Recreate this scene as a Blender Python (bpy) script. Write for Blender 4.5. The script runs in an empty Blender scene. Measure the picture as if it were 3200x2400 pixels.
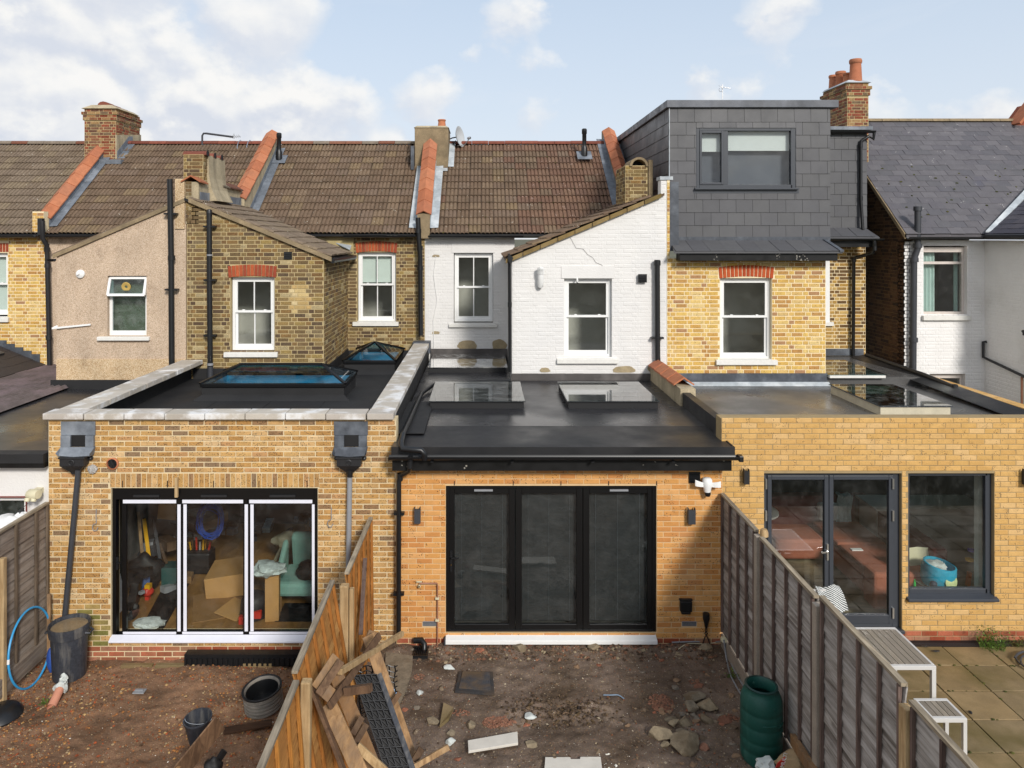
import bpy, bmesh, math, random
from mathutils import Vector, Matrix, noise
R = math.radians
rnd = random.Random(11)
SC = bpy.context.scene
COL = SC.collection

# ------------------------------------------------------------------ camera
# one-point perspective drone view: f in photo pixels, optical axis at (CX, CY), eye height CZ
F, CX, CY, CZ = 2300.0, 1510.0, 740.0, 5.74
cam_data = bpy.data.cameras.new('camera')
cam_data.sensor_width = 36.0
cam_data.lens = F / 3200.0 * 36.0
cam_data.shift_x = (1600 - CX) / 3200.0
cam_data.shift_y = -(1200 - CY) / 3200.0
cam_data.clip_start = 0.1
cam_data.clip_end = 3000
cam = bpy.data.objects.new('camera', cam_data)
cam.location = (0, 0, CZ)
cam.rotation_euler = (R(90), 0, 0)
COL.objects.link(cam)
SC.camera = cam

# ------------------------------------------------------------------ light and sky
SUN_EL, SUN_AZ = 30.0, 22.0          # degrees; azimuth measured from straight behind the camera towards the right
sl = bpy.data.lights.new('sun', 'SUN')
sl.energy = 2.0
sl.angle = R(10)
sl.color = (1.0, 0.95, 0.88)
sun = bpy.data.objects.new('sun', sl)
COL.objects.link(sun)
sd = Vector((math.sin(R(SUN_AZ)) * math.cos(R(SUN_EL)), -math.cos(R(SUN_AZ)) * math.cos(R(SUN_EL)), math.sin(R(SUN_EL))))
sun.rotation_euler = sd.to_track_quat('Z', 'Y').to_euler()
sun.location = (20, -20, 30)

world = bpy.data.worlds.new('World')
SC.world = world
world.use_nodes = True
wn = world.node_tree
wn.nodes.clear()
def N(nt, typ, **kw):
    n = nt.nodes.new(typ)
    for k, v in kw.items():
        if k == 'inp':
            for kk, vv in v.items():
                n.inputs[kk].default_value = vv
        else:
            setattr(n, k, v)
    return n
def L(nt, a, b): nt.links.new(a, b)
def M2(nt, op, a, b=None, c=None, clamp=False):
    n = nt.nodes.new('ShaderNodeMath'); n.operation = op; n.use_clamp = clamp
    for i, x in enumerate((a, b, c)):
        if x is None: continue
        if isinstance(x, (int, float)): n.inputs[i].default_value = x
        else: nt.links.new(x, n.inputs[i])
    return n.outputs[0]
def RAMP(nt, fac, stops, interp='LINEAR'):
    n = nt.nodes.new('ShaderNodeValToRGB')
    n.color_ramp.interpolation = interp
    els = n.color_ramp.elements
    while len(els) < len(stops): els.new(0.5)
    for e, (p, c) in zip(els, stops):
        e.position = p
        e.color = (c, c, c, 1) if isinstance(c, (int, float)) else (c[0], c[1], c[2], 1)
    nt.links.new(fac, n.inputs[0])
    return n.outputs[0]
def MIXC(nt, fac, a, b, mode='MIX'):
    n = nt.nodes.new('ShaderNodeMix'); n.data_type = 'RGBA'; n.blend_type = mode
    for sock, x in ((n.inputs[0], fac), (n.inputs[6], a), (n.inputs[7], b)):
        if isinstance(x, (int, float)): sock.default_value = x
        elif isinstance(x, (tuple, list)): sock.default_value = (x[0], x[1], x[2], 1)
        else: nt.links.new(x, sock)
    return n.outputs[2]
def NOISE(nt, vec, scale, detail=4, rough=0.55, dist=0.0):
    n = nt.nodes.new('ShaderNodeTexNoise')
    n.inputs['Scale'].default_value = scale; n.inputs['Detail'].default_value = detail
    n.inputs['Roughness'].default_value = rough; n.inputs['Distortion'].default_value = dist
    if vec is not None: nt.links.new(vec, n.inputs['Vector'])
    return n.outputs[0]
def MAPV(nt, vec, loc=(0, 0, 0), rot=(0, 0, 0), sca=(1, 1, 1)):
    n = nt.nodes.new('ShaderNodeMapping')
    n.inputs['Location'].default_value = loc; n.inputs['Rotation'].default_value = rot; n.inputs['Scale'].default_value = sca
    nt.links.new(vec, n.inputs['Vector'])
    return n.outputs[0]

def build_world():
    nt = wn
    sky = N(nt, 'ShaderNodeTexSky', sky_type='NISHITA', sun_disc=False, sun_elevation=R(SUN_EL), sun_rotation=R(180 - SUN_AZ),
            altitude=50, air_density=1.0, dust_density=1.2, ozone_density=1.5)
    tc = N(nt, 'ShaderNodeTexCoord')
    d = tc.outputs['Generated']
    sep = N(nt, 'ShaderNodeSeparateXYZ'); L(nt, d, sep.inputs[0])
    dx, dz = sep.outputs[0], sep.outputs[2]
    # pale the sky: thin veil of high haze over the blue
    hazef = RAMP(nt, dz, [(0.0, 0.95), (0.12, 0.88), (0.35, 0.75), (1.0, 0.6)])
    base = MIXC(nt, hazef, sky.outputs[0], RAMP(nt, dz, [(0.0, (5.7, 6.0, 6.3)), (0.12, (5.2, 5.7, 6.35)), (0.35, (4.5, 5.3, 6.3)), (1, (3.9, 4.9, 6.2))]))
    # cumulus: rounded billows, massed towards the left, low and faint elsewhere
    def field(off):
        v = MAPV(nt, d, loc=(0.37 + off[0], 0.2, 0.31 + off[1]), sca=(1.0, 1.0, 1.35))
        a = NOISE(nt, v, 5.0, 8, 0.52, 0.0)
        vo = N(nt, 'ShaderNodeTexVoronoi', feature='SMOOTH_F1'); vo.inputs['Scale'].default_value = 9.0; vo.inputs['Smoothness'].default_value = 0.35
        w = NOISE(nt, v, 9.0, 6, 0.6)
        cmb = N(nt, 'ShaderNodeVectorMath', operation='ADD'); L(nt, v, cmb.inputs[0])
        sc = N(nt, 'ShaderNodeVectorMath', operation='SCALE'); sc.inputs['Scale'].default_value = 0.16; sc.inputs[0].default_value = (1, 1, 1)
        cx = N(nt, 'ShaderNodeCombineXYZ'); L(nt, w, cx.inputs[0]); L(nt, a, cx.inputs[1]); L(nt, w, cx.inputs[2]); L(nt, cx.outputs[0], sc.inputs[0]); L(nt, sc.outputs[0], cmb.inputs[1])
        L(nt, cmb.outputs[0], vo.inputs['Vector'])
        return M2(nt, 'SUBTRACT', M2(nt, 'MULTIPLY', a, 0.9), M2(nt, 'MULTIPLY', vo.outputs['Distance'], 0.42))
    f0 = field((0, 0)); f1 = field((0.010, 0.022))
    left = RAMP(nt, M2(nt, 'MULTIPLY_ADD', dx, 0.5, 0.5), [(0.0, 0.36), (0.30, 0.34), (0.38, 0.23), (0.42, 0.02), (0.46, -0.18), (0.56, -0.24), (0.70, -0.11), (1.0, -0.06)])
    low = RAMP(nt, dz, [(0.0, 0.19), (0.07, 0.17), (0.12, 0.13), (0.17, 0.05), (0.24, 0.0), (1.0, -0.02)])
    s = M2(nt, 'ADD', f0, M2(nt, 'ADD', left, low))
    cf = RAMP(nt, s, [(0.0, 0), (0.30, 0.0), (0.36, 0.45), (0.43, 0.86), (0.56, 1.0)])
    shd = M2(nt, 'SUBTRACT', f0, f1)
    ccol = RAMP(nt, M2(nt, 'MULTIPLY_ADD', shd, 5.0, 0.5), [(0.0, (4.9, 5.2, 5.8)), (0.35, (5.4, 5.6, 6.0)), (0.6, (6.0, 6.1, 6.25)), (0.85, (6.5, 6.5, 6.45)), (1.0, (6.7, 6.65, 6.55))])
    wis = NOISE(nt, MAPV(nt, d, rot=(0, 0.5, 0.3), sca=(1.5, 1, 5)), 2.2, 6, 0.6, 0.6)
    wf = RAMP(nt, wis, [(0.0, 0.0), (0.56, 0.0), (0.8, 0.25), (1, 0.3)])
    c0 = MIXC(nt, wf, base, (5.8, 6.0, 6.4))
    col = MIXC(nt, cf, c0, ccol)
    # below the horizon: dull earth tone
    g = RAMP(nt, M2(nt, 'MULTIPLY_ADD', dz, 10.0, 0.5), [(0.0, 0.0), (0.5, 1.0), (1, 1.0)])
    col = MIXC(nt, g, (1.6, 1.45, 1.3), col)
    bg = N(nt, 'ShaderNodeBackground'); bg.inputs['Strength'].default_value = 0.086
    L(nt, col, bg.inputs[0])
    out = N(nt, 'ShaderNodeOutputWorld'); L(nt, bg.outputs[0], out.inputs[0])
build_world()

SC.view_settings.view_transform = 'Standard'
SC.view_settings.look = 'None'
SC.view_settings.exposure = 0.72
SC.view_settings.gamma = 1.0
SC.view_settings.use_curve_mapping = False
try:
    SC.cycles.max_bounces = 8
    SC.cycles.transparent_max_bounces = 16
    SC.cycles.caustics_reflective = False
    SC.cycles.caustics_refractive = False
except Exception:
    pass

# ------------------------------------------------------------------ measuring helpers: photo pixel + depth -> metres
def PX(px, Y): return (px - CX) * Y / F
def PZ(py, Y): return CZ - (py - CY) * Y / F
def P(px, py, Y): return Vector((PX(px, Y), Y, PZ(py, Y)))
def G(px, py, z=0.0):
    Y = (CZ - z) * F / (py - CY)
    return Vector((PX(px, Y), Y, z))
def hexc(h):
    h = h.lstrip('#')
    out = []
    for i in (0, 2, 4):
        c = int(h[i:i + 2], 16) / 255.0
        out.append(c / 12.92 if c <= 0.04045 else ((c + 0.055) / 1.055) ** 2.4)
    return tuple(out)

# ------------------------------------------------------------------ mesh and object helpers
class MB:
    def __init__(s): s.v = []; s.f = []; s.m = []
    def add(s, vs, fs, mi=0):
        o = len(s.v)
        s.v.extend([tuple(v) for v in vs])
        for f in fs: s.f.append(tuple(i + o for i in f)); s.m.append(mi)
        return s
    def box(s, x0, x1, y0, y1, z0, z1, mi=0):
        x0, x1 = min(x0, x1), max(x0, x1); y0, y1 = min(y0, y1), max(y0, y1); z0, z1 = min(z0, z1), max(z0, z1)
        return s.add([(x0, y0, z0), (x1, y0, z0), (x1, y1, z0), (x0, y1, z0), (x0, y0, z1), (x1, y0, z1), (x1, y1, z1), (x0, y1, z1)],
                     [(3, 2, 1, 0), (4, 5, 6, 7), (0, 1, 5, 4), (1, 2, 6, 5), (2, 3, 7, 6), (3, 0, 4, 7)], mi)
    def obox(s, c, a, b, d, mi=0):          # centre and three half-axes
        c, a, b, d = Vector(c), Vector(a), Vector(b), Vector(d)
        if a.cross(b).dot(d) < 0: a = -a
        vs = [c - a - b - d, c + a - b - d, c + a + b - d, c - a + b - d, c - a - b + d, c + a - b + d, c + a + b + d, c - a + b + d]
        return s.add(vs, [(3, 2, 1, 0), (4, 5, 6, 7), (0, 1, 5, 4), (1, 2, 6, 5), (2, 3, 7, 6), (3, 0, 4, 7)], mi)
    def beam(s, p0, p1, w, h, up=(0, 0, 1), mi=0):      # box from p0 to p1; w sideways, h along up
        p0, p1 = Vector(p0), Vector(p1)
        d = (p1 - p0); l = d.length; d.normalize()
        side = d.cross(Vector(up))
        if side.length < 1e-4: side = d.cross(Vector((0, 1, 0)))
        side.normalize(); u = side.cross(d).normalized()
        return s.obox((p0 + p1) / 2, d * l / 2, side * w / 2, u * h / 2, mi)
    def prism(s, poly, off, mi=0):
        poly = [Vector(p) for p in poly]; off = Vector(off); n = len(poly)
        nrm = Vector((0, 0, 0))
        for i in range(n): nrm += poly[i].cross(poly[(i + 1) % n])
        if nrm.dot(off) > 0: poly = poly[::-1]
        vs = poly + [p + off for p in poly]
        fs = [tuple(range(n)), tuple(range(2 * n - 1, n - 1, -1))]
        for i in range(n):
            j = (i + 1) % n
            fs.append((j, i, i + n, j + n))
        return s.add(vs, fs, mi)
    def tube(s, path, r, n=8, mi=0, closed=False, cap=True):
        path = [Vector(p) for p in path]; k = len(path); rings = []
        prev = None
        rr = r if isinstance(r, (list, tuple)) else [r] * k
        for i, p in enumerate(path):
            if closed: t = path[(i + 1) % k] - path[i - 1]
            else: t = path[min(i + 1, k - 1)] - path[max(i - 1, 0)]
            t.normalize()
            if prev is None:
                a = Vector((0, 0, 1)) if abs(t.z) < 0.9 else Vector((0, 1, 0))
                u = t.cross(a).normalized()
            else:
                u = (prev - t * prev.dot(t)).normalized()
            prev = u; w = t.cross(u)
            rings.append([p + (u * math.cos(2 * math.pi * j / n) + w * math.sin(2 * math.pi * j / n)) * rr[i] for j in range(n)])
        vs = [q for rg in rings for q in rg]; fs = []
        for i in range(k if closed else k - 1):
            a = i * n; b = ((i + 1) % k) * n
            for j in range(n):
                fs.append((a + j, a + (j + 1) % n, b + (j + 1) % n, b + j))
        if cap and not closed:
            fs.append(tuple(range(n - 1, -1, -1))); fs.append(tuple((k - 1) * n + j for j in range(n)))
        return s.add(vs, fs, mi)
    def lathe(s, prof, c=(0, 0, 0), n=20, axis=None, mi=0):
        c = Vector(c); q = Vector((0, 0, 1)).rotation_difference(Vector(axis)) if axis is not None else None
        vs = []; fs = []
        for (r, z) in prof:
            for j in range(n):
                p = Vector((r * math.cos(2 * math.pi * j / n), r * math.sin(2 * math.pi * j / n), z))
                if q: p = q @ p
                vs.append(c + p)
        for i in range(len(prof) - 1):
            for j in range(n):
                fs.append((i * n + j, i * n + (j + 1) % n, (i + 1) * n + (j + 1) % n, (i + 1) * n + j))
        return s.add(vs, fs, mi)
    def blob(s, c, rad, seed=0, sub=2, amp=0.25, freq=1.3, mi=0, flat=None):
        bm = bmesh.new(); bmesh.ops.create_icosphere(bm, subdivisions=sub, radius=1.0)
        c = Vector(c); vs = []
        for v in bm.verts:
            p = v.co.copy()
            k = 1 + amp * noise.noise(p * freq + Vector((seed * 7.3, seed * 3.1, seed))) * 1.6
            q = Vector((p.x * rad[0] * k, p.y * rad[1] * k, p.z * rad[2] * k))
            if flat is not None and q.z < -flat: q.z = -flat
            vs.append(c + q)
        fs = [tuple(v.index for v in f.verts) for f in bm.faces]
        bm.free()
        return s.add(vs, fs, mi)
    def rock(s, c, rad, seed=0, mi=0):
        """broken lump: a ball cut back by random planes"""
        rg = random.Random(seed); bm = bmesh.new(); bmesh.ops.create_icosphere(bm, subdivisions=3, radius=1.0)
        pl = [(Vector((rg.gauss(0, 1), rg.gauss(0, 1), rg.gauss(0, 1))).normalized(), rg.uniform(.38, .8)) for _ in range(14)]
        vs = []
        for v in bm.verts:
            p = v.co.copy()
            for n, d in pl:
                k = p.dot(n) - d
                if k > 0: p -= n * k
            p *= 1 + .06 * noise.noise(p * 4 + Vector((seed, 2, 5)))
            vs.append(Vector(c) + Vector((p.x * rad[0], p.y * rad[1], p.z * rad[2])) * 1.25)
        fs = [tuple(v.index for v in f.verts) for f in bm.faces]; bm.free()
        return s.add(vs, fs, mi)
    def mesh(s, name, mats, origin, smooth=False, sharp=40):
        me = bpy.data.meshes.new(name)
        ox, oy, oz = origin
        me.from_pydata([(x - ox, y - oy, z - oz) for x, y, z in s.v], [], s.f)
        for m in (mats if isinstance(mats, (list, tuple)) else [mats]): me.materials.append(m)
        if any(s.m): me.polygons.foreach_set('material_index', s.m)
        if smooth:
            me.polygons.foreach_set('use_smooth', [True] * len(me.polygons))
            me.set_sharp_from_angle(angle=R(sharp))
        me.update()
        return me
    def build(s, name, mats, parent=None, smooth=False, sharp=40, bevel=0.0, kind=None):
        xs = [v[0] for v in s.v]; ys = [v[1] for v in s.v]; zs = [v[2] for v in s.v]
        org = Vector(((min(xs) + max(xs)) / 2, (min(ys) + max(ys)) / 2, min(zs)))
        o = bpy.data.objects.new(name, s.mesh(name, mats, org, smooth, sharp))
        COL.objects.link(o)
        place(o, parent, org)
        if bevel:
            b = o.modifiers.new('bevel', 'BEVEL'); b.width = bevel; b.segments = 2; b.limit_method = 'ANGLE'
        if kind: o['kind'] = kind
        return o
WP = {}
def place(o, parent, org):
    WP[o.name] = Vector(org)
    if parent is not None:
        o.parent = parent
        o.location = Vector(org) - WP[parent.name]
    else:
        o.location = org
    return o
def tag(o, label=None, cat=None, group=None, kind=None):
    if label: o['label'] = label
    if cat: o['category'] = cat
    if group: o['group'] = group
    if kind: o['kind'] = kind
    return o
def thing(name, label, cat, loc, group=None):
    o = bpy.data.objects.new(name, None)
    o.empty_display_size = 0.2
    COL.objects.link(o)
    place(o, None, Vector(loc))
    return tag(o, label, cat, group)

# ------------------------------------------------------------------ materials
def new_mat(name):
    m = bpy.data.materials.new(name); m.use_nodes = True
    nt = m.node_tree
    b = nt.nodes.get('Principled BSDF')
    return m, nt, b
def RANDV(nt):
    oi = N(nt, 'ShaderNodeObjectInfo'); gi = N(nt, 'ShaderNodeNewGeometry')
    return M2(nt, 'FRACT', M2(nt, 'ADD', M2(nt, 'MULTIPLY', oi.outputs['Random'], 7.31), M2(nt, 'MULTIPLY', gi.outputs['Random Per Island'], 5.77)))
def pal_mat(name, pal, mott=0.25, ms=7.0, speck=None, sps=90.0, spt=0.66, rough=0.85, bump=0.25, bs=70.0, stain=None, spec=0.3, stretch=(1, 1, 1), bdist=0.01):
    """pieces whose colour is drawn one by one from a palette, mottled by noise; speck = iron spots; stain = (colour, scale, lo, hi)"""
    m, nt, b = new_mat(name)
    gi = N(nt, 'ShaderNodeNewGeometry'); pos = gi.outputs['Position']
    if stretch != (1, 1, 1): pos2 = MAPV(nt, pos, sca=stretch)
    else: pos2 = pos
    cols = [hexc(c) if isinstance(c, str) else c for c in pal]
    if len(cols) > 1:
        c = RAMP(nt, RANDV(nt), [(i / len(cols), cc) for i, cc in enumerate(cols)], 'CONSTANT')
    else:
        n = N(nt, 'ShaderNodeRGB'); n.outputs[0].default_value = (*cols[0], 1); c = n.outputs[0]
    n1 = NOISE(nt, pos2, ms, 6, 0.6)
    k = RAMP(nt, n1, [(0.25, 1 - mott), (0.75, 1 + mott * 0.6)])
    c = MIXC(nt, 1.0, c, k, 'MULTIPLY')
    n2 = NOISE(nt, pos2, bs, 3, 0.6)
    if mott > 0.12:
        c = MIXC(nt, 1.0, c, RAMP(nt, n2, [(0.3, 1 - mott * 0.7), (0.7, 1 + mott * 0.3)]), 'MULTIPLY')
    if speck:
        vv = N(nt, 'ShaderNodeTexVoronoi', feature='F1'); vv.inputs['Scale'].default_value = sps; L(nt, pos, vv.inputs['Vector'])
        sn = NOISE(nt, pos, sps * 0.2, 2)
        f = M2(nt, 'MULTIPLY', M2(nt, 'LESS_THAN', vv.outputs['Distance'], 0.30), M2(nt, 'GREATER_THAN', sn, spt - 0.1))
        c = MIXC(nt, f, c, hexc(speck))
    if stain:
        sc, ss, lo, hi = stain[:4]
        amt = stain[4] if len(stain) > 4 else 0.8
        st = NOISE(nt, MAPV(nt, pos, loc=(4.2, 1.7, 9.1), sca=stain[5] if len(stain) > 5 else (1, 1, 1)), ss, 5, 0.6)
        c = MIXC(nt, RAMP(nt, st, [(lo, 0.0), (hi, amt)]), c, hexc(sc))
    L(nt, c, b.inputs['Base Color'])
    if isinstance(rough, tuple):
        L(nt, RAMP(nt, NOISE(nt, pos, rough[2], 4), [(0.35, rough[0]), (0.65, rough[1])]), b.inputs['Roughness'])
    else: b.inputs['Roughness'].default_value = rough
    b.inputs['Specular IOR Level'].default_value = spec
    if bump:
        bn = N(nt, 'ShaderNodeBump'); bn.inputs['Strength'].default_value = bump; bn.inputs['Distance'].default_value = bdist
        L(nt, n2, bn.inputs['Height']); L(nt, bn.outputs[0], b.inputs['Normal'])
    return m
def flat_mat(name, c, rough=0.5, metal=0.0, mott=0.06, ms=6, bump=0.0, bs=80, spec=0.5, **kw):
    m = pal_mat(name, [c], mott=mott, ms=ms, rough=rough, bump=bump, bs=bs, spec=spec, **kw)
    m.node_tree.nodes['Principled BSDF'].inputs['Metallic'].default_value = metal
    return m
def glass_mat(name, tint=(0.82, 0.86, 0.85), refl=1.7, dirt=0.05, rough=0.0, gcol=1.0):
    m, nt, b = new_mat(name)
    nt.nodes.remove(b)
    out = nt.nodes['Material Output']
    tr = N(nt, 'ShaderNodeBsdfTransparent'); tr.inputs[0].default_value = (*tint, 1)
    gl = N(nt, 'ShaderNodeBsdfGlossy'); gl.inputs['Roughness'].default_value = rough; gl.inputs[0].default_value = (gcol, gcol, gcol, 1)
    fr = N(nt, 'ShaderNodeFresnel'); fr.inputs[0].default_value = 1.5
    mx = N(nt, 'ShaderNodeMixShader')
    gq = N(nt, 'ShaderNodeNewGeometry'); L(nt, M2(nt, 'MULTIPLY', M2(nt, 'MULTIPLY', fr.outputs[0], refl, clamp=True), M2(nt, 'SUBTRACT', 1.0, gq.outputs['Backfacing'])), mx.inputs[0]); L(nt, tr.outputs[0], mx.inputs[1]); L(nt, gl.outputs[0], mx.inputs[2])
    df = N(nt, 'ShaderNodeBsdfDiffuse'); df.inputs[0].default_value = (0.6, 0.6, 0.58, 1)
    gi = N(nt, 'ShaderNodeNewGeometry')
    dn = RAMP(nt, NOISE(nt, gi.outputs['Position'], 5.0, 6, 0.65), [(0.45, 0.0), (0.75, dirt)])
    m2 = N(nt, 'ShaderNodeMixShader'); L(nt, dn, m2.inputs[0]); L(nt, mx.outputs[0], m2.inputs[1]); L(nt, df.outputs[0], m2.inputs[2])
    L(nt, m2.outputs[0], out.inputs[0])
    return m

MT = {}
def mats():
    T = MT
    T['br_buff'] = pal_mat('mixed_buff_brick', ['#c39a5e', '#bb8f54', '#c8a168', '#be935a', '#b88d54', '#c59c62', '#ae8756', '#cca672', '#bc9058', '#c19862', '#bd9156', '#b2864e', '#bf9262', '#8e7458', '#c49d68', '#977552', '#cfae80'], 0.24, 9, '#43362a', 50, 0.58, bump=0.5, bs=60, stain=('#d8c8aa', 0.8, 0.60, 0.82, 0.4))
    T['mo_buff'] = flat_mat('pale_sand_mortar', '#d6c4a0', 0.95, mott=0.12, ms=5, bump=0.3, bs=120, spec=0.1)
    T['br_orange'] = pal_mat('orange_brick', ['#cf9655', '#ca8f50', '#d49e60', '#c78a4e', '#d1995a', '#c4864c', '#d6a166'], 0.14, 8, '#5f4026', 45, 0.68, bump=0.3, bs=90, stain=('#c09a7c', 0.9, 0.56, 0.8, 0.45))
    T['mo_orange'] = flat_mat('tan_mortar', '#d2b48a', 0.95, mott=0.12, bump=0.2, bs=120, spec=0.1)
    T['br_yellow_new'] = pal_mat('golden_buff_brick', ['#cfa565', '#d1a869', '#cca261', '#d3ab6f', '#ca9f5f', '#d0a666', '#cda364', '#d6b078'], 0.16, 8, '#6a5440', 50, 0.67, bump=0.35, bs=80, stain=('#b98f58', 1.1, 0.5, 0.8, 0.5))
    T['mo_yellow_new'] = flat_mat('grey_tan_mortar', '#a08c6a', 0.95, mott=0.15, bump=0.2, bs=120, spec=0.1)
    T['br_brown'] = pal_mat('weathered_london_stock_brick', ['#857048', '#7a6442', '#8f7850', '#735f40', '#9a8050', '#826a48', '#867456', '#655440', '#a28a54', '#7c5f3c', '#8f7044', '#80694a', '#b6a47c', '#5f4c3a'], 0.34, 12, '#2e261e', 60, 0.60, bump=0.65, bs=55, stain=('#5e5040', 0.7, 0.48, 0.75, 0.5))
    T['mo_brown'] = flat_mat('weathered_mortar', '#bca980', 0.95, mott=0.18, ms=4, bump=0.4, bs=100, spec=0.1)
    T['br_stock'] = pal_mat('cleaned_yellow_stock_brick', ['#dcb868', '#d4ac5c', '#dfc07a', '#cda056', '#d8b674', '#bc9056', '#e0c486', '#cba45e', '#ad8460', '#dab564', '#d5b67a', '#d0a85e', '#dab66c', '#b98a50'], 0.2, 10, '#6d5030', 60, 0.64, bump=0.5, bs=60, stain=('#b98e50', 1.0, 0.5, 0.8, 0.4))
    T['mo_stock'] = flat_mat('cream_mortar', '#ead9b4', 0.95, mott=0.1, bump=0.3, bs=120, spec=0.1)
    T['br_dark'] = pal_mat('dark_brown_brick', ['#4b3526', '#3c2a1f', '#563d2a', '#46301f', '#5e4630', '#35261d'], 0.3, 12, bump=0.5, bs=60)  # dark brown palette for the whole gable wall of the right house
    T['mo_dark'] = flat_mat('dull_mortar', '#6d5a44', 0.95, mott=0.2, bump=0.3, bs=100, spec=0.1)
    T['br_red'] = pal_mat('red_brick', ['#ac5434', '#b65c38', '#a04c32', '#b05e42', '#984832'], 0.25, 14, bump=0.4, bs=70)
    T['br_redpl'] = pal_mat('worn_red_plinth_brick', ['#a4543a', '#b3654a', '#96492f', '#a8735a'], 0.3, 9, bump=0.4, bs=70, stain=('#8a7358', 2.2, 0.45, 0.7, 0.7))
    T['br_chim'] = pal_mat('mixed_chimney_brick', ['#8e4f3a', '#9c7650', '#80452f', '#74604a', '#8a5c42', '#a3835a', '#6a4a3a', '#94503a', '#7c5844'], 0.35, 12, bump=0.6, bs=50)
    T['white_br'] = pal_mat('white_masonry_paint', ['#dddbd8'], 0.05, 2.2, rough=0.7, bump=0.35, bs=38, bdist=0.012, stain=('#cfcfd0', 1.1, 0.5, 0.8, 0.5))
    T['white_br2'] = pal_mat('white_masonry_paint_aged', ['#e9e7e5'], 0.05, 2.0, rough=0.75, bump=0.35, bs=38, bdist=0.012, stain=('#c4bfba', 0.8, 0.5, 0.8, 0.6))
    T['white_gloss'] = flat_mat('white_window_paint', '#e8e8e6', 0.35, mott=0.03)
    T['white_tape'] = flat_mat('white_protective_tape', '#dfe0ea', 0.4, mott=0.05)
    T['sill'] = flat_mat('painted_sill', '#dedcd6', 0.6, mott=0.1, ms=12, bump=0.15, bs=40)
    T['pebble'] = None
    T['cement'] = pal_mat('cement_render', ['#98866a'], 0.3, 5, rough=0.95, bump=0.5, bs=40, stain=('#6b5f4c', 2.0, 0.45, 0.7, 0.7))
    T['cement_l'] = pal_mat('pale_cement_render', ['#b8a98c'], 0.25, 5, rough=0.95, bump=0.4, bs=40, stain=('#7d725f', 1.4, 0.48, 0.7, 0.8, (3, 3, 0.6)))
    T['black_pl'] = flat_mat('black_plastic_pipe', '#17181a', 0.38, mott=0.1)
    T['black_iron'] = flat_mat('black_painted_iron', '#232325', 0.5, mott=0.2, bump=0.2, bs=60)
    T['black_pvc'] = pal_mat('black_dusty_board', ['#161616'], 0.2, 3, rough=(0.3, 0.55, 4), bump=0.0, speck='#8c8880', sps=22, spt=0.73)
    T['grey_pl'] = flat_mat('grey_plastic_pipe', '#8b8d91', 0.45, mott=0.08)
    T['grey_dk'] = flat_mat('dark_grey_pipe', '#3b3d42', 0.5, mott=0.15, bump=0.1)
    T['alu_grey'] = flat_mat('anthracite_aluminium', '#3a3e45', 0.4, mott=0.06)
    T['alu_black'] = flat_mat('black_aluminium', '#0d0d0e', 0.32, mott=0.06)
    T['felt'] = pal_mat('black_roofing_felt', ['#1f1f21'], 0.3, 1.2, rough=(0.34, 0.62, 1.1), bump=0.25, bs=220, spec=0.45, stain=('#33302f', 0.9, 0.5, 0.75, 0.7), bdist=0.004)
    T['felt_l'] = pal_mat('charcoal_felt', ['#2a2a2b'], 0.22, 1.5, rough=(0.55, 0.8, 1.5), bump=0.3, bs=220, spec=0.3, bdist=0.004)
    T['felt_wet'] = pal_mat('smooth_wet_roof_membrane', ['#555453'], 0.22, 0.9, rough=(0.16, 0.5, 0.8), bump=0.06, bs=30, spec=0.5, stain=('#6a6866', 0.6, 0.45, 0.7, 0.7), bdist=0.004)
    T['felt_mid'] = pal_mat('damp_roofing_felt', ['#2e2e31'], 0.3, 1.0, rough=(0.14, 0.42, 0.7), bump=0.15, bs=200, spec=0.5, stain=('#4a4a4c', 0.8, 0.52, 0.72, 0.6), bdist=0.002)
    T['lead'] = pal_mat('lead_sheet', ['#6f757d'], 0.25, 5, rough=0.55, bump=0.2, bs=14, stain=('#9aa0a8', 2.5, 0.48, 0.7, 0.7))
    T['lead_dk'] = pal_mat('dark_lead_sheet', ['#4d5158'], 0.25, 5, rough=0.5, bump=0.2, bs=14, stain=('#7d838b', 2.5, 0.5, 0.72, 0.6))
    T['lead_wh'] = pal_mat('whitened_lead', ['#a9b0b5'], 0.2, 5, rough=0.6, bump=0.2, bs=14, stain=('#d4d8da', 2.5, 0.45, 0.65, 0.7))
    T['coping'] = pal_mat('grey_coping_stone', ['#bab2a6', '#b2aa9e', '#c0b8ac', '#b8b0a6'], 0.14, 3, rough=(0.4, 0.85, 2.5), bump=0.15, bs=90, stain=('#e2e2e2', 2.6, 0.5, 0.62, 0.8, (1, 1, 1)))
    T['coping_f'] = flat_mat('coping_edge_stone', '#cdc6ba', 0.9, mott=0.08, bump=0.2, bs=90)
    T['tile_g'] = pal_mat('weathered_concrete_tile', ['#766250', '#7a6653', '#715d4b', '#7e6a56', '#75614f', '#786555', '#725e4c', '#826e55', '#74604f'], 0.3, 14, '#d8d2c4', 34, 0.78, rough=0.9, bump=0.5, bs=60, stain=('#4a4032', 2.0, 0.48, 0.8, 0.55))
    T['tile_g2'] = pal_mat('grey_brown_concrete_tile', ['#7c6c5b', '#7f6f5e', '#786857', '#827261', '#7a6a5a', '#84745f'], 0.28, 14, '#d8d2c4', 34, 0.77, rough=0.9, bump=0.5, bs=60, stain=('#524738', 2.0, 0.48, 0.8, 0.5))
    T['tile_r'] = pal_mat('red_brown_concrete_tile', ['#785c4b', '#745848', '#7c604e', '#765b4b', '#7a604e', '#745a4b'], 0.3, 14, '#d0b8ae', 30, 0.76, rough=0.9, bump=0.5, bs=60, stain=('#463c30', 2.0, 0.5, 0.8, 0.5))
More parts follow.
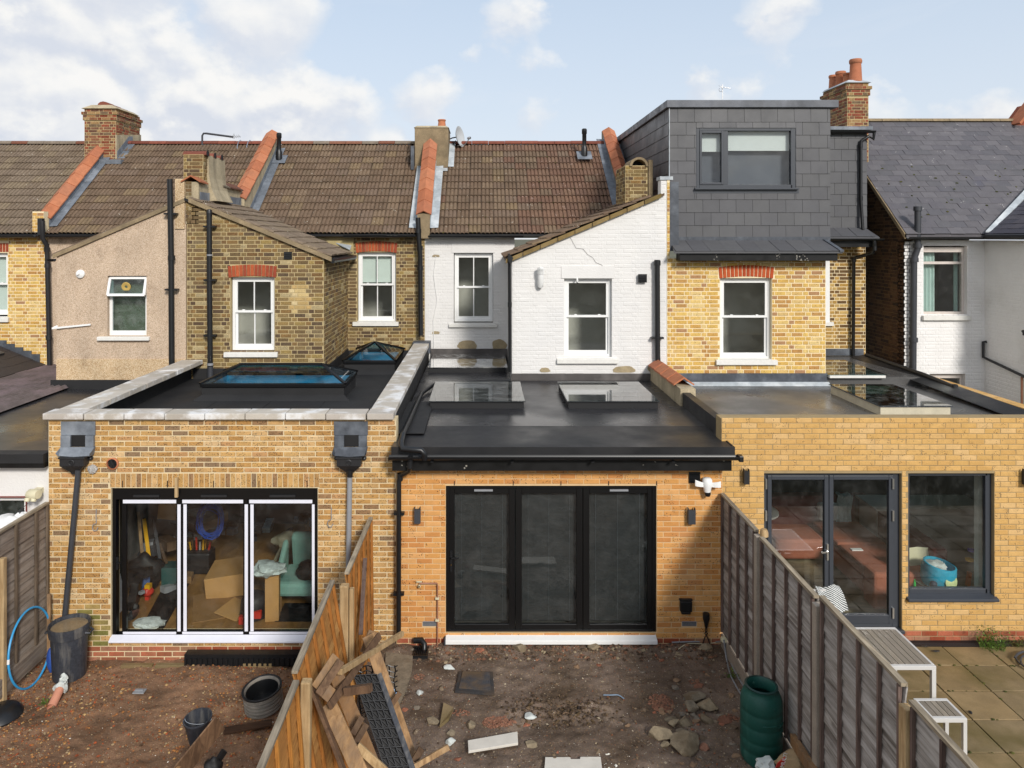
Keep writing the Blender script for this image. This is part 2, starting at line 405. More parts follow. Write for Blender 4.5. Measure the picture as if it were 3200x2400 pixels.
    T['terra'] = pal_mat('terracotta_tile', ['#b5714f', '#ad6a4a', '#bb7856', '#b06e50', '#b47658'], 0.2, 7, rough=0.85, bump=0.3, bs=60, stain=('#8a6048', 3.0, 0.5, 0.8, 0.5))
    T['ridge'] = pal_mat('old_ridge_tile', ['#7c5140', '#8a5f4c', '#85786a', '#6e4a3c', '#7a6e5e'], 0.3, 9, rough=0.9, bump=0.4, bs=50)
    T['ridge_r'] = pal_mat('red_ridge_tile', ['#7f4a3c', '#874f40', '#774538'], 0.25, 9, rough=0.9, bump=0.4, bs=50)
    T['slate_p'] = pal_mat('grey_slate', ['#615e61', '#5d5a5e', '#656265', '#5a585c', '#605d60', '#5c5a5d'], 0.14, 6, '#c9c6c0', 30, 0.80, rough=0.6, bump=0.3, bs=40, stain=('#46465a', 0.5, 0.63, 0.72, 0.6))
    T['slate_n'] = pal_mat('new_fibre_slate', ['#565658', '#545457', '#59595b', '#57575a'], 0.09, 3, rough=(0.4, 0.6, 2), bump=0.12, bs=60)
    T['moss'] = pal_mat('moss', ['#4a4d22', '#575527', '#3e421d'], 0.3, 30, rough=1.0, bump=0.6, bs=90)
    T['soil_patch'] = None
    T['wood_fence'] = None
    T['glass'] = glass_mat('window_glass', (0.95, 0.97, 0.96), 1.7, 0.02)
    T['glass_dk'] = glass_mat('dark_window_glass', (0.75, 0.78, 0.78), 1.7, 0.02)
    T['glass_blue'] = glass_mat('blue_tinted_glass', (0.40, 0.68, 0.80), 1.0, 0.04)
    T['glass_roof'] = glass_mat('rooflight_glass', (0.55, 0.68, 0.68), 2.0, 0.12, 0.03, 0.66)
    T['glass_frost'] = glass_mat('frosted_glass', (0.60, 0.70, 0.69), 1.3, 0.12, 0.25)
    T['room'] = flat_mat('dim_room_plaster', '#8e8a84', 0.9, mott=0.1)
    T['room_l'] = flat_mat('room_plaster', '#bab6ae', 0.9, mott=0.1)
    T['room_w'] = flat_mat('white_lining', '#d8d8d4', 0.8, mott=0.04)
    T['blind'] = flat_mat('pale_blind', '#cfd8d2', 0.8, mott=0.04)
    T['card'] = flat_mat('brown_cardboard', '#b08652', 0.85, mott=0.12, ms=4)
    T['card_d'] = flat_mat('dark_cardboard', '#8e6a40', 0.9, mott=0.15, ms=4)
    T['chrome'] = flat_mat('brushed_metal', '#c8c8c8', 0.3, metal=1.0, mott=0.04)
    T['black'] = flat_mat('matt_black', '#141416', 0.6, mott=0.1)
    T['foil'] = pal_mat('crumpled_foil', ['#b5b2ae'], 0.35, 40, rough=0.35, bump=0.5, bs=30)
    T['copper'] = pal_mat('painted_copper_pipe', ['#9c6e58'], 0.2, 10, rough=0.5, bump=0.0)
    T['teal'] = flat_mat('teal_fabric', '#6f948a', 0.95, mott=0.1, ms=20, bump=0.2, bs=160)
    T['rust'] = flat_mat('burnt_orange_fabric', '#a0604a', 0.95, mott=0.12, ms=12, bump=0.2, bs=160)
    T['rust2'] = flat_mat('dark_red_fabric', '#68342f', 0.95, mott=0.12, ms=12, bump=0.2, bs=160)
    T['poly'] = flat_mat('crumpled_polythene', '#b9c4c0', 0.3, mott=0.3, ms=20, bump=0.3, bs=30)
    T['cloth_w'] = flat_mat('pale_cloth', '#c5cac6', 0.9, mott=0.15, ms=12, bump=0.3, bs=40)
    T['yellow'] = flat_mat('yellow_plastic', '#d6a01c', 0.4, mott=0.08)
    T['red'] = flat_mat('red_plastic', '#b8352a', 0.4, mott=0.08)
    T['green_tool'] = flat_mat('dark_teal_plastic', '#1f4a48', 0.45, mott=0.1)
    T['blue_cable'] = flat_mat('blue_cable_plastic', '#1c4496', 0.4, mott=0.1)
    T['blue_pipe'] = flat_mat('blue_water_pipe_plastic', '#3a9bd2', 0.4, mott=0.08)
    T['blue_bag'] = pal_mat('turquoise_bag_fabric', ['#2fa5c4'], 0.2, 9, rough=0.5, bump=0.3, bs=20)
    T['bin'] = pal_mat('scuffed_black_plastic', ['#3a3d44'], 0.3, 10, rough=0.5, bump=0.15, bs=40, stain=('#85817a', 3.5, 0.5, 0.75, 0.6, (3, 3, 0.5)))
    T['butt'] = pal_mat('green_water_butt_plastic', ['#1f5148'], 0.18, 5, rough=0.45, bump=0.08, bs=60, stain=('#5d8378', 3.0, 0.58, 0.85, 0.35, (3, 3, 0.5)))
    T['stone'] = pal_mat('rubble_concrete', ['#8c7e68', '#96876f', '#7c705e', '#867a68'], 0.3, 9, rough=0.95, bump=0.8, bs=35, stain=('#64543f', 4, 0.5, 0.7, 0.7))
    T['stone_r'] = pal_mat('broken_red_brick', ['#8a6350', '#936a54', '#825a48'], 0.3, 12, rough=0.95, bump=0.6, bs=45)
    T['board_w'] = pal_mat('white_painted_board', ['#cfcac0'], 0.12, 5, rough=0.8, bump=0.1, bs=40, stain=('#9a8f7c', 6, 0.6, 0.8, 0.6))
    T['slab'] = pal_mat('mossy_paving_slab', ['#8d7754', '#857150', '#957f5c', '#8a785a'], 0.28, 3, rough=(0.45, 0.85, 1.2), bump=0.4, bs=110, stain=('#5f5430', 1.4, 0.42, 0.66, 0.8))
    T['slab_j'] = flat_mat('mossy_joint', '#3f3c20', 0.95, mott=0.3, ms=14)
    T['concrete'] = pal_mat('concrete_post', ['#9c9184'], 0.2, 6, rough=0.95, bump=0.4, bs=60)
    T['table'] = pal_mat('grey_wood_slat', ['#8a8175', '#837a6e', '#918779'], 0.15, 5, rough=0.4, bump=0.1, bs=40, stretch=(8, 1, 8))
    T['table_f'] = flat_mat('silver_painted_metal', '#c9c7c4', 0.35, mott=0.04)
    T['leaf'] = pal_mat('green_leaf', ['#4c6a26', '#5b7a2e', '#3e5820', '#6b8836'], 0.2, 20, rough=0.6, bump=0.0)
    T['card_l'] = flat_mat('light_cardboard', '#a98f6c', 0.85, mott=0.15, ms=5)
    T['cream'] = flat_mat('cream_plastic', '#cfc7a8', 0.5, mott=0.05)
    T['clay'] = flat_mat('salmon_clay_pipe', '#cf8f74', 0.75, mott=0.12, ms=8)
    T['curtain'] = flat_mat('pale_curtain', '#b9cfc9', 0.9, mott=0.1)
    T['navy'] = flat_mat('navy_wall_paint', '#1c2438', 0.8, mott=0.05)
    T['wfloor'] = None
mats()

def pebble_mat(name, base, light, dark):
    m, nt, b = new_mat(name)
    gi = N(nt, 'ShaderNodeNewGeometry'); pos = gi.outputs['Position']
    vv = N(nt, 'ShaderNodeTexVoronoi', feature='F1'); vv.inputs['Scale'].default_value = 95; L(nt, pos, vv.inputs['Vector'])
    sep = N(nt, 'ShaderNodeSeparateColor'); L(nt, vv.outputs['Color'], sep.inputs[0])
    c = RAMP(nt, sep.outputs[0], [(0.0, hexc(dark)), (0.25, hexc(base)), (0.6, hexc(base)), (0.8, hexc(light))], 'CONSTANT')
    edge = RAMP(nt, vv.outputs['Distance'], [(0.3, 1.0), (0.8, 0.82)])
    c = MIXC(nt, 1.0, c, edge, 'MULTIPLY')
    big = RAMP(nt, NOISE(nt, MAPV(nt, pos, sca=(1.5, 1.5, 0.7)), 1.2, 5, 0.6), [(0.32, 0.86), (0.6, 1.06)])
    c = MIXC(nt, 1.0, c, big, 'MULTIPLY')
    # grime washed down below the verge and around fittings: worn patches with their own shape
    st = RAMP(nt, NOISE(nt, MAPV(nt, pos, loc=(2.0, 0, 5.2), sca=(2.0, 2.0, 1.2)), 0.8, 5, 0.65), [(0.58, 0.0), (0.74, 0.5)])
    c = MIXC(nt, st, c, hexc('#6f5a48'))
    L(nt, c, b.inputs['Base Color']); b.inputs['Roughness'].default_value = 0.95; b.inputs['Specular IOR Level'].default_value = 0.15
    bn = N(nt, 'ShaderNodeBump'); bn.inputs['Strength'].default_value = 0.7; bn.inputs['Distance'].default_value = 0.008; bn.invert = True
    L(nt, vv.outputs['Distance'], bn.inputs['Height']); L(nt, bn.outputs[0], b.inputs['Normal'])
    return m
MT['pebble'] = pebble_mat('pebbledash', '#cdb69e', '#dcc8b2', '#b39c84')
MT['pebble_l'] = pebble_mat('pebbledash_lower', '#d3b894', '#e4d0b0', '#b4946e')

def wood_mat(name, pal, dark, rough=0.85, gscale=(1.0, 18.0, 18.0), wear=None):
    """timber: grain stretched along the world axis the boards run on"""
    m, nt, b = new_mat(name)
    gi = N(nt, 'ShaderNodeNewGeometry'); pos = gi.outputs['Position']
    cols = [hexc(c) for c in pal]
    c = RAMP(nt, RANDV(nt), [(i / len(cols), cc) for i, cc in enumerate(cols)], 'CONSTANT')
    g = NOISE(nt, MAPV(nt, pos, sca=gscale), 1.6, 7, 0.65, 0.8)
    c = MIXC(nt, RAMP(nt, g, [(0.35, 0.75), (0.62, 0.0)]), c, hexc(dark))
    big = NOISE(nt, pos, 2.5, 4, 0.6)
    c = MIXC(nt, 1.0, c, RAMP(nt, big, [(0.3, 0.75), (0.7, 1.15)]), 'MULTIPLY')
    if wear:
        c = MIXC(nt, RAMP(nt, NOISE(nt, MAPV(nt, pos, sca=gscale), 0.7, 5, 0.7), [(0.44, 0.0), (0.70, 0.8)]), c, hexc(wear))
    L(nt, c, b.inputs['Base Color']); b.inputs['Roughness'].default_value = rough; b.inputs['Specular IOR Level'].default_value = 0.2
    bn = N(nt, 'ShaderNodeBump'); bn.inputs['Strength'].default_value = 0.4; bn.inputs['Distance'].default_value = 0.004
    L(nt, g, bn.inputs['Height']); L(nt, bn.outputs[0], b.inputs['Normal'])
    return m
MT['fence_o'] = wood_mat('orange_brown_fence_timber', ['#b88448', '#be8c50', '#b07c42', '#c29256', '#aa763e'], '#865a30', gscale=(16, 1.2, 16))
MT['fence_g'] = wood_mat('weathered_grey_fence_timber', ['#97918a', '#a09a93', '#8c8680', '#a8a29b', '#817a74'], '#4e463f', gscale=(16, 1.2, 16), wear='#bdb9b6')
MT['fence_l'] = wood_mat('grey_brown_fence_timber', ['#84766a', '#8a7c6e', '#7c6f62', '#928476'], '#5a4e44', gscale=(16, 1.2, 16), wear='#a0968c')
MT['batten_o'] = wood_mat('orange_batten_timber', ['#b8803f', '#a87038'], '#7a4d22', gscale=(16, 16, 1.2))
MT['batten_g'] = wood_mat('dark_batten_timber', ['#6e5d56', '#78665e'], '#463834', gscale=(16, 16, 1.2))
MT['batten_l'] = wood_mat('grey_batten_timber', ['#6f6152', '#786a5a'], '#4a3f35', gscale=(16, 16, 1.2))
MT['post_w'] = wood_mat('pale_post_timber', ['#b89c74', '#c2a880'], '#8a6c48', gscale=(16, 16, 1.2))
MT['cap_w'] = wood_mat('bleached_capping_timber', ['#9c8f7c', '#a89a84'], '#5f564a', gscale=(16, 1.2, 16))
MT['pallet'] = wood_mat('pallet_timber', ['#a5825c', '#b08c64', '#967350', '#b8976e', '#8a6a4a'], '#6e5238', gscale=(9, 9, 2.0), wear='#7d6a58')
MT['pallet_d'] = wood_mat('dark_pallet_timber', ['#6f5540', '#7a5f48', '#64503e'], '#463428', gscale=(9, 9, 2.0))
MT['wfloor'] = wood_mat('oak_floor', ['#9a7446', '#a37d4e', '#906c40', '#a88454'], '#6f5030', 0.35, gscale=(3, 1, 3))

# ------------------------------------------------------------------ houses and their countable pieces
class House:
    LIMIT = 300
    def __init__(s, label, loc, group='terraced houses in the row', name='terraced_house', cat='house'):
        s.root = thing(name, label, cat, loc, group)
        s.pieces = {}           # name -> list of (score, parent, matrix, meshkey)
    def piece(s, name, parent, M, key, size):
        p = M.translation
        Y = max(p.y, 1.0)
        s.pieces.setdefault(name, []).append((size / (Y * Y), parent, M, key))
    def finish(s):
        for name, lst in s.pieces.items():
            lst.sort(key=lambda t: -round(t[0], 6))
            for sc, par, M, key in lst[:s.LIMIT]:
                o = bpy.data.objects.new(name, PM.get(key))
                COL.objects.link(o)
                o.parent = par
                m = M.copy(); m.translation = M.translation - WP[par.name]
                o.matrix_local = m
            rest = lst[s.LIMIT:]
            if rest:
                mb = MB(); mlist = []
                for sc, par, M, key in rest:
                    vs, fs, mat = PM.raw[key]
                    if mat not in mlist: mlist.append(mat)
                    mb.add([M @ Vector(v) for v in vs], fs, mlist.index(mat))
                mb.build(name + '_mass', mlist, s.root, kind='stuff')
class PieceMeshes:
    def __init__(s): s.raw = {}; s.me = {}
    def define(s, key, vs, fs, mat):
        if key not in s.raw: s.raw[key] = (vs, fs, mat)
        return key
    def get(s, key):
        if key not in s.me:
            vs, fs, mat = s.raw[key]
            me = bpy.data.meshes.new(str(key[0])); me.from_pydata([tuple(v) for v in vs], [], fs); me.materials.append(mat); me.update()
            s.me[key] = me
        return s.me[key]
PM = PieceMeshes()

def brick_key(w, h, d, mat, ch=0.006):
    """brick lying in local x (width) / z (height), front towards -y; chamfered arrises"""
    w = round(w / 0.004) * 0.004; h = round(h, 4)
    key = ('brick', round(w, 4), h, round(d, 4), mat.name)
    if key in PM.raw: return key
    x, z = w / 2, h / 2; c = min(ch, x * 0.4, z * 0.4)
    vs = [(-x, 0, -z), (x, 0, -z), (x, 0, z), (-x, 0, z),
          (-x, -d + c * 0.6, -z), (x, -d + c * 0.6, -z), (x, -d + c * 0.6, z), (-x, -d + c * 0.6, z),
          (-x + c, -d, -z + c), (x - c, -d, -z + c), (x - c, -d, z - c), (-x + c, -d, z - c)]
    fs = [(0, 1, 5, 4), (1, 2, 6, 5), (2, 3, 7, 6), (3, 0, 4, 7), (4, 5, 9, 8), (5, 6, 10, 9), (6, 7, 11, 10), (7, 4, 8, 11), (8, 9, 10, 11)]
    return PM.define(key, vs, fs, mat)

def top_at(top, u):
    if u <= top[0][0]: return top[0][1]
    for (a, va), (b, vb) in zip(top, top[1:]):
        if u <= b: return va + (vb - va) * (u - a) / max(b - a, 1e-6)
    return top[-1][1]

def wall_shell(name, parent, O, U, top, v0, holes, t, mat, inward=None):
    """masonry backing with real openings; O world origin of (u=0, v=0), v is height above O.z"""
    O, U = Vector(O), Vector(U).normalized(); Nn = Vector((U.y, -U.x, 0))
    us = sorted(set([p[0] for p in top] + [h[0] for h in holes] + [h[1] for h in holes]))
    us = [u for u in us if top[0][0] - 1e-6 <= u <= top[-1][0] + 1e-6]
    mb = MB()
    for a, b in zip(us, us[1:]):
        if b - a < 1e-5: continue
        mid = (a + b) / 2
        segs = [(h[2], h[3]) for h in holes if h[0] < mid < h[1]]
        segs.sort(); lo = v0; spans = []
        for h0, h1 in segs:
            if h0 > lo: spans.append((lo, h0))
            lo = max(lo, h1)
        spans.append((lo, None))
        for lo_, hi in spans:
            ta, tb = (hi, hi) if hi is not None else (top_at(top, a), top_at(top, b))
            if max(ta, tb) - lo_ < 1e-4: continue
            pts = [O + U * a + Vector((0, 0, lo_)), O + U * b + Vector((0, 0, lo_)), O + U * b + Vector((0, 0, max(tb, lo_ + 1e-4))), O + U * a + Vector((0, 0, max(ta, lo_ + 1e-4)))]
            mb.prism(pts, -Nn * t)
    return mb.build(name, mat, parent)

def bricks(house, parent, O, U, top, v0, holes, mat, w=0.215, h=0.065, j=0.010, proud=0.006, bond='stretcher', vmax=None, soldier=None, jit=0.002, dropout=0.0, start=0.0, alt=None):
    """lay the bricks one by one on a shell; holes in (ua, ub, va, vb)"""
    O, U = Vector(O), Vector(U).normalized(); Nn = Vector((U.y, -U.x, 0))
    rot = Matrix(((U.x, -Nn.x, 0, 0), (U.y, -Nn.y, 0, 0), (0, 0, 1, 0), (0, 0, 0, 1)))
    u0, u1 = top[0][0], top[-1][0]
    tv = [p[1] for p in top]
    vm = max(tv) if vmax is None else vmax
    n = int((vm - v0) / (h + j)) + 1
    for k in range(n):
        a = v0 + k * (h + j) + j / 2; b = a + h
        # spans under the sloping top
        spans = []; step = 0.02; u = u0; cur = None
        flat = min(tv) >= b
        if flat: spans = [(u0, u1)]
        else:
            while u <= u1 + 1e-6:
                ok = top_at(top, u) >= b - 0.01
                if ok and cur is None: cur = u
                if not ok and cur is not None: spans.append((cur, u)); cur = None
                u += step
            if cur is not None: spans.append((cur, u1))
        for (ha, hb, va, vb) in holes:
            if min(b, vb) - max(a, va) > 0.3 * h:
                ns = []
                for s0, s1 in spans:
                    if hb <= s0 or ha >= s1: ns.append((s0, s1)); continue
                    if ha - s0 > 0.02: ns.append((s0, ha))
                    if s1 - hb > 0.02: ns.append((hb, s1))
                spans = ns
        # bond pattern
        hw = (w - j) / 2
        if bond == 'stretcher': pat = [w]; off = (k % 2) * (w + j) / 2
        elif bond == 'flemish': pat = [w, hw]; off = (k % 2) * (w + hw + 2 * j) / 2 + (k % 2) * 0.002
        else: pat = [w, w, hw, w, hw]; off = (k * 0.37 % 1.0) * 0.6
        u = u0 - off + start - 0.5; i = k * 3
        cells = []
        while u < u1:
            ww = pat[i % len(pat)]; i += 1
            cells.append((u, u + ww)); u += ww + j
        for s0, s1 in spans:
            for ca, cb in cells:
                a0 = max(ca, s0 + (j / 2 if ca < s0 else 0)); b0 = min(cb, s1 - (j / 2 if cb > s1 else 0))
                if b0 - a0 < 0.03: continue
                if dropout and rnd.random() < dropout: continue
                pr = proud + rnd.uniform(-jit, jit)
                mm = mat if not alt or not alt(a0, (a + b) / 2) else alt(a0, (a + b) / 2)
                key = brick_key(b0 - a0, h, 0.016, mm)
                M = Matrix.Translation(O + U * ((a0 + b0) / 2 + rnd.uniform(-1, 1) * jit * 0.6) + Vector((0, 0, (a + b) / 2 + rnd.uniform(-1, 1) * jit * 0.6)) + Nn * (pr - 0.016)) @ rot
                house.piece('brick', parent, M, key, (b0 - a0) * h * (1.0 if abs(Nn.y) > 0.8 else 0.25))

def soldier(house, parent, O, U, ua, ub, va, vb, mat, w=0.065, j=0.010, proud=0.007, sag=0.0, flare=0.0):
    """bricks on end over an opening; sag > 0 gives a cambered underside, flare splays the joints"""
    O, U = Vector(O), Vector(U).normalized(); Nn = Vector((U.y, -U.x, 0))
    n = max(1, round((ub - ua + j) / (w + j))); pitch = (ub - ua + j) / n
    mid = (ua + ub) / 2; half = (ub - ua) / 2
    for i in range(n):
        uc = ua + pitch * i + (pitch - j) / 2
        tt = (uc - mid) / half
        lift = sag * (1 - tt * tt)
        key = brick_key(pitch - j, vb - va, 0.018, mat)
        rot = Matrix(((U.x, -Nn.x, 0, 0), (U.y, -Nn.y, 0, 0), (0, 0, 1, 0), (0, 0, 0, 1)))
        M = Matrix.Translation(O + U * (uc + 0) + Vector((0, 0, (va + vb) / 2 + lift)) + Nn * (proud - 0.018 + rnd.uniform(-.001, .001))) @ rot @ Matrix.Rotation(flare * tt, 4, 'Y')
        house.piece('arch_brick', parent, M, key, (pitch) * (vb - va))

def tile_key(kind, w, l, mat):
    key = ('tile', kind, round(w, 3), round(l, 3), mat.name)
    if key in PM.raw: return key
    if kind == 'roman':
        prof = []
        per = w / 3.0
        for r in range(3):
            x0 = r * per - w / 2
            for fx, z in ((0.0, -0.004), (0.09, -0.004), (0.20, 0.026), (0.52, 0.034), (0.84, 0.026)):
                prof.append((x0 + fx * per, z))
        prof.append((w / 2, -0.004))
        th = 0.022
        vs = []; n = len(prof)
        for (x, z) in prof: vs.append((x, -0.02, z + th + 0.020))
        for (x, z) in prof: vs.append((x, l, z + 0.012))
        for (x, z) in prof: vs.append((x, -0.012, z + th + 0.002))
        fs = []
        for i in range(n - 1):
            fs.append((i, i + 1, n + i + 1, n + i)); fs.append((2 * n + i, 2 * n + i + 1, i + 1, i))
        return PM.define(key, vs, fs, mat)
    if kind == 'slate':
        t = 0.007; g = 0.003
        vs = [(-w / 2 + g, 0, t + 0.008), (w / 2 - g, 0, t + 0.008), (w / 2 - g, l, 0.010), (-w / 2 + g, l, 0.010), (-w / 2 + g, 0, -0.002), (w / 2 - g, 0, -0.002), (w / 2 - g, l, -0.002), (-w / 2 + g, l, -0.002)]
        fs = [(0, 1, 2, 3), (4, 5, 1, 0), (5, 6, 2, 1), (7, 4, 0, 3)]
        return PM.define(key, vs, fs, mat)
    if kind == 'saddle':      # party wall capping tile, folded over the wall head
        h = 0.10; t = 0.03
        vs = []
        for y, dz in ((-0.015, 0.014), (l, 0.0)):
            vs += [(-w / 2, y, -0.02 + dz), (0, y, h + dz), (w / 2, y, -0.02 + dz), (-w / 2, y, -0.02 - t + dz), (0, y, h - t + dz), (w / 2, y, -0.02 - t + dz)]
        fs = [(0, 1, 7, 6), (1, 2, 8, 7), (0, 3, 4, 1), (1, 4, 5, 2), (0, 6, 9, 3), (2, 5, 11, 8), (6, 7, 10, 9), (7, 8, 11, 10)]
        return PM.define(key, vs, fs, mat)
    if kind == 'half':       # half-round ridge tile, axis along local x
        vs = []; n = 7
        for x in (-w / 2, w / 2):
            for i in range(n):
                a = math.pi * i / (n - 1)
                vs.append((x, -l * math.cos(a), l * 0.8 * math.sin(a)))
        fs = [(i, i + 1, n + i + 1, n + i) for i in range(n - 1)] + [tuple(range(n - 1, -1, -1)), tuple(range(n, 2 * n))]
        return PM.define(key, vs, fs, mat)

def tile_roof(house, parent, E0, Uv, Sv, width, length, tw, gauge, kind, matf, clip=None, name='roof_tile', stagger=False, lap=0.06):
    """lay tiles course by course from the eaves line at E0 along Uv, climbing along Sv"""
    Uv = Vector(Uv).normalized(); Sv = Vector(Sv).normalized(); Nn = Uv.cross(Sv).normalized()
    if Nn.z < 0: Nn = -Nn
    rows = int(length / gauge + 0.3); cols = int(math.ceil(width / tw))
    for r in range(rows):
        off = (r % 2) * tw / 2 if stagger else 0
        for c in range(-1 if stagger else 0, cols + (1 if stagger else 0)):
            uc = (c + 0.5) * tw + off; s = r * gauge
            a, b = max(uc - tw / 2, 0), min(uc + tw / 2, width)
            if b - a < 0.06: continue
            if clip and not clip((a + b) / 2, s + gauge / 2): continue
            l = min(gauge + lap, length - s + 0.02)
            mat = matf((a + b) / 2, s) if callable(matf) else matf
            key = tile_key(kind, b - a - (.006 if kind == 'roman' else 0), l, mat)
            p = Vector(E0) + Uv * ((a + b) / 2 + rnd.uniform(-.003, .003)) + Sv * (s + rnd.uniform(-.009, .009)) + Nn * (rnd.uniform(0, 0.006) + .012 * noise.noise(Vector((uc * .5, s * .5, E0[0]))))
            M = Matrix(((Uv.x, Sv.x, Nn.x, p.x), (Uv.y, Sv.y, Nn.y, p.y), (Uv.z, Sv.z, Nn.z, p.z), (0, 0, 0, 1)))
            M = M @ Matrix.Rotation(rnd.uniform(-.006, .006), 4, 'Z')
            house.piece(name, parent, M, key, (b - a) * gauge * 0.4)

def slab_holes(name, parent, x0, x1, y0, y1, z0, z1, holes, mat):
    xs = sorted(set([x0, x1] + [h[0] for h in holes] + [h[1] for h in holes]))
    mb = MB()
    for a, b in zip(xs, xs[1:]):
        mid = (a + b) / 2
        hs = sorted((h[2], h[3]) for h in holes if h[0] < mid < h[1])
        lo = y0
        for c, d in hs:
            if c > lo: mb.box(a, b, lo, c, z0, z1)
            lo = d
        if y1 > lo: mb.box(a, b, lo, y1, z0, z1)
    return mb.build(name, mat, parent)

# ------------------------------------------------------------------ windows and doors
def room_box(parent, x0, x1, y0, y1, z0, z1, mat=None, name='room', ceiling=True):
    """open-fronted interior shell behind an opening"""
    mb = MB(); t = 0.05
    mb.box(x0 - t, x1 + t, y1, y1 + t, z0 - t, z1 + t); mb.box(x0 - t, x0, y0, y1, z0 - t, z1 + t); mb.box(x1, x1 + t, y0, y1, z0 - t, z1 + t)
    mb.box(x0, x1, y0, y1, z0 - t, z0)
    if ceiling: mb.box(x0, x1, y0, y1, z1, z1 + t)
    return mb.build(name, mat or MT['room'], parent)

def sash(house, Y, px, py, cols=2, mid=None, glass=None, blind=None, sillpx=None, reveal=0.09, sill_h=0.06, stile=0.045, lower_shift=0.0, room=True, horns=True, mat=None):
    """vertical sliding sash: box frame, upper and lower sash, bars, panes, sill, dark room behind; px, py = outer frame in photo pixels"""
    r = house.root; mat = mat or MT['white_gloss']; glass = glass or MT['glass']
    x0, x1, z1, z0 = PX(px[0], Y), PX(px[1], Y), PZ(py[0], Y), PZ(py[1], Y)
    yf = Y + reveal; zm = PZ(mid, Y) if mid else (z0 + z1) / 2
    fb = 0.055
    mb = MB()
    mb.box(x0, x0 + fb, yf, yf + 0.10, z0, z1); mb.box(x1 - fb, x1, yf, yf + 0.10, z0, z1)
    mb.box(x0 + fb, x1 - fb, yf, yf + 0.10, z1 - fb, z1); mb.box(x0 + fb, x1 - fb, yf, yf + 0.12, z0, z0 + 0.05)
    win = mb.build('window', mat, r, bevel=0.004)
    def one(za, zb, yy, bot):
        s = MB(); a, b = x0 + fb, x1 - fb
        s.box(a, a + stile, yy, yy + 0.035, za, zb); s.box(b - stile, b, yy, yy + 0.035, za, zb)
        s.box(a + stile, b - stile, yy, yy + 0.035, zb - stile, zb); s.box(a + stile, b - stile, yy, yy + 0.035, za, za + bot)
        for c in range(1, cols):
            xc = a + stile + (b - a - 2 * stile) * c / cols
            s.box(xc - 0.011, xc + 0.011, yy + 0.004, yy + 0.031, za + bot, zb - stile)
        s.build('sash_frame', mat, win)
        for c in range(cols):
            pa = a + stile + (b - a - 2 * stile) * c / cols; pb = a + stile + (b - a - 2 * stile) * (c + 1) / cols
            MB().box(pa - 0.004, pb + 0.004, yy + 0.015, yy + 0.019, za + bot - 0.004, zb - stile + 0.004).build('pane', glass, win)
    one(zm - 0.02, z1 - fb, yf + 0.012, stile)
    one(z0 + 0.05, zm + 0.025, yf + 0.052, 0.07)
    lk = MB()
    for fx in (0.25, 0.75):
        xc = x0 + (x1 - x0) * fx
        lk.box(xc - 0.025, xc + 0.025, yf + 0.02, yf + 0.05, zm + 0.026, zm + 0.042)
    lk.build('sash_fastener', MT['white_gloss'], win)
    if blind is not None:
        zb = PZ(blind, Y) if not isinstance(blind, tuple) else PZ(blind[0], Y)
        MB().box(x0 + 0.06, x1 - 0.06, yf + 0.13, yf + 0.14, zb, z1 - 0.05).build('blind', MT['blind'], win)
    if sillpx:
        a, b, c, d = sillpx
        sx0, sx1, sz1, sz0 = PX(a, Y), PX(b, Y), PZ(c, Y), PZ(d, Y)
        MB().prism([(sx0, Y - 0.07, sz0), (sx0, Y - 0.07, sz1 - 0.02), (sx0, yf, sz1 + 0.005), (sx0, yf, sz0)], (sx1 - sx0, 0, 0)).build('sill', MT['sill'], win, bevel=0.006)
    if room:
        room_box(r, x0 - 0.3, x1 + 0.3, Y + 0.34, Y + 1.25, z0 - 0.5, z1 + 0.3, MT['room_l'])
    return win, (x0, x1, z0, z1)

def pipe(parent, name, pts, r, mat, collars=(), clips=(), n=10, collar_r=1.25):
    mb = MB().tube(pts, r, n)
    o = mb.build(name, mat, parent, smooth=True, sharp=50)
    for c in collars:
        c = Vector(c)
        MB().lathe([(r * 1.02, -0.05), (r * collar_r, -0.05), (r * collar_r, 0.05), (r * 1.02, 0.05)], c, 12).build('collar', mat, o, smooth=True)
    for c in clips:
        c = Vector(c)
        MB().box(c.x - r * 2.2, c.x + r * 2.2, c.y - r * 0.6, c.y + r * 1.4, c.z - 0.018, c.z + 0.018).lathe([(r * 1.01, -0.02), (r * 1.15, -0.02), (r * 1.15, 0.02), (r * 1.01, 0.02)], c, 12).build('pipe_clip', mat, o)
    return o
def gutter(parent, x0, x1, Y, z, r=0.055, mat=None, name='gutter', tilt=0.0):
    """half-round gutter hung along x"""
    mb = MB(); n = 9; vs = []
    for x, zz in ((x0, z), (x1, z + tilt)):
        for rr in (r, r - 0.006):
            for i in range(n):
                a = math.pi + math.pi * i / (n - 1)
                vs.append((x, Y + rr * math.cos(a), zz + rr * math.sin(a)))
    fs = []
    for i in range(n - 1):
        fs.append((i, i + 1, 2 * n + i + 1, 2 * n + i)); fs.append((n + i + 1, n + i, 3 * n + i, 3 * n + i + 1))
    fs.append((0, 2 * n, 3 * n, n)); fs.append((n - 1, 2 * n - 1, 4 * n - 1, 3 * n - 1))
    fs.append(tuple(list(range(0, n)) + list(range(2 * n - 1, n - 1, -1)))); fs.append(tuple(list(range(2 * n, 3 * n)) + list(range(4 * n - 1, 3 * n - 1, -1))))
    mb.add(vs, fs)
    return mb.build(name, mat or MT['black_pl'], parent, smooth=True, sharp=30)

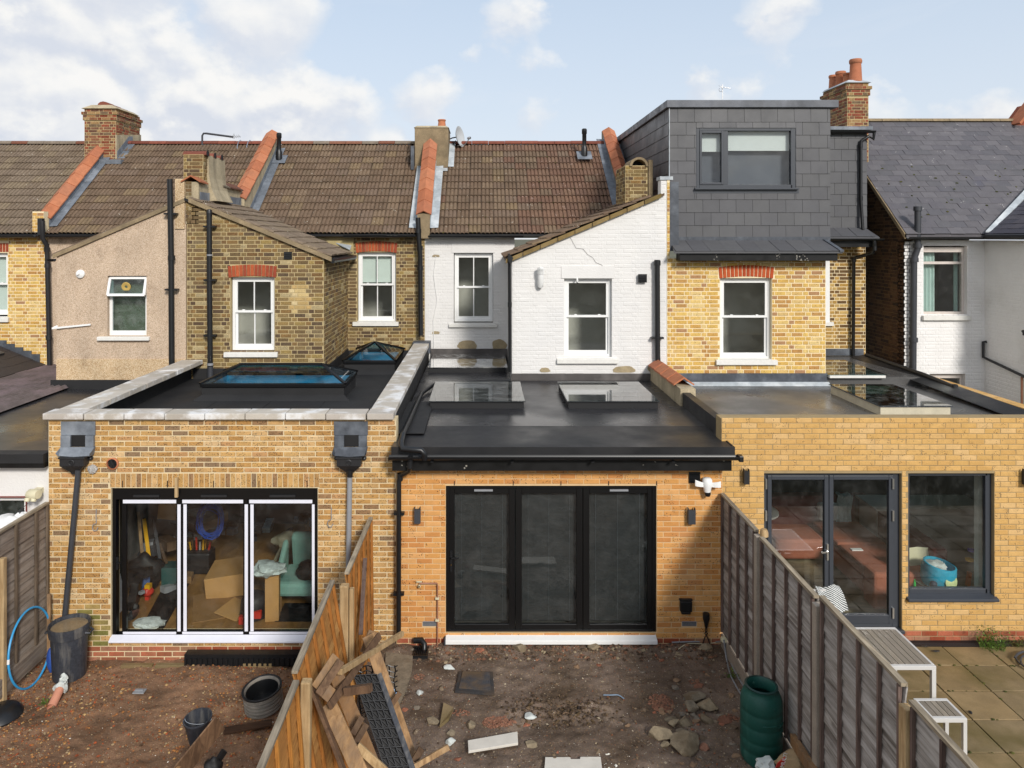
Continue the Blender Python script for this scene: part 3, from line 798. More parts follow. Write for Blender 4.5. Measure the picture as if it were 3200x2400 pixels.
def coping_run(house, parent, p0, p1, w, t, z, n, name='coping_stone', mat=None, inner=0.0, drop=0.0):
    """row of coping stones from p0 to p1 (plan points on the centre line)"""
    p0, p1 = Vector((p0[0], p0[1], 0)), Vector((p1[0], p1[1], 0)); d = (p1 - p0); l = d.length; d.normalize(); s = Vector((d.y, -d.x, 0))
    step = l / n
    for i in range(n):
        a = p0 + d * (i * step + 0.006); b = p0 + d * ((i + 1) * step - 0.006)
        mb = MB(); c = (a + b) / 2
        mb.obox(Vector((c.x, c.y, z - t / 2 + rnd.uniform(-.002, .002))), d * (b - a).length / 2, s * w / 2, Vector((0, 0, t / 2)), 0)
        mb.build(name, mat or MT['coping'], parent, bevel=0.006)

# ================================================================== SETTING: ground
YF, YM_, YO, YW = 10.5, 10.4, 15.0, 17.65          # left/right extension fronts, middle extension front, outriggers, main rear walls
def soil_mat(name, base, dark, light, red, redamt):
    m, nt, b = new_mat(name)
    gi = N(nt, 'ShaderNodeNewGeometry'); pos = gi.outputs['Position']
    n1 = NOISE(nt, pos, 1.6, 8, 0.6, 0.4); n2 = NOISE(nt, pos, 9, 6, 0.65); n3 = NOISE(nt, pos, 55, 4, 0.6)
    c = RAMP(nt, n1, [(0.3, hexc(dark)), (0.55, hexc(base)), (0.8, hexc(light))])
    c = MIXC(nt, RAMP(nt, NOISE(nt, MAPV(nt, pos, loc=(7, 3, 0)), 1.3, 6, 0.65), [(0.60, 0.0), (0.72, redamt)]), c, hexc(red))
    c = MIXC(nt, 1.0, c, RAMP(nt, n2, [(0.3, 0.8), (0.7, 1.15)]), 'MULTIPLY')
    c = MIXC(nt, 1.0, c, RAMP(nt, n3, [(0.3, 0.78), (0.7, 1.18)]), 'MULTIPLY')
    vv = N(nt, 'ShaderNodeTexVoronoi'); vv.inputs['Scale'].default_value = 75; L(nt, pos, vv.inputs['Vector'])
    sp = N(nt, 'ShaderNodeSeparateColor'); L(nt, vv.outputs['Color'], sp.inputs[0])
    f = M2(nt, 'MULTIPLY', M2(nt, 'LESS_THAN', vv.outputs['Distance'], 0.35), M2(nt, 'GREATER_THAN', sp.outputs[0], 0.80))
    c = MIXC(nt, f, c, RAMP(nt, sp.outputs[1], [(0, hexc('#8f7a5c')), (0.4, hexc('#a88a60')), (0.7, hexc('#8a5436')), (0.88, hexc('#c9bea8'))], 'CONSTANT'))
    wet = RAMP(nt, NOISE(nt, MAPV(nt, pos, loc=(1.3, 8.2, 0), sca=(1, 1.6, 1)), 0.9, 5, 0.6), [(0.50, 0.0), (0.62, 1.0)])
    c = MIXC(nt, M2(nt, 'MULTIPLY', wet, 0.45), c, hexc('#3e3228'))
    L(nt, c, b.inputs['Base Color']); b.inputs['Specular IOR Level'].default_value = 0.25
    L(nt, RAMP(nt, wet, [(0.0, 0.95), (1.0, 0.55)]), b.inputs['Roughness'])
    bn = N(nt, 'ShaderNodeBump'); bn.inputs['Strength'].default_value = 0.9; bn.inputs['Distance'].default_value = 0.02
    L(nt, M2(nt, 'ADD', n2, M2(nt, 'MULTIPLY', n3, 0.5)), bn.inputs['Height']); L(nt, bn.outputs[0], b.inputs['Normal'])
    return m
SOIL_M = soil_mat('bare_earth', '#76665a', '#574839', '#887868', '#80654f', 0.3)
SOIL_L = soil_mat('gravelly_earth', '#8a6a52', '#6c523e', '#987458', '#a4704a', 0.7)

def hm(x, y):          # height of the middle garden
    p = Vector((x, y, 0))
    h = 0.035 * noise.noise(p * 0.9) + 0.030 * noise.noise(p * 2.7 + Vector((4, 1, 2))) + 0.018 * noise.noise(p * 8) + 0.010 * noise.noise(p * 17)
    h += 0.018 * abs(noise.noise(p * 3.3 + Vector((2, 7, 1)))) - 0.03 * max(0, noise.noise(Vector((x * 1.1 + y * .5, y * 2.4, 8))) - .2)
    h += 0.05 * math.exp(-((y - 10.25) / 0.16) ** 2) * (0.6 + 0.6 * noise.noise(p * 3))          # spoil banked against the wall
    d = math.hypot((x - 0.95) / 0.75, (y - 8.95) / 0.32)                                      # churned clods
    if d < 1.3: h += (1.3 - d) * (0.05 * noise.noise(p * 9 + Vector((9, 9, 9))) + 0.035 * noise.noise(p * 17))
    return -0.03 + h
def hl(x, y):          # height of the left garden
    p = Vector((x, y, 3))
    return -0.30 + 0.05 * noise.noise(p * 0.8) + 0.032 * noise.noise(p * 2.5) + 0.020 * noise.noise(p * 9) + 0.010 * noise.noise(p * 17)
def sheet(name, x0, x1, y0, y1, step, fn, mat):
    nx = int((x1 - x0) / step) + 1; ny = int((y1 - y0) / step) + 1
    mb = MB()
    vs = [(x0 + i * (x1 - x0) / (nx - 1), y0 + j * (y1 - y0) / (ny - 1), fn(x0 + i * (x1 - x0) / (nx - 1), y0 + j * (y1 - y0) / (ny - 1))) for j in range(ny) for i in range(nx)]
    fs = [(j * nx + i, j * nx + i + 1, (j + 1) * nx + i + 1, (j + 1) * nx + i) for j in range(ny - 1) for i in range(nx - 1)]
    mb.add(vs, fs)
    return mb.build(name, mat, None, smooth=True, sharp=180, kind='structure')
sheet('earth_ground', -1.62, 3.42, 3.5, 10.42, 0.03, hm, SOIL_M)
sheet('gravel_ground', -6.6, -1.55, 3.5, 10.54, 0.03, hl, SOIL_L)
MB().box(-900, 900, -900, 1800, -1.2, -0.75).build('ground', flat_mat('far_ground', '#5c5a44', 0.95, mott=0.3, ms=0.05), None, kind='structure')
MB().box(-30, -6.55, -4, 10.6, -0.75, -0.25).build('neighbour_ground', SOIL_L, None, kind='structure')

# paved patio on the right, slab by slab
patio = MB().box(3.42, 12.0, 3.0, 10.42, -0.4, -0.028).build('patio', MT['slab_j'], None, kind='structure')
xj = [5.83 + 0.605 * i for i in range(-4, 9)]; yj = [9.87 - 0.555 * i for i in range(-1, 9)]
for i in range(len(xj) - 1):
    for j in range(len(yj) - 1):
        yb = min(yj[j], 10.33)
        mb = MB(); dz = rnd.uniform(-.003, .003)
        mb.box(xj[i] + 0.007, xj[i + 1] - 0.007, yj[j + 1] + 0.007, yb - 0.007, -0.05, -0.010 + dz)
        mb.build('paving_slab', MT['slab'], patio, bevel=0.006)

# ================================================================== HOUSES
RS = 0.758                     # slope of the terrace's main roofs
EY, EZ, RY, RZ = 17.45, 5.80, 20.8, 8.34
SV = Vector((0, RY - EY, RZ - EZ)); SLEN = SV.length
def roof_z(Y): return EZ + (Y - EY) * (RZ - EZ) / (RY - EY)
def main_roof(h, x0, x1, matf, ridge_mat, kind='roman', tw=0.30, gauge=0.315, clip=None):
    mb = MB()
    mb.prism([(x0, EY, EZ), (x0, RY, RZ), (x0, 2 * RY - EY, EZ), (x0, 2 * RY - EY, EZ - 0.1), (x0, EY, EZ - 0.05)], (x1 - x0, 0, 0))
    roof = mb.build('roof', MT['felt'], h.root)
    tile_roof(h, roof, (x0, EY, EZ), (1, 0, 0), SV, x1 - x0, SLEN, tw, gauge, kind, matf, clip)
    ms = MB()
    for i in range(int(60 * (x1 - x0) / 4.5)):
        rr = rnd.randrange(0, 12); u = rnd.uniform(.1, x1 - x0 - .1)
        if clip and not clip(u, rr * gauge): continue
        if rnd.random() > 1.1 - rr * .075: continue
        p = Vector((x0 + u, EY, EZ)) + SV * (rr * gauge / SLEN) + Vector((0, -.02, .04))
        ms.blob(p, (rnd.uniform(.015, .06), .022, .016), i, 1, .35)
    if ms.v: ms.build('moss', MT['moss'], roof, kind='stuff')
    n = max(1, int((x1 - x0) / 0.45)); st = (x1 - x0) / n
    for i in range(n):
        key = tile_key('half', st - 0.008, 0.12, ridge_mat)
        M = Matrix.Translation((x0 + st * (i + 0.5), RY, RZ + 0.015 + rnd.uniform(-.004, .004)))
        h.piece('ridge_tile', roof, M, key, 0.04)
    return roof
def parapet(h, roof, X, y0, z0, y1, z1, w=0.30, tl=0.42, mat=None, flash=1, flash_mat=None, front_to=5.7, face=None):
    """party wall rising through the roof, capped by folded terracotta tiles, leadwork along its foot"""
    mat = mat or MT['cement']
    sl = (z1 - z0) / (y1 - y0)
    a, b = X - w / 2, X + w / 2
    top = lambda Y: z0 + (Y - y0) * sl - 0.06
    mb = MB().prism([(a, y0, front_to), (a, y0, top(y0)), (a, y1, top(y1)), (a, y1 + 0.3, top(y1)), (a, y1 + 0.3, roof_z(y1) - .5)], (w, 0, 0))
    wall = mb.build('parapet', mat, roof)
    d = Vector((0, y1 - y0, z1 - z0)); l = d.length; d.normalize()
    n = int(l / tl); st = l / n
    U = Vector((1, 0, 0)); Nn = U.cross(d)
    for i in range(n):
        key = tile_key('saddle', w + 0.07, st, MT['terra'])
        p = Vector((X + rnd.uniform(-.006, .006), y0, z0 - 0.06)) + d * st * i
        M = Matrix(((1, d.x, Nn.x, p.x), (0, d.y, Nn.y, p.y), (0, d.z, Nn.z, p.z), (0, 0, 0, 1)))
        h.piece('coping_tile', roof, M, key, 0.2)
    for sgn in ([1, -1] if flash == 2 else [flash]):
        n = 7
        xs = X + sgn * (w / 2)
        for i in range(n):
            ya, yb = y0 + (y1 - y0) * i / n - 0.02, y0 + (y1 - y0) * (i + 1) / n
            za, zb = roof_z(max(ya, EY)) + 0.088, roof_z(yb) + 0.088
            o = 0.004 * (i % 2)
            m = MB()
            m.prism([(xs + sgn * 0.004, ya, za), (xs + sgn * 0.004, yb, zb), (xs + sgn * 0.004, yb, zb + 0.16), (xs + sgn * 0.004, ya, za + 0.16)], (sgn * (0.006 + o), 0, 0))
            m.prism([(xs, ya, za + o), (xs, yb, zb + o), (xs + sgn * 0.20, yb, zb + 0.012 + o), (xs + sgn * 0.20, ya, za + 0.012 + o)], (0, 0, 0.006))
            m.build('lead_flashing', flash_mat or MT['lead'], roof)
    return wall
def chimney(h, x0, x1, y0, y1, z0, z1, mat, mortar, courses=0, name='chimney', corbel=True, pots=()):
    """brick stack built brick by brick on the faces in view"""
    mb = MB().box(x0, x1, y0, y1, z0, z1)
    if corbel:
        mb.box(x0 - 0.03, x1 + 0.03, y0 - 0.03, y1 + 0.03, z1 - 0.32, z1 - 0.17); mb.box(x0 - 0.06, x1 + 0.06, y0 - 0.06, y1 + 0.06, z1 - 0.168, z1 - 0.09)
    st = mb.build(name, mortar, h.root)
    def face(O, U, ua, ub, za, zb, out):
        O = Vector(O); Nn = Vector((U[1], -U[0], 0))
        bricks(h, st, O + Nn * out, U, [(ua, zb), (ub, zb)], za, [], mat, w=0.215, h=0.064, j=0.012, bond='flemish', jit=0.004)
    sides = [((0, y0, 0), (1, 0, 0), x0, x1), ((x1, 0, 0), (0, 1, 0), y0, y1) if x1 < 0 else ((x0, 0, 0), (0, -1, 0), -y1, -y0)]
    for O, U, a, b in sides:
        if corbel:
            face(O, U, a, b, z0, z1 - 0.325, 0); face(O, U, a - 0.03, b + 0.03, z1 - 0.32, z1 - 0.17, 0.03); face(O, U, a - 0.06, b + 0.06, z1 - 0.165, z1 - 0.09, 0.06)
            face(O, U, a, b, z1 - 0.088, z1, 0)
        else: face(O, U, a, b, z0, z1, 0)
    return st
def pot(parent, x, y, z, h, r=0.11, mat=None):
    return MB().lathe([(r * 1.12, 0), (r * 1.12, 0.04), (r * 1.0, 0.06), (r * 0.86, h * 0.8), (r * 0.98, h * 0.83), (r * 1.02, h * 0.93), (r * 0.92, h), (r * 0.74, h), (r * 0.74, h * 0.5)], (x, y, z), 16).build('chimney_pot', mat or MT['terra'], parent, smooth=True)
def lantern(h, x0, x1, y0, y1, zr, zk, zf, ridge, glass=None, lining=None):
    """roof lantern: felted kerb, black frame, hips and ridge, four tinted panes"""
    t = 0.05; k = MB()
    k.box(x0 + .03, x1 - .03, y0 + .03, y0 + .03 + t, zr - .05, zk); k.box(x0 + .03, x1 - .03, y1 - .03 - t, y1 - .03, zr - .05, zk)
    k.box(x0 + .03, x0 + .03 + t, y0 + .03 + t, y1 - .03 - t, zr - .05, zk); k.box(x1 - .03 - t, x1 - .03, y0 + .03 + t, y1 - .03 - t, zr - .05, zk)
    k.prism([(x0 - .09, y0 - .09, zr + .002), (x0 + .03, y0 + .029, zr + .09), (x1 - .03, y0 + .029, zr + .09), (x1 + .09, y0 - .09, zr + .002)], (0, 0.0, -0.02))
    lan = k.build('roof_lantern', MT['felt_l'], h.root)
    f = MB()
    f.box(x0, x1, y0, y0 + .07, zk, zf); f.box(x0, x1, y1 - .07, y1, zk, zf); f.box(x0, x0 + .07, y0 + .07, y1 - .07, zk, zf); f.box(x1 - .07, x1, y0 + .07, y1 - .07, zk, zf)
    f.build('frame', MT['alu_black'], lan, bevel=0.008)
    xa, xb, yr, z = ridge
    A, B, C, D = Vector((x0, y0, zf)), Vector((x1, y0, zf)), Vector((x1, y1, zf)), Vector((x0, y1, zf)); E, G_ = Vector((xa, yr, z)), Vector((xb, yr, z))
    b = MB()
    for p, q in ((A, E), (D, E), (B, G_), (C, G_)): b.beam(p, q + Vector((0, 0, 0.01)), 0.05, 0.035)
    if (xb - xa) > 0.05: b.beam(E + Vector((0, 0, .01)), G_ + Vector((0, 0, .01)), 0.06, 0.04)
    b.build('glazing_bar', MT['alu_black'], lan)
    for pts in ([A, B, G_, E], [B, C, G_], [C, D, E, G_], [D, A, E]):
        n = (pts[1] - pts[0]).cross(pts[2] - pts[0]).normalized()
        MB().prism([p - n * 0.002 for p in pts], n * 0.004).build('pane', glass or MT['glass_blue'], lan)
    if lining:
        m = MB(); a, b_, c, d = x0 + .085, x1 - .085, y0 + .085, y1 - .085
        m.box(a, b_, d - .006, d, lining, zk); m.box(a, a + .006, c, d - .006, lining, zk); m.box(b_ - .006, b_, c, d - .006, lining, zk); m.box(a + .006, b_ - .006, c, c + .006, lining, zk)
        m.build('lining', MT['room_w'], lan)
    return lan
def rooflight(h, quad, zr, zt, mat_k, mat_f, glass=None, tk=0.05):
    """flat rooflight: kerb and a sheet of glass; quad = x0, x1, y0, y1"""
    x0, x1, y0, y1 = quad; k = MB()
    k.box(x0 + .03, x1 - .03, y0 + .03, y0 + .03 + tk, zr - .05, zt - .012); k.box(x0 + .03, x1 - .03, y1 - .03 - tk, y1 - .03, zr - .05, zt - .012)
    k.box(x0 + .03, x0 + .03 + tk, y0 + .03 + tk, y1 - .03 - tk, zr - .05, zt - .012); k.box(x1 - .03 - tk, x1 - .03, y0 + .03 + tk, y1 - .03 - tk, zr - .05, zt - .012)
    o = k.build('rooflight', mat_k, h.root)
    f = MB(); t = 0.07
    f.box(x0, x1, y0, y0 + t, zt - .010, zt); f.box(x0, x1, y1 - t, y1, zt - .010, zt); f.box(x0, x0 + t, y0 + t, y1 - t, zt - .010, zt); f.box(x1 - t, x1, y0 + t, y1 - t, zt - .010, zt)
    f.build('frame', mat_f, o)
    MB().box(x0 + .01, x1 - .01, y0 + .01, y1 - .01, zt + .001, zt + .007).build('pane', glass or MT['glass_roof'], o)
    return o

# ------------------------------------------------------------------ house 0: cut by the left edge
H0 = House('terraced house cut by the left edge, yellow brick wall and brown tiled roof', (-12.4, YW, 0))
r = H0.root
w0 = (PX(0, YW) - 0.6, PX(24, YW), PZ(992, YW), PZ(790, YW))
wl = wall_shell('wall', r, (0, YW, 0), (1, 0, 0), [(-14.5, 5.84), (-10.46, 5.84)], 1.5, [w0], 0.25, MT['mo_stock'])
bricks(H0, wl, (0, YW, 0), (1, 0, 0), [(-14.5, 5.84), (-10.46, 5.84)], 2.2, [w0, (w0[0] - .05, w0[1] + .02, w0[3], w0[3] + .24)], MT['br_stock'], h=0.065, j=0.015, bond='flemish')
soldier(H0, wl, (0, YW, 0), (1, 0, 0), w0[0], w0[1] + .02, w0[3] + .02, w0[3] + .23, MT['br_red'], w=0.065)
sash(H0, YW, (-80, 24), (790, 985), cols=1, mid=888, glass=MT['glass'], blind=975, sillpx=(-90, 30, 990, 1006))
rf = main_roof(H0, -16, -10.55, MT['tile_g2'], MT['ridge'])
gutter(r, -15, -10.6, EY - 0.06, 5.78, mat=MT['black_iron'])
# low tiled roof with a rooflight and stepped lead along the wall
t = MB().prism([(-13.5, 15.2, 3.9), (-10.5, 15.2, 2.66), (-10.5, YW, 2.66), (-13.5, YW, 3.9)], (0, 0, -0.06))
lt = t.build('lean_to_roof', MT['slate_n'], r)
LTs = Vector((-3.0, 0, 1.24)).normalized()
tile_roof(H0, lt, (-10.5, 14.4, 2.67), (0, 1, 0), LTs, YW - 14.4, 2.6, 0.42, 0.30, 'slate', flat_mat('dark_flat_tile', '#3a3331', 0.75, mott=0.2, bump=0.3), name='lean_to_tile', stagger=True)
sl_ = MB()
for i in range(9):
    xx = -10.62 - i * 0.2; zz = 2.72 + (i * 0.2 + .12) * 0.413
    sl_.box(xx - 0.2, xx, YW - 0.03, YW - 0.012, zz - 0.05, zz + 0.16)
sl_.build('lead_flashing', MT['lead_dk'], lt)
rooflightA = MB().obox((-11.65, 16.75, 3.17), Vector((-0.45, 0, 0.186)), Vector((0, 0.45, 0)), Vector((0.02, 0, 0.05))).build('rooflight', MT['alu_grey'], r)
MB().obox((-11.63, 16.75, 3.225), Vector((-0.36, 0, 0.149)), Vector((0, 0.36, 0)), Vector((0.002, 0, 0.004))).build('pane', MT['glass_roof'], rooflightA)
H0.finish()

# ------------------------------------------------------------------ house 1: pebbledashed
H1 = House('pebbledashed terraced house with a half-open white window and black soil pipe', (-8.3, YO, 0))
r = H1.root
mwall = wall_shell('main_wall', r, (0, YW, 0), (1, 0, 0), [(-10.44, 5.84), (-5.9, 5.84)], 2.0, [], 0.25, MT['pebble'])
rf = main_roof(H1, -10.37, -6.02, MT['tile_g'], MT['ridge_r'])
parapet(H1, rf, -10.53, 17.6, 6.26, 20.15, 8.22, w=0.30, flash=1, mat=MT['cement_l'])
kb = MB().box(-10.67, -10.40, 17.42, 17.6, 5.85, 6.34).build('parapet_pier', MT['mo_stock'], r)
bricks(H1, kb, (0, 17.42, 0), (1, 0, 0), [(-10.67, 6.34), (-10.40, 6.34)], 5.86, [], MT['br_stock'], bond='flemish')
gutter(r, -10.35, -8.3, EY - 0.06, 5.78, mat=MT['black_iron'])
# stack on the party wall
ch = chimney(H1, -10.89, -10.03, 20.1, 21.5, 7.6, 9.24, MT['br_chim'], MT['mo_brown'])
MB().prism([(-10.95, 20.04, 9.24), (-9.97, 20.04, 9.24), (-10.2, 20.2, 9.36), (-10.75, 20.2, 9.36)], (0, 1.3, 0)).build('flaunching', MT['cement_l'], ch)
for i in range(3):
    M = Matrix.Translation((-10.46, 20.45 + i * 0.42, 9.34 - i * .01)) @ Matrix.Rotation(R(90), 4, 'Z')
    H1.piece('ridge_tile', ch, M, tile_key('half', 0.40, 0.16, MT['ridge_r']), 0.05)
MB().prism([(-10.03, 20.07, 7.5), (-10.03, 20.07, 8.52), (-10.03, 21.52, 8.72), (-10.03, 21.52, 7.9)], (0.03, 0, 0)).build('cement_apron', MT['cement_l'], ch)
for i in range(4):
    ya, yb = 20.1 + i * 0.22, 20.1 + (i + 1) * 0.22
    MB().prism([(-10.01, ya, roof_z(ya) + .06), (-9.80, ya, roof_z(ya) + .075), (-9.80, yb, roof_z(min(yb, RY)) + .075), (-10.01, yb, roof_z(min(yb, RY)) + .06)], (0, 0, .01)).prism([(-9.998, ya, roof_z(ya) + .06), (-9.998, ya, roof_z(ya) + .26), (-9.998, yb, roof_z(min(yb, RY)) + .26), (-9.998, yb, roof_z(min(yb, RY)) + .06)], (.008, 0, 0)).build('lead_flashing', MT['lead'], ch)
MB().box(-10.45, -9.78, 19.86, 20.09, roof_z(19.9) + .05, roof_z(19.9) + .17).build('lead_apron', MT['lead'], ch)
# outrigger
OXL, OXR = -8.69, -6.06
o_top = [(OXL, 5.33), (OXR, 6.49)]
wn1 = (PX(336, YO), PX(458, YO), PZ(1050, YO), PZ(862, YO))
ow = wall_shell('outrigger_wall', r, (0, YO, 0), (1, 0, 0), o_top, 3.25, [wn1], 0.25, MT['pebble'])
MB().box(OXL, OXR, YO - 0.02, YO + .2, 2.66, 3.25).build('lower_wall', MT['pebble_l'], ow)
MB().box(OXL + .2, OXR, YO + .25, YW, 2.6, 5.2).build('outrigger_side', MT['pebble'], ow)
MB().prism([(OXL - .06, YO - 0.05, 5.30), (OXR, YO - 0.05, 6.45), (OXR, YO - 0.05, 6.53), (OXL - .06, YO - 0.05, 5.38)], (0, 0.03, 0)).build('verge', MT['cement'], ow)
MB().prism([(OXL - .1, YO - 0.02, 5.34), (OXR, YO - 0.02, 6.52), (OXR, 18.3, 6.52), (OXL - .1, 18.3, 5.34)], (0, 0, 0.05)).build('outrigger_roof', MT['tile_g2'], r)
MB().box(OXR - .21, OXR - .02, YO - .03, YO + 0.3, 5.9, 6.92).build('parapet_pier', MT['pebble_l'], ow)
gutter(r, OXL - .16, OXL - .03, YO - .02, 5.29)
MB().box(OXL - .1, OXR, YO - .05, YO - .021, 2.62, 2.83).build('felt_upstand', MT['felt_l'], r)
# its window: fixed lower light, hinged top light standing ajar
x0, x1, z0, z1 = wn1
fr = MB(); yy = YO + 0.08
fr.box(x0, x0 + .06, yy, yy + .07, z0, z1 - .02); fr.box(x1 - .06, x1, yy, yy + .07, z0, z1 - .02); fr.box(x0 + .06, x1 - .06, yy, yy + .07, z0, z0 + .10); fr.box(x0 + .06, x1 - .06, yy, yy + .07, z1 - .09, z1 - .03)
zt = PZ(920, YO); fr.box(x0 + .06, x1 - .06, yy, yy + .07, zt - .03, zt + .02)
wi = fr.build('window', MT['white_gloss'], r, bevel=.004)
MB().box(x0 + .05, x1 - .05, yy + .03, yy + .036, z0 + .09, zt - .02).build('pane', MT['glass_frost'], wi)
tl_ = MB(); ya, yb = yy - 0.02, yy - 0.12
def tlp(x, k): return Vector((x, ya + (yb - ya) * k, z1 - .05 + (zt - .01 - z1 + .05) * k))
for p, q in ((tlp(x0 + .02, 0), tlp(x1 - .02, 0)), (tlp(x0 + .02, 1), tlp(x1 - .02, 1)), (tlp(x0 + .03, 0), tlp(x0 + .03, 1)), (tlp(x1 - .03, 0), tlp(x1 - .03, 1))):
    tl_.beam(p, q, 0.05, 0.05, (0, 0.3, 1))
tl = tl_.build('top_light', MT['white_gloss'], wi)
MB().prism([tlp(x0 + .04, .1), tlp(x1 - .04, .1), tlp(x1 - .04, .95), tlp(x0 + .04, .95)], (0, .004, 0)).build('pane', MT['glass_frost'], tl)
fc = tlp((x0 + x1) / 2 - .01, .5) + Vector((0, -.02, 0))
MB().lathe([(.03, .01), (.075, .02), (.09, .02), (.095, 0), (.03, -.005)], fc, 18, axis=(0, -1, -.25)).build('vent_fan', flat_mat('yellowed_plastic', '#c2a45c', .5), tl, smooth=True)
MB().prism([(PX(308, YO), YO - .08, PZ(1063, YO)), (PX(308, YO), YO - .08, PZ(1052, YO)), (PX(308, YO), yy, PZ(1050, YO)), (PX(308, YO), yy, PZ(1063, YO))], (PX(470, YO) - PX(308, YO), 0, 0)).build('sill', MT['sill'], wi, bevel=.008)
room_box(r, x0 - .3, x1 + .3, YO + .3, YO + 1.6, z0 - .4, z1 + .3, MT['room_l'])
pipe(r, 'soil_pipe', [P(537, 1160, 14.88), P(535, 800, 14.88), P(531, 560, 14.86)], 0.058, MT['black_pl'], collars=[P(536, 806, 14.88)], clips=[P(533, 668, 14.88), P(536, 905, 14.88)])
pipe(r, 'downpipe', [P(132, 690, 17.3), P(133, 745, 17.3), P(146, 765, 17.4), P(148, 800, 17.45), P(155, 1140, 17.45)], 0.055, MT['black_iron'], collars=[P(147, 780, 17.45), P(149, 830, 17.45), P(153, 1055, 17.45)])
MB().box(PX(124, 17.35), PX(138, 17.35), 17.25, 17.38, PZ(735, 17.3), PZ(682, 17.3)).build('rainwater_hopper', MT['black_iron'], r, bevel=.01)
# corrugated lean-to in the side return
cm = pal_mat('old_corrugated_sheet', ['#6a605e'], .3, 4, rough=(.5, .8, 2), bump=.3, bs=60, stain=('#8d7a80', 1.2, .45, .7, .7))
c_ = MB(); vs = []; fs = []; nx = 84
for i in range(nx + 1):
    xv = -10.55 + 2.13 * i / nx
    dz = 0.032 * math.sin(i * 2 * math.pi / 5)
    vs += [(xv, 11.2, 2.66 + dz + .05 * i / nx), (xv, YW - .02, 2.66 + dz + .05 * i / nx)]
for i in range(nx): fs.append((2 * i, 2 * i + 2, 2 * i + 3, 2 * i + 1))
c_.add(vs, fs).build('corrugated_roof', cm, r, smooth=True)
# flat-roofed extension
MB().box(-9.9, -6.24, 10.55, 15.0, 2.45, 2.64).build('flat_roof', MT['felt_mid'], r)
MB().box(-9.9, -6.23, 10.42, 10.62, 2.53, 2.66).build('roof_edge', MT['felt_l'], r)
MB().box(-9.9, -6.23, 10.44, 10.54, 2.46, 2.528).build('fascia', MT['black_pvc'], r)
wx = (-9.0, PX(83, 10.6), 0.95, PZ(1553, 10.6))
ew = wall_shell('extension_wall', r, (0, 10.6, 0), (1, 0, 0), [(-9.9, 2.47), (-6.21, 2.47)], -0.4, [wx], .25, MT['white_br'])
fr = MB(); fr.box(wx[1] - .07, wx[1], 10.66, 10.74, wx[2], wx[3]); fr.box(wx[0], wx[1] - .07, 10.66, 10.74, wx[3] - .07, wx[3])
wi = fr.build('window', MT['white_gloss'], r)
MB().box(wx[0], wx[1] - .06, 10.69, 10.696, wx[2], wx[3] - .06).build('pane', MT['glass_frost'], wi)
MB().box(wx[1], wx[1] + .012, 10.575, 10.65, wx[2], wx[3] + .012).box(wx[0], wx[1], 10.575, 10.65, wx[3], wx[3] + .012).build('trim', flat_mat('dark_red_trim', '#7d3a30', .6), wi)
room_box(r, -9.4, -6.5, 10.86, 12.5, .3, 2.4, MT['room_l'])
H1.finish()

# ------------------------------------------------------------------ house 2: brown stock brick with the lantern roof
H2 = House('brown stock brick terraced house with white sashes and a coped lantern-roof extension', (-3.7, YF, 0))
r = H2.root
wm = (PX(1116, YW), PX(1238, YW), PZ(1012, YW), PZ(788, YW))
mtop = [(-3.4, 5.84), (-1.40, 5.84)]
mw = wall_shell('main_wall', r, (0, YW, 0), (1, 0, 0), [(-5.88, 5.84), (-1.40, 5.84)], 2.6, [wm], .25, MT['mo_brown'])
bricks(H2, mw, (0, YW, 0), (1, 0, 0), mtop, 3.0, [(wm[0], wm[1], wm[2], wm[3] + .25), (-3.4, PX(1105, YW), PZ(795, YW), 5.7)], MT['br_brown'], h=.065, j=.015, bond='flemish', proud=.006)
soldier(H2, mw, (0, YW, 0), (1, 0, 0), wm[0] - .03, wm[1] + .02, wm[3] - .02, wm[3] + .22, MT['br_red'], j=.012, sag=.045, flare=.10, proud=.02)
MB().box(PX(1020, 17.6), PX(1104, 17.6), 17.6, YW, PZ(795, 17.6), PZ(752, 17.6)).build('render_patch', pal_mat('yellowed_render', ['#b7a678'], .25, 4, rough=.9, bump=.3), mw)
sash(H2, YW, (1118, 1236), (788, 1006), cols=2, mid=890, blind=884, sillpx=(1103, 1246, 1004, 1018), glass=MT['glass'])
rf = main_roof(H2, -5.70, -1.57, MT['tile_g'], MT['ridge'])
parapet(H2, rf, -5.86, 17.6, 6.72, 20.5, 8.70, w=.30, flash=1, mat=MT['cement_l'])
gutter(r, -3.3, -1.62, EY - .06, 5.78)
# outrigger
OX0, OX1 = -6.04, -3.25
ot = [(OX0, 6.50), (OX1, 5.35)]
wo = (PX(720, YO), PX(858, YO), PZ(1098, YO), PZ(866, YO))
ow = wall_shell('outrigger_wall', r, (0, YO, 0), (1, 0, 0), ot, 2.8, [wo], .25, MT['mo_brown'])
vent = (PX(888, YO), PX(913, YO), PZ(811, YO), PZ(787, YO))
MT['br_pale'] = pal_mat('cleaned_pale_brick', ['#c9b07c', '#b89c68', '#d2bd90', '#bfa06a'], .25, 10, bump=.5, bs=60)
def pale(u, z):          # cleaned patch of wall beside the window
    if -4.1 < u < -3.55 and 4.15 < z < 4.75 and rnd.random() < .75: return MT['br_pale']
    return MT['br_brown']
bricks(H2, ow, (0, YO, 0), (1, 0, 0), ot, 2.85, [(wo[0], wo[1], wo[2], wo[3] + .25), vent], MT['br_brown'], h=.068, j=.015, bond='flemish', proud=.006, alt=pale)
soldier(H2, ow, (0, YO, 0), (1, 0, 0), wo[0] - .04, wo[1] + .04, wo[3] - .01, wo[3] + .22, MT['br_red'], j=.012, sag=.035, flare=.08, proud=.02)
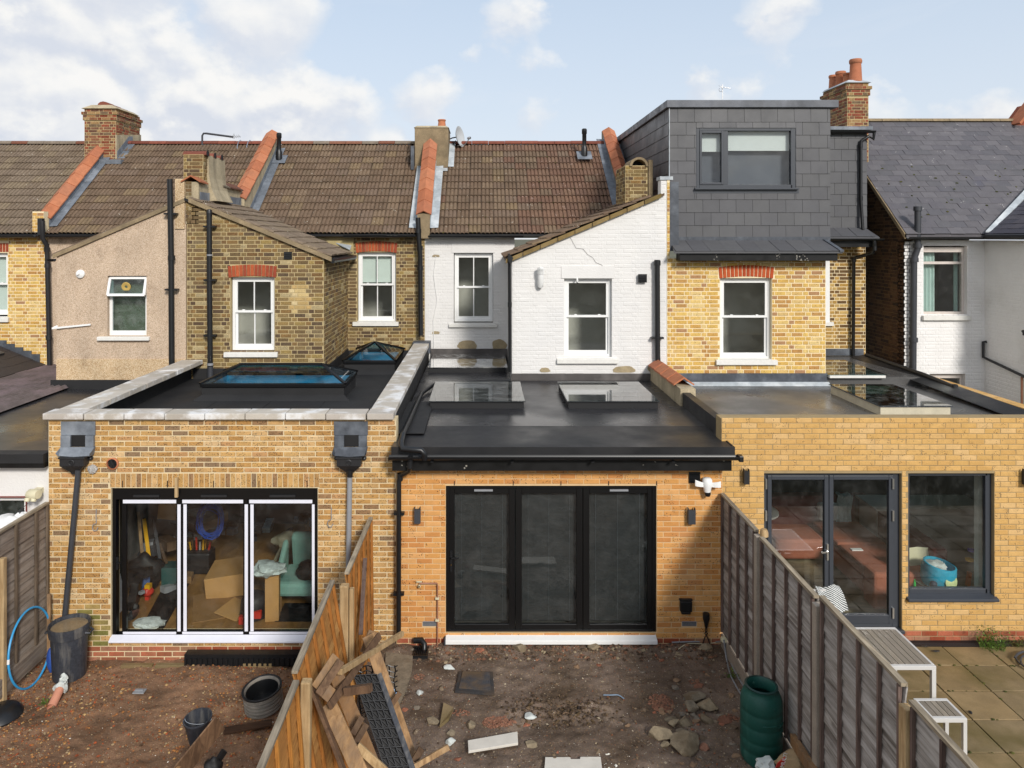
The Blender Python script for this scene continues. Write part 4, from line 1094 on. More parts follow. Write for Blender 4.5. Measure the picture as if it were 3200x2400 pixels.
sash(H2, YO, (722, 857), (866, 1096), cols=2, mid=975, sillpx=(702, 869, 1098, 1115), glass=MT['glass'])
v_ = MB().box(vent[0], vent[1], YO - .02, YO + .02, vent[2], vent[3])
for i in range(3): v_.box(vent[0] + .01, vent[1] - .01, YO - .045, YO - .015, vent[2] + .015 + i * .045, vent[2] + .04 + i * .045)
v_.build('air_vent', MT['black_pl'], r)
sw = wall_shell('side_wall', r, (OX1, 0, 0), (0, 1, 0), [(YO + .25, 5.33), (YW, 5.33)], 2.7, [], .2, MT['mo_brown'])
bricks(H2, sw, (OX1, 0, 0), (0, 1, 0), [(YO, 5.33), (YW, 5.33)], 2.85, [], MT['br_brown'], h=.068, j=.015, bond='flemish', proud=.006)
OS = Vector((-2.95, 0, 1.22))
mb = MB().prism([(-3.12, YO - .06, 5.31), (-3.12, 18.6, 5.31), (-6.07, 18.6, 6.53), (-6.07, YO - .06, 6.53)], (0, 0, -.05))
orf = mb.build('outrigger_roof', MT['felt'], r)
def oclip(u, s):
    Yy = YO - .06 + u; zz = 5.31 + s * OS.z / OS.length
    return Yy < EY - .1 or zz > roof_z(Yy) - .02
tile_roof(H2, orf, (-3.12, YO - .06, 5.32), (0, 1, 0), OS, 3.5, OS.length - .1, .30, .315, 'roman', MT['tile_g2'], oclip)
MB().prism([(-3.08, YO - .075, 5.24), (-5.98, YO - .075, 6.44), (-5.98, YO - .075, 6.53), (-3.08, YO - .075, 5.33)], (0, .05, 0)).build('verge', MT['cement'], orf)
gut = MB().tube([(-3.07, YO - .02, 5.25), (-3.05, 17.5, 5.25)], .05, 8).build('gutter', MT['black_pl'], r)
va = MB().prism([(-3.15, 17.42, 5.42), (-5.65, 18.65, 6.50), (-5.65, 18.82, 6.56), (-3.15, 17.6, 5.52)], (0, 0, .02)).build('valley_lead', MT['lead_wh'], orf)
# parapet of the party wall between the two outriggers, with its stack
pw = MB().box(-6.07, -5.80, YO, 17.9, 6.0, 6.86).build('party_parapet', MT['cement_l'], r)
bricks(H2, pw, (0, YO, 0), (1, 0, 0), [(-6.07, 6.86), (-5.94, 6.86)], 6.05, [], MT['br_brown'], bond='stretcher')
for i in range(6):
    if 0.3 < i * .45 < 1.3: continue
    M = Matrix.Translation((-5.94, YO - .05 + i * .45, 6.88))
    H2.piece('coping_tile', pw, M, tile_key('saddle', .40, .42, MT['ridge'] if i else MT['terra']), .1)
for i in range(6):
    ya = YO + .05 + i * .47
    MB().prism([(-5.795, ya, 6.44), (-5.795, ya + .46, 6.44), (-5.795, ya + .46, 6.66 + .006 * (i % 2)), (-5.795, ya, 6.66 + .006 * (i % 2))], (.01 + .004 * (i % 2), 0, 0)).prism([(-5.80, ya, 6.46), (-5.62, ya, 6.40), (-5.62, ya + .46, 6.40), (-5.80, ya + .46, 6.46)], (0, 0, .012)).build('lead_flashing', MT['lead'], pw)
ch = chimney(H2, -6.25, -5.84, 15.35, 16.5, 6.7, 7.46, MT['br_brown'], MT['mo_brown'], corbel=False)
MB().prism([(-5.85, 15.56, 7.47), (-5.805, 15.56, 7.47), (-5.79, 15.56, 7.0), (-5.74, 15.56, 6.75), (-5.62, 15.56, 6.5), (-5.85, 15.56, 6.5)], (0, .98, 0)).build('render_face', MT['cement_l'], ch)
for i in range(3):
    M = Matrix.Translation((-6.04, 15.5 + i * .42, 7.45))
    H2.piece('ridge_tile', ch, M, tile_key('half', .48, .12, MT['ridge_r']), .05)
    MB().lathe([(.07, -.001), (.0, -.001)], (-5.795, 15.5 + i * .42, 7.50), 10, axis=(1, 0, 0)).build('flue', MT['black'], ch)
pipe(r, 'soil_pipe', [P(657, 1140, 14.9), P(655, 900, 14.9), P(654, 665, 14.9)], .055, MT['black_pl'], clips=[P(655, 708, 14.9), P(656, 875, 14.9), P(656, 1048, 14.9)])
MB().lathe([(.062, 0), (.062, .02), (.05, .08), (.03, .09)], P(654, 668, 14.9), 10).build('pipe_cowl', MT['black_pl'], r, smooth=True)
MB().lathe([(.059, -.015), (.059, .015)], P(655, 797, 14.9), 14).lathe([(.06, -.025), (.06, .025)], P(657, 1138, 14.9), 14).build('pipe_tape', MT['grey_pl'], r)
pipe(r, 'boot_pipe', [P(657, 1185, 14.9), P(657, 1145, 14.9)], .062, MT['grey_dk'])
pipe(r, 'downpipe', [P(1306, 680, 17.4), P(1309, 745, 17.4), P(1313, 800, 17.45), P(1315, 1048, 17.45)], .058, MT['black_pl'], collars=[P(1307, 722, 17.4), P(1312, 775, 17.45), P(1313, 838, 17.45)])
# flat-roofed extension
ZR2 = 2.85
lant1 = (-5.02, -2.44, 13.03, 14.27); lant2 = (-2.96, -1.84, 15.5, 17.2)
slab_holes('flat_roof', r, -6.1, -1.35, 10.75, 15.0, ZR2 - .2, ZR2, [(lant1[0] + .1, lant1[1] - .1, lant1[2] + .1, lant1[3] - .1)], MT['felt_l'])
slab_holes('side_return_roof', r, OX1 + .01, -1.35, 15.0, YW, ZR2 - .2, ZR2, [(lant2[0] + .1, lant2[1] - .1, lant2[2] + .1, lant2[3] - .1)], MT['felt_l'])
lantern(H2, *lant1, ZR2, 3.07, 3.14, (-4.5, -2.99, 13.66, 3.37), lining=2.66)
lantern(H2, *lant2, ZR2, 3.06, 3.13, (-2.41, -2.39, 16.3, 3.40), lining=2.66)
MB().prism([(OX1, YO - .012, 2.85), (-5.9, YO - .012, 2.85), (-5.9, YO - .012, 3.06), (OX1, YO - .012, 3.06)], (0, -.015, 0)).box(OX1 + .008, OX1 + .025, YO - .03, YW, 2.85, 3.06).box(OX1 + .03, -1.65, YW - .03, YW - .012, 2.85, 3.02).build('felt_upstand', MT['felt_l'], r)
for k in range(5):        # lapped felt sheets
    MB().box(-5.6 + k * .95, -5.6 + k * .95 + .93, 10.8, 12.9, ZR2 + .001, ZR2 + .005 + .003 * (k % 2)).build('felt_sheet', MT['felt_l'], r)
dx = (PX(347, YF), PX(993, YF), .02, 2.156)
et = [(-6.2, 3.13), (-1.24, 3.13)]
ew = wall_shell('extension_wall', r, (0, YF, 0), (1, 0, 0), et, -.45, [dx], .25, MT['mo_buff'])
MT['br_moss'] = pal_mat('mossy_brick', ['#948450', '#8a8046', '#a08e56', '#7c7840', '#ab9158'], .3, 9, bump=.4, bs=60)
def ext_mat(u, z):
    if z < -.08: return MT['br_redpl']
    d = ((u + 5.72) / .42) ** 2 + ((z - .18) / .32) ** 2
    if d < 1 and rnd.random() < 1.15 - d: return MT['br_moss']
    return MT['br_buff']
sx0, sx1 = PX(345, YF), PX(997, YF); sz0, sz1 = PZ(1523, YF), PZ(1479, YF)
sp1 = (PX(200, YF), PX(292, YF), PZ(1412, YF), PZ(1330, YF))
bricks(H2, ew, (0, YF, 0), (1, 0, 0), et, -.40, [dx, (sx0, sx1, sz0, sz1)], MT['br_buff'], h=.063, j=.012, proud=.004, alt=ext_mat)
soldier(H2, ew, (0, YF, 0), (1, 0, 0), sx0, sx1, sz0 + .004, sz1 - .004, MT['br_buff'])
MB().box(-6.2, -5.95, YF + .25, 15.0, 2.5, 3.13).build('parapet_wall', MT['felt_l'], ew); MB().box(-1.58, -1.30, YF + .25, YW, 2.3, 3.13).build('parapet_wall', MT['felt_l'], ew)
slot = MB()
for px in (384, 524, 668, 810, 960): slot.box(PX(px, YF) - .005, PX(px, YF) + .005, YF - .012, YF + .01, PZ(1522, YF), PZ(1502, YF))
slot.build('weep_slot', MT['black'], ew)
# copings
coping_run(H2, r, (-5.66, 10.575), (-1.66, 10.575), .31, .085, 3.235, 7)
for i, (a, b, c, d) in enumerate((((-6.24, 10.42), (-5.67, 10.42), (-5.67, 10.73), (-6.24, 10.73)),)):
    MB().prism([(x, y, 3.235) for x, y in (a, b, c, d)], (0, 0, -.085)).build('coping_stone', MT['coping'], r, bevel=.006)
MB().prism([(-1.645, 10.42, 3.235), (-1.27, 10.42, 3.235), (-1.27, 10.73, 3.235), (-1.645, 10.73, 3.235)], (0, 0, -.085)).build('coping_stone', MT['coping'], r, bevel=.006)
coping_run(H2, r, (-5.97, 10.74), (-5.92, 15.0), .42, .085, 3.234, 7)
coping_run(H2, r, (-1.455, 10.74), (-1.455, 17.6), .36, .085, 3.234, 11)
MB().box(-1.66, -1.25, 17.3, 17.62, 3.0, 3.26).build('lead_cap', MT['lead_dk'], r)
# rainwater: lead chute boxes, hoppers, pipes
def chute(px0, px1, mat):
    a, b = PX(px0, YF), PX(px1, YF); w = b - a; m = MB()
    m.prism([(a, YF - .01, PZ(1358, YF)), (b, YF - .01, PZ(1358, YF)), (b, YF - .01, PZ(1316, YF)), (a, YF - .01, PZ(1316, YF))], (0, -.014, 0))
    m.box(a + .01, a + .01 + w * .28, YF - .05, YF - .012, PZ(1394, YF), PZ(1358, YF) - .003); m.box(b - .01 - w * .24, b - .01, YF - .05, YF - .012, PZ(1394, YF), PZ(1358, YF) - .003)
    zt_, zb_ = PZ(1394, YF), PZ(1418, YF)
    m.prism([(a + .005, YF - .045, zt_), (b - .005, YF - .045, zt_), (b - .03, YF - .13, zb_ + .01), ((a + b) / 2, YF - .15, zb_), (a + .03, YF - .13, zb_ + .01)], (0, .012, -.012))
    m.prism([(a, YF - .012, zt_), (a, YF - .16, zt_ - .06), (a + .02, YF - .13, zb_), (a + .02, YF - .012, zb_)], (.008, 0, 0))
    m.prism([(b, YF - .012, zt_), (b, YF - .16, zt_ - .06), (b - .02, YF - .13, zb_), (b - .02, YF - .012, zb_)], (-.008, 0, 0))
    o = m.build('lead_chute', mat, r)
    MB().box(a + .01 + w * .28, b - .01 - w * .24, YF - .02, YF - .013, PZ(1394, YF), PZ(1358, YF)).build('chute_mouth', MT['black'], o)
    return o
chute(193, 300, MT['lead']); chute(1045, 1150, MT['lead_dk'])
def hopper(cx, y0p=1419, y1p=1470, w=.19, lug=(1,)):
    z1, zm, z0 = PZ(y0p, YF), PZ(y0p + 27, YF), PZ(y1p, YF); m = MB()
    def ring(hw, dp, z): return [(cx - hw, YF - .008 - dp, z), (cx + hw, YF - .008 - dp, z), (cx + hw, YF - .008, z), (cx - hw, YF - .008, z)]
    rings = [ring(w + .015, .17, z1), ring(w + .015, .17, z1 - .02), ring(w, .155, z1 - .022), ring(w, .155, zm), ring(.05, .085, z0), ring(.045, .08, z0 - .03)]
    vs = [p for q in rings for p in q]; fs = [(3, 2, 1, 0)]
    for i in range(len(rings) - 1):
        for j in range(4): fs.append((i * 4 + j, i * 4 + (j + 1) % 4, i * 4 + 4 + (j + 1) % 4, i * 4 + 4 + j))
    m.add(vs, fs)
    for sgn in lug: m.lathe([(.001, .03), (.03, .03), (.03, 0)], (cx + sgn * (w + .03), YF - .01, z1 - .05), 12, axis=(0, -1, 0))
    o = m.build('hopper', MT['black_iron'], r, bevel=.004)
    e = MB().lathe([(.035, .0), (.045, .006), (.035, .010)], (cx, YF - .166, (z1 + zm) / 2 - .01), 16, axis=(0, -1, 0))      # cast rosette
    for i in range(6): e.box(cx - .006 + .022 * math.cos(i), cx + .006 + .022 * math.cos(i), YF - .172, YF - .16, (z1 + zm) / 2 - .016 + .022 * math.sin(i), (z1 + zm) / 2 - .004 + .022 * math.sin(i))
    e.build('rosette', MT['black_iron'], o, smooth=True)
    b = MB()
    for sgn in lug: b.lathe([(.0, .036), (.011, .034), (.012, .03)], (cx + sgn * (w + .03), YF - .01, z1 - .05), 10, axis=(0, -1, 0))
    b.build('bolt', MT['chrome'], o)
hopper(PX(243, YF), w=.17); hopper(PX(1096, YF), w=.17, lug=(1, -1))
yb_ = YF - .09
pipe(r, 'downpipe', [P(244, 1468, yb_), P(243, 1490, yb_), P(200, 1955, yb_)], .038, MT['grey_dk'])
pipe(r, 'downpipe', [P(1094, 1468, yb_), P(1093, 1490, yb_)], .042, MT['black_pl'])
pipe(r, 'downpipe', [P(1093, 1488, yb_), P(1085, 2030, yb_)], .037, MT['grey_pl'])
MB().lathe([(.085, 0), (.088, .02), (.07, .03), (.07, .005)], P(353, 1448, YF - .004), 20, axis=(0, -1, 0)).build('vent_collar', MT['terra'], r, smooth=True)
vc = MB().lathe([(.07, 0), (.0, .0)], P(353, 1448, YF - .012), 20, axis=(0, -1, 0))
for i in range(9):
    a = i * .7; vc.beam(P(353, 1448, YF - .016), P(353, 1448, YF - .016) + Vector((.065 * math.cos(a), -.01, .065 * math.sin(a))), .012, .012)
vc.build('vent_bag', MT['black'], r)
MB().blob(P(289, 1466, YF - .02), (.065, .05, .065), 5, 3, .22, 3).build('foil_duct_end', MT['foil'], r)
# wires on the wall
for (a, b, c) in ((301, 1590, 1652), (1036, 1586, 1640)):
    q = [P(a, b, YF - .012), P(a - 1, b + 22, YF - .02), P(a, c - 18, YF - .03)] + [P(a - 4 + 9 * math.cos(k), c - 4 + 12 * math.sin(k), YF - .035 - .003 * k) for k in (5, 4, 3, 2, 1, 0)]
    pipe(r, 'cable_tail', q, .006, MT['grey_pl'], n=6)
MB().box(PX(550, YF), PX(559, YF), YF - .05, YF - .012, PZ(1551, YF), PZ(1490, YF)).build('timber_wedge', MT['post_w'], r)
MB().box(PX(590, YF), PX(940, YF), YF - .16, YF - .03, PZ(2062, YF), PZ(2026, YF)).build('drain_channel', MT['black_pl'], r)
rb = MB()
for i in range(22): rb.box(PX(592, YF) + i * .072, PX(592, YF) + i * .072 + .03, YF - .185, YF - .161, PZ(2058, YF), PZ(2036, YF))
rb.build('channel_rib', MT['black_pl'], r, kind='stuff')
# bifold doors: black frame with white protective tape still on
def bifold(h, Y, ox, oz, panels, glass, fmat, head=.10, name='bifold_door'):
    x0, x1 = ox; z0, z1 = oz; m = MB(); t = .05
    m.box(x0, x0 + t, Y + .03, Y + .13, z0, z1); m.box(x1 - t, x1, Y + .03, Y + .13, z0, z1); m.box(x0 + t, x1 - t, Y + .03, Y + .13, z1 - head, z1); m.box(x0 + t, x1 - t, Y + .03, Y + .13, z0, z0 + .025)
    d = m.build(name, fmat, h.root, bevel=.004)
    leaves = []
    for (a, b, c, dd, sw) in panels:        # leaf outer x, z and stile width
        l = MB(); y = Y + .045
        l.box(a, a + sw, y, y + .06, c, dd); l.box(b - sw, b, y, y + .06, c, dd); l.box(a + sw, b - sw, y, y + .06, dd - sw, dd); l.box(a + sw, b - sw, y, y + .06, c, c + sw)
        lf = l.build('door_leaf', fmat, d, bevel=.005)
        MB().box(a + sw - .005, b - sw + .005, y + .02, y + .026, c + sw - .005, dd - sw + .005).build('pane', glass, d)
        leaves.append(lf)
    return d, leaves
px_l = [(375, 561), (561, 771), (771, 988)]
zt2, zb2 = PZ(1563, YF), PZ(1991, YF)
pan = [(PX(a, YF) + .004, PX(b, YF) - .004, zb2, zt2, .062) for a, b in px_l]
bd, lv = bifold(H2, YF, (dx[0] + .003, dx[1] - .003), (.025, 2.15), pan, MT['glass'], MT['alu_black'], head=.17)
for (a, b, c, dd, sw) in pan:
    y0 = YF + .036
    for za, zb in ((dd - .058, dd - .008), (c + .008, c + .055)): MB().box(a + .02, b - .06, y0, y0 + .006, za, zb).build('protective_tape', MT['white_tape'], bd)
for x in (556, 575, 767, 785, 978):
    xx = PX(x, YF); MB().box(xx - .023, xx + .023, YF + .036, YF + .042, zb2 + .062, zt2 - .075).build('protective_tape', MT['white_tape'], bd)
MB().prism([(dx[0] - .01, YF - .06, -.025), (dx[0] - .01, YF - .06, .0), (dx[0] - .01, YF + .03, .05), (dx[0] - .01, YF + .03, -.03)], (dx[1] - dx[0] + .02, 0, 0)).build('threshold', MT['white_tape'], bd, bevel=.004)
for a, b in ((415, 496), (627, 707), (841, 922)): MB().box(PX(a, YF), PX(b, YF), YF + .01, YF + .029, PZ(1555, YF), PZ(1548, YF)).build('trickle_vent', MT['black_iron'], bd)
hd = MB(); hp = P(366, 1752, YF + .02)
hd.box(hp.x - .016, hp.x + .016, YF + .02, YF + .044, hp.z - .13, hp.z + .05); hd.beam(hp + Vector((0, -.03, -.02)), hp + Vector((.07, -.03, -.02)), .018, .018); hd.lathe([(.012, .05), (.012, 0)], hp + Vector((0, .02, -.02)), 8, axis=(0, -1, 0))
hd.build('door_handle', MT['black_pl'], bd)
room_box(r, -5.9, -1.45, YF + .27, 14.75, .0, 2.62, flat_mat('grey_plasterboard', '#67645f', .9, mott=.15, ms=3), 'kitchen_room', ceiling=False)
H2.finish()

# ------------------------------------------------------------------ house 3: white painted, orange brick extension
H3 = House('white painted terraced house with an orange brick flat-roofed extension and black bifold doors', (1.0, YM_, 0))
r = H3.root
BW = dict(w=.222, h=.068, j=.009, bond='flemish', proud=.003, jit=.0022)
wm = (PX(1418, YW), PX(1541, YW), PZ(1010, YW), PZ(790, YW))
mt_ = [(-1.40, 5.84), (.75, 5.84)]
mw = wall_shell('main_wall', r, (0, YW, 0), (1, 0, 0), mt_, 2.7, [wm], .25, MT['white_br'])
lint = (PX(1412, YW), PX(1546, YW), wm[3] - .01, PZ(760, YW))
bricks(H3, mw, (0, YW, 0), (1, 0, 0), mt_, 2.85, [wm, lint], MT['white_br'], **BW)
MB().box(lint[0], lint[1], YW - .012, YW, lint[2] + .01, lint[3]).build('lintel', MT['white_br'], mw)
sash(H3, YW, (1420, 1540), (792, 1006), cols=2, mid=898, sillpx=(1403, 1553, 1010, 1022), glass=MT['glass'])
bare = pal_mat('bare_plaster', ['#a8987a'], .22, 6, rough=.95, bump=.6, bs=30)
def patch(cx, cy, w, h, Y, seed, nm='bare_patch'):
    pts = []
    n = 22
    for i in range(n):
        a = 2 * math.pi * i / n; k = 1 + .28 * noise.noise(Vector((math.cos(a) * 1.7, math.sin(a) * 1.7, seed)))
        pts.append(P(cx + w * math.cos(a) * k, min(cy + h * math.sin(a) * k, cy + h * .75), Y))
    MB().prism(pts, (0, -.006, 0)).build(nm, bare, mw)
patch(1461, 1080, 31, 17, YW - .006, 1); patch(1560, 1078, 24, 18, YW - .006, 5)
for (a, b, c, d_) in ((1362, 800, 13, 4), (1362, 1040, 13, 5)): patch(a, b, c, d_, YW - .006, 8)
rf = main_roof(H3, -1.25, 3.40, lambda u, s: MT['tile_r'] if rnd.random() < max(.08, min(.92, (u - 1.9) / 1.3)) or s > 3.75 else MT['tile_g'], MT['ridge_r'])
parapet(H3, rf, -1.42, 17.55, 6.35, 19.85, 8.40, w=.30, flash=2, mat=MT['cement'], flash_mat=MT['lead_wh'])
parapet(H3, rf, 3.55, 17.6, 6.6, 20.9, 8.83, w=.28, flash=2, mat=MT['cement'], flash_mat=MT['lead'])
gutter(r, -1.30, .95, EY - .06, 5.77)
# rendered stack behind the middle party wall
ch = MB().box(-1.84, -.94, 19.75, 21.0, 7.4, 8.67).build('chimney', MT['cement'], r, bevel=.02)
MB().prism([(-1.86, 19.73, 8.67), (-.92, 19.73, 8.67), (-1.0, 19.82, 8.73), (-1.78, 19.82, 8.73)], (0, 1.2, 0)).build('flaunching', MT['cement_l'], ch)
pot(ch, -1.13, 20.1, 8.70, .24, .11)
MB().prism([(-.94, 19.72, roof_z(19.72) + .10), (-.79, 19.72, roof_z(19.72) + .10), (-.79, 20.8, RZ + .10), (-.94, 20.8, RZ + .10)], (0, 0, .01)).box(-1.3, -.95, 19.55, 19.74, roof_z(19.6) + .06, roof_z(19.6) + .14).build('lead_flashing', MT['lead_wh'], ch)
MB().box(-1.93, -1.845, 19.6, 20.7, roof_z(19.6) + .1, roof_z(20.5) + .05).build('lead_soaker', MT['lead_dk'], ch)
# white outrigger
WX0, WX1 = .587, 3.74
ot = [(WX0, 5.29), (3.62, 6.56), (3.621, 6.90), (WX1, 6.90)]
wo = (PX(1763, YO), PX(1912, YO), PZ(1116, YO), PZ(870, YO))
ow = wall_shell('outrigger_wall', r, (0, YO, 0), (1, 0, 0), ot, 2.7, [wo], .25, MT['white_br'])
lint = (PX(1754, YO), PX(1919, YO), wo[3] - .01, PZ(831, YO))
bricks(H3, ow, (0, YO, 0), (1, 0, 0), ot, 2.95, [wo, lint], MT['white_br'], **BW)
MB().box(lint[0], lint[1], YO - .016, YO, lint[2] + .012, lint[3]).build('lintel', MT['white_br'], ow)
MB().box(WX0, WX0 + .2, YO + .25, YW, 2.7, 5.25).build('side_wall', MT['white_br'], ow)
sash(H3, YO, (1764, 1912), (870, 1116), cols=1, mid=990, sillpx=(1740, 1931, 1118, 1135), glass=MT['glass'])
OS3 = Vector((3.2, 0, 1.34))
mb = MB().prism([(.48, YO - .06, 5.24), (.48, 18.6, 5.24), (3.68, 18.6, 6.58), (3.68, YO - .06, 6.58)], (0, 0, .05))
orf = mb.build('outrigger_roof', MT['tile_g'], r)
tile_roof(H3, orf, (.46, 18.5, 5.30), (0, -1, 0), OS3, 3.55, OS3.length - .2, .30, .315, 'roman', MT['tile_g'], lambda u, s: (18.5 - u) < EY - .1 or 5.3 + s * .386 > roof_z(18.5 - u) - .05)
va_ = MB()
n = 9
for i in range(n):
    a, b = i / n, (i + 1) / n - .006
    def vp(t): return Vector((.46 + t * 3.17, YO - .085, 5.20 + t * 1.345))
    va_ = MB().prism([vp(a), vp(b), vp(b) + Vector((0, 0, .085)), vp(a) + Vector((0, 0, .085))], (0, .09 + .004 * (i % 2), 0))
    va_.build('verge_tile', pal_mat('lichened_verge', ['#8f7a52', '#857048', '#78663f'], .3, 8, rough=.95, bump=.5) if i == 0 else bpy.data.materials['lichened_verge'], orf)
ms = MB()
for i in range(46):
    t = rnd.random() ** 1.5 * .75; p = Vector((.48 + t * 3.1, YO - .02 + rnd.random() * .35, 5.33 + t * 1.31 + .015))
    ms.blob(p, (rnd.uniform(.02, .06), rnd.uniform(.02, .05), .02), i, 1, .3)
ms.build('moss', MT['moss'], orf, kind='stuff')
MB().box(3.60, 3.86, YO - .03, YO + .3, 6.90, 6.97).build('lead_cap', MT['lead_wh'], ow)
st_ = MB().box(3.743, 3.80, YO - .012, YO + .25, 5.3, 6.90).build('party_brick_strip', MT['mo_stock'], ow)
bricks(H3, st_, (0, YO - .012, 0), (1, 0, 0), [(3.743, 6.88), (3.80, 6.88)], 5.35, [], MT['br_stock'], bond='stretcher')
MB().box(3.80, 3.98, YO - .02, YO + .25, 5.45, 6.86).build('lead_strip', MT['lead_dk'], ow)
# low brick stack between the white outrigger and the dormer cheek
ch = chimney(H3, 3.07, 3.55, 15.9, 17.0, 5.9, 7.28, MT['br_brown'], MT['mo_brown'], corbel=False)
fl = MB(); n = 10
for (ra, rb) in ((.20, .15),):
    vs = []
    for y in (15.86, 16.6):
        for i in range(n + 1):
            a = math.pi * i / n; vs.append((3.36 - ra * math.cos(a), y, 7.26 + ra * math.sin(a)))
        for i in range(n + 1):
            a = math.pi * i / n; vs.append((3.36 - rb * math.cos(a), y, 7.26 + rb * math.sin(a)))
    k = n + 1; fs = []
    for i in range(n): fs += [(i, i + 1, k + i + 1, k + i), (i, 2 * k + i, 2 * k + i + 1, i + 1), (k + i + 1, 3 * k + i + 1, 3 * k + i, k + i)]
    fl.add(vs, fs)
fl.build('flue_arch', MT['cement'], ch)
MB().lathe([(.155, 0), (0, 0)], (3.36, 16.2, 7.26), 16, axis=(0, -1, 0)).build('flue', MT['black'], ch)
MB().box(3.57, 3.66, 15.88, 16.0, 6.2, 7.4).build('cement_fillet', MT['cement'], ch)
# fittings on the white wall
pipe(r, 'waste_pipe', [P(2057, 1148, 14.9), P(2055, 1110, 14.9), P(2054, 812, 14.9)], .055, MT['black_pl'], collars=[P(2054, 822, 14.9)], clips=[P(2055, 1056, 14.9)])
pipe(r, 'downpipe', [P(1592, 800, 14.9), P(1592, 830, 14.95), P(1594, 1165, 14.95)], .034, MT['black_pl'], collars=[P(1593, 952, 14.95)])
pipe(r, 'roof_pipe', [P(1594, 1165, 14.95), Vector((PX(1593, 14.6), 14.6, 2.89)), Vector((-.95, 14.2, 2.89)), Vector((-1.12, 13.4, 2.89)), Vector((-1.14, 10.45, 2.93))], .036, MT['black_pl'], clips=[], collars=[])
MB().prism([P(1590, 790, 14.85), P(1604, 806, 14.85), P(1596, 828, 14.85), P(1588, 815, 14.85)], (0, .2, 0)).build('gutter_end', MT['black_pl'], r)
patch(1703, 1157, 16, 8, YO - .006, 2); patch(1950, 1156, 36, 11, YO - .006, 3); patch(2052, 1150, 30, 18, YO - .006, 4)
MB().box(WX0 - .05, 3.68, YO - .05, YO - .012, 2.80, PZ(1167, YO)).box(-1.25, .58, YW - .06, YW - .012, 2.8, 3.06).build('felt_upstand', pal_mat('weathered_upstand', ['#54504e'], .2, 3, rough=.7, bump=.2, stain=('#787370', 2, .5, .7, .6)), r)
# crack running down the white wall
cr = MB(); q = [(1782, 742), (1800, 775), (1822, 778), (1836, 795), (1852, 805), (1862, 820), (1880, 828), (1895, 843), (1903, 855), (1908, 880)]
for a, b in zip(q, q[1:]): cr.beam(P(*a, YO - .0075), P(*b, YO - .0075), .007, .004, (0, -1, 0))
cr.build('crack', flat_mat('crack_shadow', '#8d8a88', .95), ow)
pipe(r, 'cable', [P(1362, 800, YW - .02), P(1355, 860, YW - .02), P(1366, 940, YW - .02), P(1354, 1000, YW - .02), P(1356, 1100, YW - .02)], .007, MT['white_gloss'], n=5)
# extension
rl1 = (-.93, .72, 12.48, 14.18); rl2 = (1.42, 3.0, 12.48, 14.18); ZR3 = 2.82
slab_holes('flat_roof', r, -1.27, 3.46, 10.2, YO, ZR3 - .12, ZR3, [(q[0] + .1, q[1] - .1, q[2] + .1, q[3] - .1) for q in (rl1, rl2)], MT['felt_mid'])
MB().box(-1.27, .58, YO, YW, ZR3 - .12, ZR3 - .001).build('side_return_roof', MT['felt_mid'], r)
for k, (ya, yb) in enumerate(((10.2, 11.35), (11.33, 12.45), (12.43, 13.6), (13.58, 14.95))):
    fm = MB()
    if k < 2: fm.box(-1.15, 3.46, ya, yb, ZR3 + .001, ZR3 + .005 + .0015 * k)
    fm.box(-1.15, -1.02, ya, yb, ZR3 + .001, ZR3 + .006 + .0015 * k)
    fm.build('felt_sheet', MT['felt'] if k < 1 else MT['felt_mid'], r)
rooflight(H3, rl1, ZR3, 2.945, MT['felt_l'], MT['black_iron'])
rooflight(H3, rl2, ZR3, 2.945, MT['felt_l'], MT['black_iron'])
gl3 = MB().box(-1.17, .48, 15.8, 17.55, ZR3, 2.92).build('rooflight', MT['felt_l'], r)
MB().box(-1.20, .52, 15.78, 17.58, 2.925, 2.94).build('pane', glass_mat('dusty_rooflight_glass', (.3, .3, .3), 2.6, .5, .08), gl3)
MB().prism([(-1.27, 10.17, 2.70), (3.48, 10.17, 2.70), (3.48, 10.17, 2.835), (-1.27, 10.17, 2.835)], (0, .03, 0)).box(3.462, 3.48, 10.2, 10.9, 2.7, 2.835).build('drip_edge', MT['felt'], r)
gutter(r, -1.30, 3.52, 10.11, 2.73, .06)
for k, xx in enumerate((-.7, .4, 1.5, 2.6)):
    MB().box(xx - .02, xx + .02, 10.05, 10.17, 2.655, 2.668).build('gutter_bracket', MT['black_pl'], r)
MB().box(3.50, 3.56, 10.05, 10.17, 2.66, 2.74).build('gutter_stop', MT['black_pl'], r, bevel=.008)
MB().box(-1.26, 3.44, 10.19, 10.215, 2.50, 2.70).build('fascia', MT['black_pvc'], r)
MB().box(-1.26, 3.44, 10.215, 10.41, 2.50, 2.512).box(3.415, 3.44, 10.215, 10.4, 2.513, 2.69).build('soffit', MT['black_pl'], r)
up = MB().prism([(3.43, 10.85, ZR3), (3.43, 12.66, ZR3), (3.43, 12.66, 3.06), (3.43, 10.85, 3.06)], (.13, 0, 0)).build('roof_upstand', MT['felt'], r)
pb = MB().prism([(3.40, 12.68, 2.8), (3.40, 15, 2.8), (3.40, 15, 3.12), (3.40, 12.68, 3.12)], (.26, 0, 0)).build('old_parapet', MT['cement_l'], r)
for i in range(4):
    M = Matrix.Translation((3.53, 12.95 + i * .5, 3.16))
    H3.piece('coping_tile', pb, M, tile_key('saddle', .36, .49, MT['terra']), .1)
pipe(r, 'roof_pipe_offset', [Vector((-1.14, 10.45, 2.93)), Vector((-1.14, 10.2, 2.88)), Vector((-1.10, 10.06, 2.84)), Vector((-.84, 10.03, 2.83)), Vector((-.80, 10.03, 2.78)), Vector((-.80, 10.06, 2.70))], .04, MT['black_pl'])
yp = YM_ - .06
